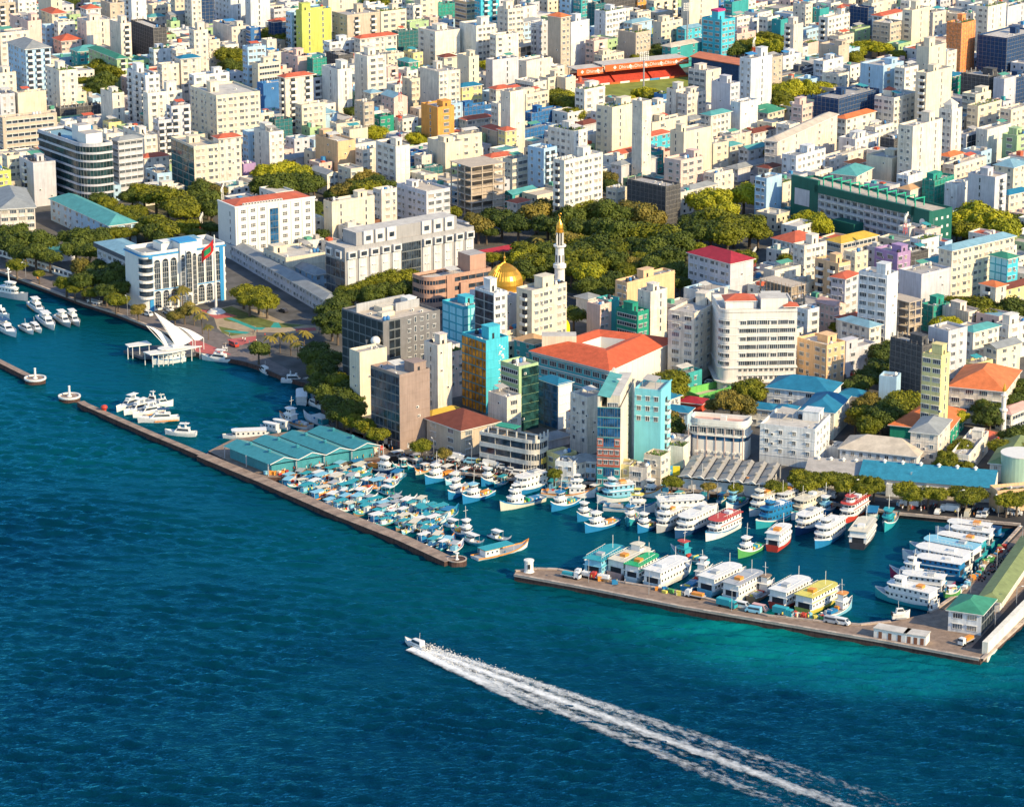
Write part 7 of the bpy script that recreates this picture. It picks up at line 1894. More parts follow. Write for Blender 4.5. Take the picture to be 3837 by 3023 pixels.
BOATS = '''
E 240 965 -60 905 P x w w grey patrol ship with a radar mast at the left edge
E 370 1082 262 995 Y w w w white motor yacht moored nearest the grey patrol ship
E 458 1212 345 1110 Y w w w white motor yacht with a tall deckhouse in the middle of the left moorings
E 82 1118 -40 1068 Y w w w small white yacht half cut by the left edge
E 138 1272 -30 1165 Y w w n larger white yacht with dark windows at the left edge
E 285 1248 182 1188 S w w w white cabin boat lying left of its white twin
E 350 1238 262 1172 S w w w white cabin boat lying right of its white twin
E 598 1190 482 1105 Y x w w blue-grey motor yacht left of its near twin
E 672 1182 578 1100 Y x w w slimmer blue-grey motor yacht nearest the promenade
E 885 1040 745 1005 O w w w white tour boat with a full-length roof against the promenade
E 1285 1500 1560 1465 F w w w white twin-deck launch tied up at the tent-roofed jetty
E 1705 1455 1965 1480 Y w w w sleek white sports yacht right of the tent-roofed jetty
E 1840 1420 1945 1418 Y w w d smaller motor yacht behind the sleek white one
F 22 1535 105 1585 S w w w white speedboat drifting off the square
F 450 1655 212 1650 Y w w w white cruiser alongside the shaded trees
I 1830 165 1830 268 O w w w white box-roofed boat seen from its stern below the shaded trees
I 1925 165 1945 228 D w w x small open white boat beside the shaded quay
I 1998 300 1892 245 S w w w white cabin boat with its bow towards the shaded quay
I 1645 395 1905 470 C w w w white vessel with a square wheelhouse and a teal hatch
I 1850 365 2075 455 D w w w white canopied boat with a brown load behind the market
I 1160 545 1560 530 O w w w long white launch poking out behind the market roof
I 1480 462 1640 495 O w w w short white canopied boat behind the market roof
I 1565 440 1720 470 O w w w white canopied boat farthest along behind the market roof
I 262 318 480 240 Y w w w white yacht at the far left of the moored cluster
I 325 350 565 285 Y w w w second white yacht of the moored cluster
I 400 372 650 315 Y w w w third white yacht of the moored cluster
I 440 408 792 385 Y w w n largest white yacht nearest the breakwater in the moored cluster
I 745 262 590 278 Y w w c white yacht with a tan awning at the back of the cluster
I 490 240 620 250 Y w w w white yacht at the very back of the moored cluster
I 672 512 940 522 Y w w w lone white yacht with a blue-tinted cabin beside the breakwater
J 455 868 205 790 C n w w dark blue hulled vessel with raked white windows in the fishing basin
J 435 800 575 775 D t w w teal hulled fishing dhoni beside the dark blue vessel
J 560 810 690 775 D t w w teal and white dhoni near the harbour street
J 625 850 745 815 D c o w yellowish wooden dhoni near the harbour street
J 705 935 960 850 C b w w blue hulled vessel with a low wheelhouse in mid basin
J 900 1068 1085 960 C b w w blue hulled vessel with a tall white wheelhouse
J 1022 1098 1275 1015 C b w l pale blue vessel with an arched deck rail
J 1425 1035 1705 950 F b w w blue and white ferry with a plain flat roof in mid basin
J 1340 1155 1705 1065 C c w w cream hulled vessel with a tall wheelhouse lying by itself
J 2150 1040 1690 1030 C w w w big white vessel with a teal cargo cover
J 1770 1165 1995 1085 C b w b blue hulled vessel with a blue and white wheelhouse
J 505 1050 325 1000 D n w w navy fishing boat with a white canopy
J 880 940 1010 880 D l w w grey dhoni tucked behind the tall wheelhouse
J 1180 950 1330 900 C b w w small blue vessel inshore of the flat-roofed ferry
J 1290 960 1400 915 D t w t teal dhoni inshore of the flat-roofed ferry
J 1575 1460 1125 1570 D w o t long wooden dhoni with orange gunwale and teal cabin at the basin mouth
J 1430 1430 1250 1375 D n w w white-canopied boat behind the long wooden dhoni
J 1050 1330 870 1280 D t w w white-canopied dhoni in the outer basin row
J 1110 1400 960 1340 C b w w dark fishing vessel in the outer basin row
J 1200 1460 1040 1400 D t w w round-topped white boat close to the breakwater tip
K 140 1250 300 1195 C b w w small blue vessel behind the white twin-deck cruiser
K 205 1345 480 1260 C b w w white cruiser-like vessel with a bright blue hull
K 560 1290 640 1205 C t w b blue-cabined boat between two white vessels
K 650 1345 800 1285 C b w w blue hulled boat with stacked white decks
K 805 1165 365 1145 C w w y long white cargo vessel with a yellow cover
K 305 1085 610 1050 F w l w white ferry with a blue window wall
K 850 1045 610 1010 C w w w white vessel with a rounded wheelhouse by the quay
K 1330 1170 810 1200 F w w w broad white ferry cluttered with cargo on its roof
K 810 1345 985 1265 F x w w dark-windowed grey ferry wedged beside the navy-hulled one
K 965 1390 1255 1250 F n w w large white ferry with a navy hull
K 1225 1415 1485 1290 F w w r large white ferry with bold red stripes
K 1595 1205 1795 1125 F w w c white ferry with a rounded front behind the teal one
K 1805 1175 1990 1095 F w w w white and blue ferry second from the rounded one
L 195 1235 440 1130 F w c c cream-sided ferry with three rows of windows
K 1650 1310 1925 1215 F t b b low teal ferry with a blue roof
K 1500 1560 1695 1470 C g w w green hulled boat with a yellow deck
K 1945 1380 1790 1500 F r w w white ferry with a red waterline seen from its stern
L 230 1365 425 1270 F n w w navy-hulled white ferry between two larger ones
L 395 1480 605 1340 F b w w blue hulled white ferry with a curved rail
L 610 1275 805 1150 F r w r white ferry with thin red bands nearest the quay trees
L 880 1310 755 1480 F k w c white ferry with a cream roof seen from its stern
L 440 1210 560 1120 C b l w blue boat squeezed behind the cream-sided ferry
L 860 1290 900 1160 D b t b blue-canopied dhoni left of the teal hulled one
L 985 1335 1075 1200 C t t t teal hulled boat nearest the quay corner
K 1400 1160 1560 1085 C w l l small blue-topped boat amid the ferries
K 1110 1010 1335 1000 C w o r cargo boat with an orange cover by the warehouse
K 1480 1060 1660 1030 F w w w small white ferry by the warehouse end
N 1010 420 715 595 F w l t ferry with a teal and blue roof at the tip end of the pier
N 1250 440 905 600 F p w c ferry with pink-red railings and a cream roof
N 1300 500 1045 640 F w w e white ferry with a bright green roof
N 1560 520 1215 690 F w w w white ferry with a blue side stripe next to the green-roofed one
N 1740 570 1510 715 C b w w blue hulled boat with a flat white roof by the pier
N 2020 580 1670 745 F l w w white ferry with turquoise trim at mid pier
N 2190 640 1880 800 F w w x white ferry with a grey deck hatch on its roof
N 2260 690 2060 800 C d w d brown-awninged cargo boat at mid pier
M 380 690 70 860 F r w w white ferry with red lower deck by the parked vans
M 610 735 290 905 F y w y white ferry with yellow window frames
M 712 840 480 945 C l w o light blue cargo boat loaded with orange goods
N 1385 400 1685 490 C t t r teal and red workboat lying in open water
M 1645 200 1990 250 O n b n dark blue canopied boat farthest up the right pier
M 1415 235 1885 300 F w w w white ferry with a slim bow, second up the right pier
M 1445 285 1905 345 F t w w white ferry with a red patch on its roof, third up the right pier
M 1325 335 1835 430 F t t w ferry with turquoise sides moored at the right pier
M 1195 365 1790 480 F t w l white ferry with a small blue awning moored at the right pier
M 1135 430 1700 545 F w w w white ferry with a pale grey bow at the right pier
M 1150 530 1660 610 F b b w ferry with a white roof edged in blue at the right pier
M 1030 580 1560 690 C m w w cargo boat with a maroon bow at the right pier
M 1035 680 1500 740 F b w w low white ferry behind the nearest one at the right pier
M 905 745 1415 860 F t w w white ferry with teal bow nearest the green-roofed terminal
W 262 215 545 325 S w w w speedboat with a red stripe racing ahead of its white wake
'''
for ln in BOATS.strip().split('\n'):
    f = ln.split(); grp = {'F': 'ferries in the harbour', 'Y': 'moored yachts', 'C': 'fishing and cargo vessels'}.get(f[5])
    boat(f[0], *map(float, f[1:5]), f[5], f[6], f[7], f[8], ' '.join(f[9:]), grp)
# the crowd of little fishing boats behind the wide breakwater
bq = random.Random(5)
basin = P('I1640,905 I1760,872 I2168,790 J90,790 J300,880 J500,900 J480,1050 J640,1110 J900,1180 J1010,1250 J900,1330 J1000,1400 J1100,1480 J1010,1500 J880,1490 J500,1330 J250,1230 J0,1150 I1900,1020', 0)
strip2 = P('J480,700 J640,715 J980,845 J1440,905 J1300,930 J1000,880 J760,830 J560,770', 0)
strip3 = P('J1300,945 J1700,965 K300,1010 K1000,1075 K1450,1095 K1900,1120 K1900,1060 K1480,1040 K860,972 K316,947 J1740,927 J1440,907', 0)
taken = [(o.location.x, o.location.y, 5.5) for o in col.objects if o.get('group') in ('ferries in the harbour', 'fishing and cargo vessels') or o.get('category') == 'dhoni']
L_ = []
for poly, N_, rr in ((basin, 5000, 3.2), (strip2, 600, 3.6), (strip3, 900, 4.0)):
    xs = [p.x for p in poly]; ys = [p.y for p in poly]
    for _ in range(N_):
        p = Vector((bq.uniform(min(xs), max(xs)), bq.uniform(min(ys), max(ys)), 0))
        if inside(p, poly) and all((p.x - x) ** 2 + ((p.y - y) * .8) ** 2 > (rr if r < 5 else 6.5) ** 2 for x, y, r in taken): taken.append((p.x, p.y, 3)); L_.append(p)
mesh_bank = []
base_dir = at('J', 700, 1200) - at('J', 560, 1260); ba = math.atan2(base_dir.y, base_dir.x)
protos = []
combos = [('t', 'w', 'w'), ('w', 't', 't'), ('b', 'w', 't'), ('w', 'o', 'c'), ('l', 'w', 't'), ('t', 'o', 'l'), ('w', 'b', 'b'), ('b', 'o', 'l'), ('w', 'l', 'w'), ('n', 'w', 'x'), ('t', 'w', 'c'), ('w', 'w', 'b'), ('d', 't', 't'), ('t', 'l', 'w'), ('n', 'w', 't')]
L_.sort(key=lambda p: proj((p.x, p.y, 0))[0])
seenc = {}
for i, p in enumerate(L_):
    k = bq.randrange(len(combos)); hc, cc, rc = combos[k]; desc = '%s small fishing boat with %s rail and %s canopy' % (BN[hc], BN[cc], BN[rc]); seenc[k] = seenc.get(k, 0) + 1
    lab = ORD[seenc[k] - 1] + ' ' + desc + ' from the left'; a = ba + bq.uniform(-.35, .35) + (math.pi if bq.random() < .3 else 0)
    src_o = next((o for kk, o in protos if kk == k), None)
    if src_o is None:
        Ls = bq.uniform(7.0, 10.5); q1 = Vector((p.x, p.y, 0)); pr = bpy.data.objects
        o = thing('fishing_boat', lab, 'fishing boat', (p.x, p.y, 0), a, 'small fishing boats in the basin')
        kind = 's' if k % 3 else 'D'; B = Ls * .3; hull(o, Ls, B, .7, .9, bp(hc), bp(cc), bp(bq.choice('xtwl')), prow=.5); x0, x1 = -Ls * .36, Ls * bq.uniform(.02, .18); h = 1.8
        b = MB(); b.box(x0, -B * .42, .7 + h, x1, B * .42, .8 + h, bp(rc)); b.build('canopy', o)
        for x in (x0 + .2, x1 - .2):
            for s_ in (-1, 1): b = MB(); b.bar((x, s_ * B * .38, .5), (x, s_ * B * .38, .7 + h), .05, WHITE, 3); b.build('post', o)
        b = MB(); b.box(x0 + .5, -B * .28, .4, x0 + 2.2, B * .28, 1.7, bp(bq.choice('wwlb'))); b.build('engine_box', o)
        for z_ in range(4): b = MB(); x = bq.uniform(-.1, .35) * Ls; y = bq.uniform(-.25, .1) * B; e = bq.uniform(.4, .8); b.box(x, y, .4, x + e, y + e, bq.uniform(.7, 1.4), bp(bq.choice('rowbtywor'))); b.build('fish_crate', o)
        protos.append((k, o))
    else:
        o = copy_thing(src_o, (p.x, p.y, 0), a, lab); s_ = bq.uniform(.85, 1.15); o.scale = (s_, s_, s_)
print('small boats', len(L_))
# ---------------------------------------------------------------- the wake
def foam_material():
    m, t, b = material('foam'); N = t.nodes; Lk = t.links; b.inputs['Base Color'].default_value = (.90, .92, .92, 1); b.inputs['Roughness'].default_value = .8
    tc = N.new('ShaderNodeUVMap'); tc.uv_map = 'uv'; g = N.new('ShaderNodeNewGeometry')
    mp = N.new('ShaderNodeMapping'); mp.inputs['Rotation'].default_value = (0, 0, WA); mp2 = N.new('ShaderNodeMapping'); mp2.inputs['Scale'].default_value = (.55, 1.0, 1); Lk.new(g.outputs['Position'], mp.inputs['Vector']); Lk.new(mp.outputs[0], mp2.inputs['Vector'])
    n = N.new('ShaderNodeTexNoise'); n.inputs['Scale'].default_value = .7; n.inputs['Detail'].default_value = 9; n.inputs['Roughness'].default_value = .72; Lk.new(mp2.outputs[0], n.inputs['Vector'])
    sp = N.new('ShaderNodeSeparateXYZ'); Lk.new(tc.outputs[0], sp.inputs[0])
    ad = N.new('ShaderNodeMath'); ad.operation = 'ADD'; Lk.new(n.outputs['Fac'], ad.inputs[0]); Lk.new(sp.outputs['X'], ad.inputs[1])
    r = N.new('ShaderNodeMapRange'); r.inputs['From Min'].default_value = .80; r.inputs['From Max'].default_value = 1.34; Lk.new(ad.outputs[0], r.inputs['Value']); Lk.new(r.outputs[0], b.inputs['Alpha']); return m
w0, w1 = at('W', 500, 320, 0), at('Z', 1860, 1735, 0); wd_ = (w1 - w0); WL = wd_.length; wd_.normalize(); WA = -math.atan2(wd_.y, wd_.x); wn = Vector((-wd_.y, wd_.x, 0)); FOAM = foam_material()
verts = []; faces = []; uvs = []
def ribbon(c, hw, dens, z, s0=0., s1=1., seg=90, bend=0):
    """c lateral offset, hw half width, dens foam density, as functions of the distance s along the wake"""
    base = len(verts); K_ = 9
    for i in range(seg + 1):
        s = s0 + (s1 - s0) * i / seg
        for j in range(K_):
            v = j / (K_ - 1) * 2 - 1; p = w0 + wd_ * (s * WL) + wn * (c(s) + v * hw(s)); verts.append((p.x, p.y, z + .22 + .25 * max(0, 1 - abs(v)) * dens(s))); uvs.append(dens(s) * (1 - abs(v) ** 1.8))
    for i in range(seg):
        for j in range(K_ - 1): a_ = base + i * K_ + j; faces.append((a_, a_ + K_, a_ + K_ + 1, a_ + 1))
sd = 1 if (at('W', 1200, 450) - (w0 + wd_ * ((at('W', 1200, 450) - w0).dot(wd_)))).dot(wn) > 0 else -1
ribbon(lambda s: 0, lambda s: 1.9 + 2.2 * s, lambda s: .82 - .36 * s, .04)
ribbon(lambda s: sd * (1.3 + 9.5 * max(s, 0) ** .9), lambda s: 1.8 + 3.6 * s, lambda s: .66 - .38 * s, .05)
ribbon(lambda s: -sd * (1.6 + 9.5 * max(s, 0) ** .9), lambda s: 2.0 + 3.4 * s, lambda s: .68 - .38 * s, .06, -.008)
ribbon(lambda s: sd * .8 * 6 * s, lambda s: 3 + 7 * s, lambda s: .50 - .26 * s, .02)
ribbon(lambda s: -sd * 6 * s, lambda s: 3 + 7 * s, lambda s: .48 - .26 * s, .025)
ribbon(lambda s: -sd * (2.2 + 20 * max(s, 0)), lambda s: 2.8, lambda s: .95 - 1.5 * max(s, 0), .07, -.018, .35, 40)
me = bpy.data.meshes.new('wake'); me.from_pydata(verts, [], faces); uv = me.uv_layers.new(name='uv')
for l in me.loops: uv.data[l.index].uv = (uvs[l.vertex_index], 0)
me.materials.append(FOAM); o = bpy.data.objects.new('wake', me); col.objects.link(o); o['kind'] = 'stuff'; o['label'] = 'long white foaming wake fanning out behind the speedboat'; o['category'] = 'wake'
sb = MB(); q = random.Random(3); FW = paint((.82, .80, .76), .9, .05, name='spray')
for i in range(2600):
    s = q.random() ** 1.6 * .45; side = q.choice((sd, sd, -sd, 0)); off = (side * (1.4 + 7.5 * s ** .8)) if side else 0
    p = w0 + wd_ * (s * WL) + wn * (off + q.gauss(0, .7)); r_ = q.uniform(.05, .2) * (1 - s); hz = q.random() ** 2 * (1.7 - 2.6 * s)
    sb.lathe(p.x, p.y, [(0, hz - r_ * .7), (r_, hz), (0, hz + r_ * .8)], FW, 5)
o = sb.build('spray', kind='stuff'); o['label'] = 'white spray thrown up along the speedboat wake'; o['category'] = 'spray'
# ---------------------------------------------------------------- vehicles, lamps, people and goods on the quays
def share(o, label, cat, group): o['label'] = label; o['category'] = cat; o['group'] = group
TYRE = paint((.02, .02, .022), .9, .1, name='tyre')
_w = MB(); 
_n = 12; _A = [(math.cos(2 * math.pi * i / _n) * .33, math.sin(2 * math.pi * i / _n) * .33) for i in range(_n)]
_w.raw([(x, -.1, z) for x, z in _A] + [(x, .1, z) for x, z in _A], [(i, (i + 1) % _n, _n + (i + 1) % _n, _n + i) for i in range(_n)] + [tuple(range(_n))[::-1], tuple(range(_n, 2 * _n))], TYRE); WHEEL = _w.mesh('wheel')
def prof_mesh(name, prof, hw, m, taper=.88, zt=None):
    b = MB(); n = len(prof); zmax = max(z for x, z in prof)
    vs = [(x, -hw * (taper if z > zmax * .62 else 1), z) for x, z in prof] + [(x, hw * (taper if z > zmax * .62 else 1), z) for x, z in prof]
    b.raw(vs, [(i, (i + 1) % n, n + (i + 1) % n, n + i)[::-1] for i in range(n)] + [tuple(range(n)), tuple(range(n, 2 * n))[::-1]], m); return b
def vehicle(p, a, kind, c, label, group):
    m = bp(c, .35); nm = {'c': 'car', 'v': 'van', 't': 'truck', 'f': 'flatbed_truck'}[kind]; t = thing(nm, label, nm.replace('_', ' '), (p.x, p.y, GZ + .02), a, group)
    if kind == 'c': L, H = 4.2, 1.45; pr = [(-2.1, .3), (2.1, .3), (2.1, .75), (1.2, .9), (.6, 1.42), (-1.2, 1.45), (-1.9, .95), (-2.1, .85)]; gl = [(-1.3, .5)]; ws = (-1.3, 1.3)
    elif kind == 'v': L, H = 4.6, 1.95; pr = [(-2.3, .3), (2.3, .3), (2.3, .95), (1.9, 1.15), (1.4, 1.9), (-2.25, 1.95)]; ws = (-1.4, 1.5)
    else: L, H = 6.0, 2.2; pr = [(1.4, .4), (3.0, .4), (3.0, 1.3), (2.7, 2.15), (1.4, 2.2)]; ws = (-1.9, 2.2)
    prof_mesh('body', pr, .85 if kind != 't' else .95, m).build('body', t)
    if kind in 'cv':
        for s_ in (-1, 1): b = MB(); b.box(-1.4 if kind == 'c' else -2.0, s_ * .83 - .02, H * .62, .7 if kind == 'c' else 1.3, s_ * .83 + .02, H * .9, GLASS); b.build('side_window', t)
        b = MB(); x0, x1 = (.68, 1.15) if kind == 'c' else (1.45, 1.85); b.face([(x1, -.7, .95 + .2 * (kind == 'v')), (x1, .7, .95 + .2 * (kind == 'v')), (x0, .62, H * .97), (x0, -.62, H * .97)], GLASS); 
        for i in range(len(b.v)): b.v[i] = (b.v[i][0] + .06, b.v[i][1], b.v[i][2])
        b.build('windscreen', t)
    else:
        b = MB(); b.box(2.9, -.8, 1.35, 3.03, .8, 2.0, GLASS); b.build('windscreen', t); b = MB(); b.box(-3.0, -1.0, .75, 1.3, 1.0, .95 if kind == 'f' else 2.5, m if kind == 't' else bp('x')); b.build('load_bed', t)
        if kind == 'f': b = MB(); b.box(-2.6, -.8, .96, .8, .7, 1.7, bp(rnd.choice('twoc'))); b.build('cargo', t)
    for x in ws:
        for s_ in (-1, 1): inst('wheel', WHEEL, t, (x, s_ * .82, .33), 0, (1, 1, 1) if kind in 'cv' else (1.25, 1.2, 1.25))
    return t
VEH = '''
J 945 745 c w -|J 975 735 t w -|J 1095 760 v l -|J 1200 770 v y -|J 1180 790 c w -|J 1275 790 t w -|J 1375 805 v w -|J 1440 825 c w -|J 1490 860 v w -|J 440 610 t c -|J 500 625 t w -
L 1190 1130 t w a|L 1440 1180 c w b|L 1540 1170 t w a|L 1690 1200 v c b|L 1790 1205 c w b|L 1838 1205 v w b|L 2090 1195 v w a|L 500 1050 t w a|L 180 990 v w b|L 1700 1110 c l a
K 1270 85 c w a|K 1000 770 v b b|K 1930 990 v w b|K 1980 1000 v l b|H 600 1590 c x a|H 700 1600 c r a|H 640 1620 c k b|E 1250 1090 v w d|E 1430 1045 c w d|E 1420 1075 c x d|E 1980 1350 v r d|F 230 1060 c k d
N 540 598 f w e|N 655 590 f w e|N 790 615 f r e|N 1590 765 f w e|N 1860 845 t t e|N 1990 850 v w e|N 2085 890 v l e|N 2140 875 v p e|M 130 915 t t e|M 160 920 v w e|M 545 978 v x e|M 625 990 v w e|M 1680 1150 f w g
'''
dirs = {'-': (at('J', 1450, 890) - at('J', 980, 835)), 'a': (at('L', 2150, 1275) - at('L', 1100, 1175)), 'b': (at('L', 2100, 900) - at('L', 2000, 1100)), 'd': (at('E', 1290, 1190) - at('E', 400, 865)), 'e': (at('N', 2168, 860) - at('N', 860, 618)), 'g': (at('M', 1640, 1150) - at('M', 1740, 1110))}
plc = {'J': 'on the harbour street behind the fishing basin', 'L': 'on the road behind the ferry quay', 'K': 'near the rounded white block', 'H': 'in the small yard behind the great blue-hipped hall', 'E': 'on the promenade by the square', 'F': 'on the promenade by the square', 'N': 'on the outer ferry pier', 'M': 'on the outer ferry pier'}
vn = {'c': 'car', 'v': 'van', 't': 'box truck', 'f': 'flatbed truck'}; VL = []
for ln in VEH.strip().split('\n'):
    for it in ln.split('|'): f = it.split(); VL.append((src(f[0], float(f[1]), 0)[0], f))
VL.sort(key=lambda q: q[0]); tot = {}; run = {}
for _, f in VL: k = BN[f[4]] + ' ' + vn[f[3]] + ' ' + plc[f[0]]; tot[k] = tot.get(k, 0) + 1
for _, f in VL:
    k = BN[f[4]] + ' ' + vn[f[3]] + ' ' + plc[f[0]]; run[k] = run.get(k, 0) + 1; lab = k if tot[k] == 1 else ORD[run[k] - 1] + ' ' + BN[f[4]] + ' ' + vn[f[3]] + ' from the left ' + plc[f[0]]
    d = dirs[f[5]]; vehicle(at(f[0], float(f[1]), float(f[2]), GZ), math.atan2(d.y, d.x) + rnd.uniform(-.12, .12) + (math.pi if rnd.random() < .4 else 0), f[3], f[4], lab, 'vehicles on the quays')
# motorbikes
def bike(p, a, c, label):
    t = bpy.data.objects.new('motorbike', None); col.objects.link(t); t.location = (p.x, p.y, GZ + .02); t.rotation_euler = (0, 0, a); share(t, label, 'motorbike', 'motorbikes parked in rows'); m = bp(c, .35)
    for x in (-.6, .62): inst('wheel', WHEEL, t, (x, 0, .3), 0, (.9, .5, .9))
    b = MB(); b.bar((-.6, 0, .35), (-.1, 0, .6), .1, m); b.bar((-.1, 0, .5), (.35, 0, .75), .12, m); b.bar((.62, 0, .3), (.45, 0, 1.0), .05, STEEL); b.bar((.45, -.3, 1.0), (.45, .3, 1.0), .03, STEEL); b.box(-.75, -.13, .68, .05, .13, .82, bp('k')); b.build('frame', t); return t
bk = bike(at('J', 1000, 800), 0, 'r', 'motorbike parked in the long row on the harbour street'); first = True
for (T, x0, y0, x1, y1, n_, where) in (('J', 960, 795, 1440, 865, 46, 'in the long row on the harbour street'), ('J', 760, 705, 960, 760, 16, 'in the short row at the market end of the harbour street'), ('L', 1130, 1118, 1700, 1150, 34, 'under the trees of the ferry quay'), ('L', 1750, 1150, 2120, 1165, 20, 'at the right end of the ferry quay trees'), ('M', 2110, 330, 1780, 640, 26, 'along the olive-roofed pier shed'), ('J', 480, 690, 620, 705, 8, 'beside the fish market'), ('E', 1480, 1240, 1620, 1300, 7, 'on the promenade by the tent-roofed jetty')):
    p0, p1 = at(T, x0, y0, GZ), at(T, x1, y1, GZ); d = p1 - p0; a = math.atan2(d.y, d.x) + 1.3
    for i in range(n_):
        p = p0 + d * ((i + rnd.uniform(-.3, .3)) / n_) + Vector((rnd.gauss(0, .3), rnd.gauss(0, .5), 0)); lab = 'motorbike parked ' + where
        if first: bk.location = p; bk['label'] = 'red ' + lab; first = False; continue
        c = bk.copy(); col.objects.link(c); c.location = p; c.rotation_euler = (0, 0, a + rnd.uniform(-.2, .2)); c['label'] = lab
        cc_ = rnd.choice('rkbwkrx'); mm = bp(cc_, .35); c['label'] = BN[cc_] + ' ' + lab
        for ch in bk.children:
            e = ch.copy(); col.objects.link(e); e.parent = c
            if e.name.startswith('frame'): e.material_slots[0].link = 'OBJECT'; e.material_slots[0].material = mm
# people: one continuous figure
def person_mesh():
    b = MB(); sk = paint((.30, .17, .10), .7, .05, name='skin'); hair = paint((.02, .015, .012), .8, .05); cl = bp('w', .9); tr = paint((.04, .05, .08), .9, .1, name='trousers')
    def ring(cx, cy, rx, ry, z, n=10): return [(cx + rx * math.cos(2 * math.pi * i / n), cy + ry * math.sin(2 * math.pi * i / n), z) for i in range(n)]
    def tube(R_, m):
        vs = [p for r_ in R_ for p in r_]; n = 10; b.raw(vs, [(k * n + i, k * n + (i + 1) % n, (k + 1) * n + (i + 1) % n, (k + 1) * n + i) for k in range(len(R_) - 1) for i in range(n)] + [tuple(range((len(R_) - 1) * n, len(R_) * n))], m)
    tube([ring(0, 0, .13, .19, .82), ring(0, 0, .12, .17, 1.05), ring(0, 0, .14, .21, 1.3), ring(0, 0, .11, .20, 1.42), ring(0, 0, .06, .07, 1.48), ring(0, 0, .055, .06, 1.53)], cl)
    for s_ in (-1, 1):
        tube([ring(.08 * s_, s_ * .10, .06, .05, 0), ring(.06 * s_, s_ * .10, .05, .05, .1), ring(.03 * s_, s_ * .1, .065, .06, .45), ring(0, s_ * .095, .09, .09, .86)], tr)
        tube([ring(.05 * s_, s_ * .29, .03, .03, .78), ring(0, s_ * .27, .04, .04, 1.08), ring(0, s_ * .21, .055, .06, 1.38)], sk)
    tube([ring(0, 0, .05, .05, 1.5), ring(.01, 0, .085, .075, 1.56), ring(.01, 0, .10, .08, 1.64), ring(0, 0, .09, .075, 1.7)], sk); tube([ring(-.01, 0, .103, .084, 1.65), ring(-.01, 0, .09, .075, 1.73), ring(0, 0, .04, .03, 1.77)], hair)
    return b.mesh('person', True)
PM = person_mesh(); CLM = [bp(c, .9) for c in 'wbrytoklw']
def crowd(poly, n_, where):
    xs = [p.x for p in poly]; ys = [p.y for p in poly]; k = 0
    while k < n_:
        p = Vector((rnd.uniform(min(xs), max(xs)), rnd.uniform(min(ys), max(ys)), GZ + .02))
        if not inside(p, poly): continue
        k += 1; i = rnd.randrange(len(CLM)); o = inst('person', PM, None, p, rnd.uniform(0, 6.28), None, CLM[i]); s_ = rnd.uniform(.92, 1.05); o.scale = (s_, s_, s_)
        share(o, 'person in a %s top %s' % (['white', 'blue', 'red', 'yellow', 'teal', 'orange', 'black', 'light blue', 'white'][i], where), 'person', 'people ' + where)
crowd(P('I1520,800 I1700,770 I2168,700 J0,650 J440,620 J470,690 J90,750 I1700,860'), 60, 'at the open side of the fish market')
crowd(P('J480,690 J1000,760 J1700,850 J1700,890 J1000,825 J500,720'), 50, 'on the harbour street')
crowd(P('K0,880 K850,905 K850,925 K0,910'), 22, 'in front of the waterfront shops'); crowd(P('L1100,1110 L2100,1150 L2100,1240 L1100,1170'), 40, 'on the ferry quay')
crowd(P('M60,900 M600,950 M600,985 M60,930'), 14, 'beside the yellow-framed ferry'); crowd(P('M1900,400 M1500,760 M1600,700 M2000,350'), 20, 'on the right-hand pier'); crowd(P('N600,600 N1600,760 N1500,730 N650,575'), 8, 'on the outer pier walk')
crowd(P('E1650,1150 E2100,1350 F200,1350 F0,1180 E2000,1270'), 12, 'on the square'); crowd(P('E300,790 E900,1000 E1250,1150 E1250,1120 E700,920 E300,770'), 14, 'on the left promenade')
# crates, sacks and drums
GM_ = []
for c in 'yowrtlbcdg': b = MB(); b.box(-.5, -.4, 0, .5, .4, .6, bp(c, .8)); b.box(-.54, -.44, .6, .54, .44, .68, bp(c, .8)); GM_.append((c, b.mesh('crate')))
def goods(poly, n_, where):
    xs = [p.x for p in poly]; ys = [p.y for p in poly]; k = 0
    while k < n_:
        p = Vector((rnd.uniform(min(xs), max(xs)), rnd.uniform(min(ys), max(ys)), GZ + .02))
        if not inside(p, poly): continue
        k += 1; c, me = rnd.choice(GM_); o = inst('crate', me, None, p, rnd.uniform(0, 3), (rnd.uniform(.8, 1.8), rnd.uniform(.8, 1.6), rnd.uniform(.8, 2)))
        share(o, '%s crate of goods stacked %s' % (BN[c], where), 'crate', 'crates ' + where)
goods(P('I1500,850 I1560,790 I2168,710 J0,660 J330,625 J340,650 J0,700 I1760,800 I1700,860'), 90, 'along the front of the fish market')
goods(P('M60,880 M500,940 M500,960 M60,905'), 18, 'beside the vans on the pier'); goods(P('M1560,730 M1980,330 M2010,350 M1620,740'), 40, 'along the right-hand pier'); goods(P('N700,600 N1500,740 N1500,755 N700,620'), 10, 'on the outer pier walk'); goods(P('L1090,1120 L1130,1090 L1250,1120 L1220,1150'), 10, 'at the quay corner by the trucks')
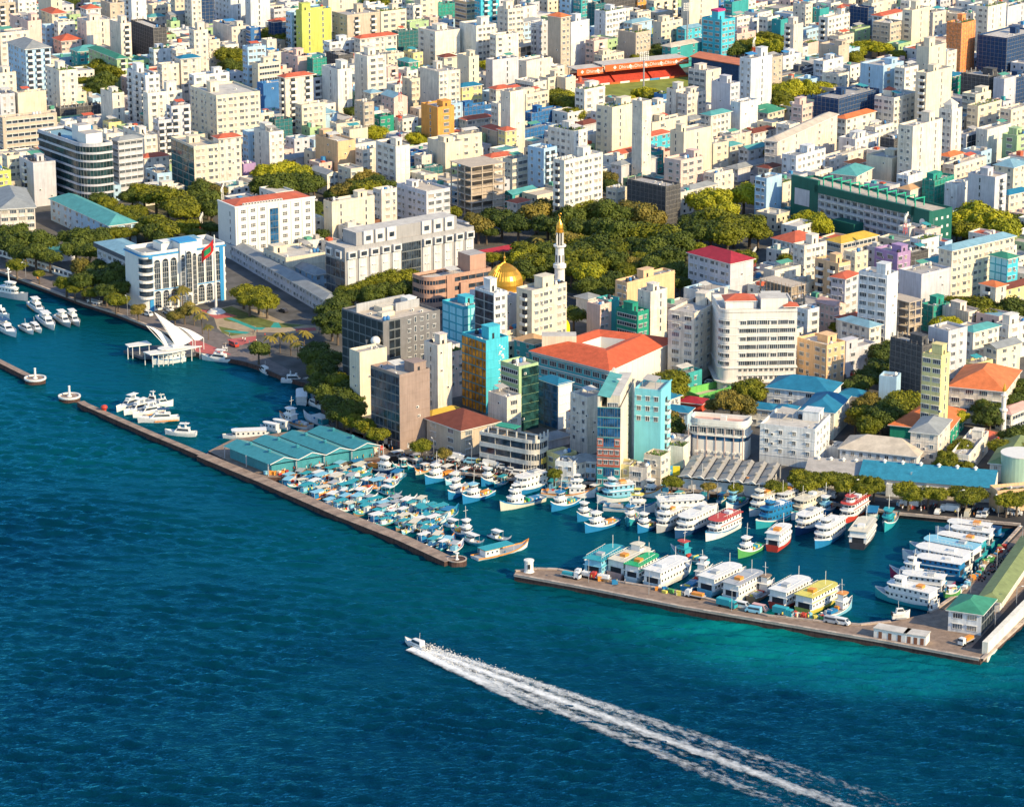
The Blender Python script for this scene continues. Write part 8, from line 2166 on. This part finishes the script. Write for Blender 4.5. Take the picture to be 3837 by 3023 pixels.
# street lamps
def lamp_mesh():
    b = MB(); b.bar((0, 0, 0), (0, 0, 7), .08, STEEL, 5); b.bar((0, 0, 7), (1.4, 0, 7.5), .06, STEEL, 5); c = MB(); c.box(1.2, -.15, 7.4, 2.0, .15, 7.6, WHITE); return b.mesh('pole'), c.mesh('lamp_head')
LP_, LH_ = lamp_mesh()
LL = [('M', 2150, 350, 0), ('M', 1935, 560, 0), ('M', 1715, 740, 0), ('M', 1920, 1060, 1), ('M', 2100, 880, 1), ('L', 1605, 1180, 2), ('L', 1300, 1150, 2), ('L', 780, 1080, 2), ('L', 1950, 1210, 2), ('K', 600, 925, 3), ('J', 1100, 790, 3), ('J', 780, 740, 3), ('J', 1600, 880, 3), ('E', 220, 790, 4), ('E', 640, 940, 4), ('E', 1080, 1090, 4), ('N', 690, 640, 5), ('N', 1200, 740, 5), ('N', 1900, 880, 5), ('F', 60, 1090, 4), ('F', 420, 1520, 4)]
wl = ['on the right-hand pier', 'inside the cream sea wall', 'on the ferry quay', 'on the harbour street', 'on the left promenade and square', 'on the outer pier']; run = {}
for T, x, y, w_ in sorted(LL, key=lambda q: src(q[0], q[1], 0)[0]):
    run[w_] = run.get(w_, 0) + 1; p = at(T, x, y, GZ); t = thing('street_lamp', ORD[run[w_] - 1] + ' street lamp from the left ' + wl[w_], 'street lamp', (p.x, p.y, GZ), rnd.choice((0, 2, 4)), 'street lamps'); inst('pole', LP_, t); inst('lamp_head', LH_, t)
# boats hauled out on the pier
for T, bx, by, sx, sy, lab in (('M', 1200, 975, 1050, 985, 'white launch standing ashore on the pier paving'), ('M', 1450, 880, 1370, 925, 'small white launch on a trailer in the shade by the terminal'), ('M', 1610, 790, 1510, 800, 'green upturned dinghy on the pier by the terminal')):
    o = boat(T, bx, by, sx, sy, 'S' if 'launch' in lab else 's', 'g' if 'green' in lab else 'w', 'w', 'w', lab, None, 9); o.location.z = GZ + .8; b = MB(); b.box(-1.5, -.6, -.85, 1.5, .6, -.4, STEEL); b.build('cradle', o)
# red buoy-like float beside the long breakwater
p = at('I', 160, 312, 1.5); t = thing('red_float', 'bright red ball float standing on the long breakwater', 'float', (p.x, p.y, 1.5)); b = MB(); b.lathe(0, 0, [(0, .3), (.9, .6), (1.2, 1.2), (.9, 1.8), (0, 2.1)], bp('r'), 14); b.build('ball', t, True); b = MB(); b.cyl(0, 0, 0, .5, .7, bp('r'), 10); b.build('base', t)
p = at('N', 185, 545, GZ); t = thing('harbour_beacon', 'short round white light tower at the tip of the outer pier', 'light tower', (p.x, p.y, GZ)); b = MB(); b.lathe(0, 0, [(1.6, 0), (1.3, .4), (1.25, 3.2), (1.5, 3.3), (1.5, 3.7), (1.2, 3.7), (0, 3.9)], WHITE, 14); b.build('tower', t); b = MB(); b.box(-.4, -1.32, 1.2, .4, -1.2, 2.6, DARK); b.build('door', t)
print('objects', len(scene.objects))
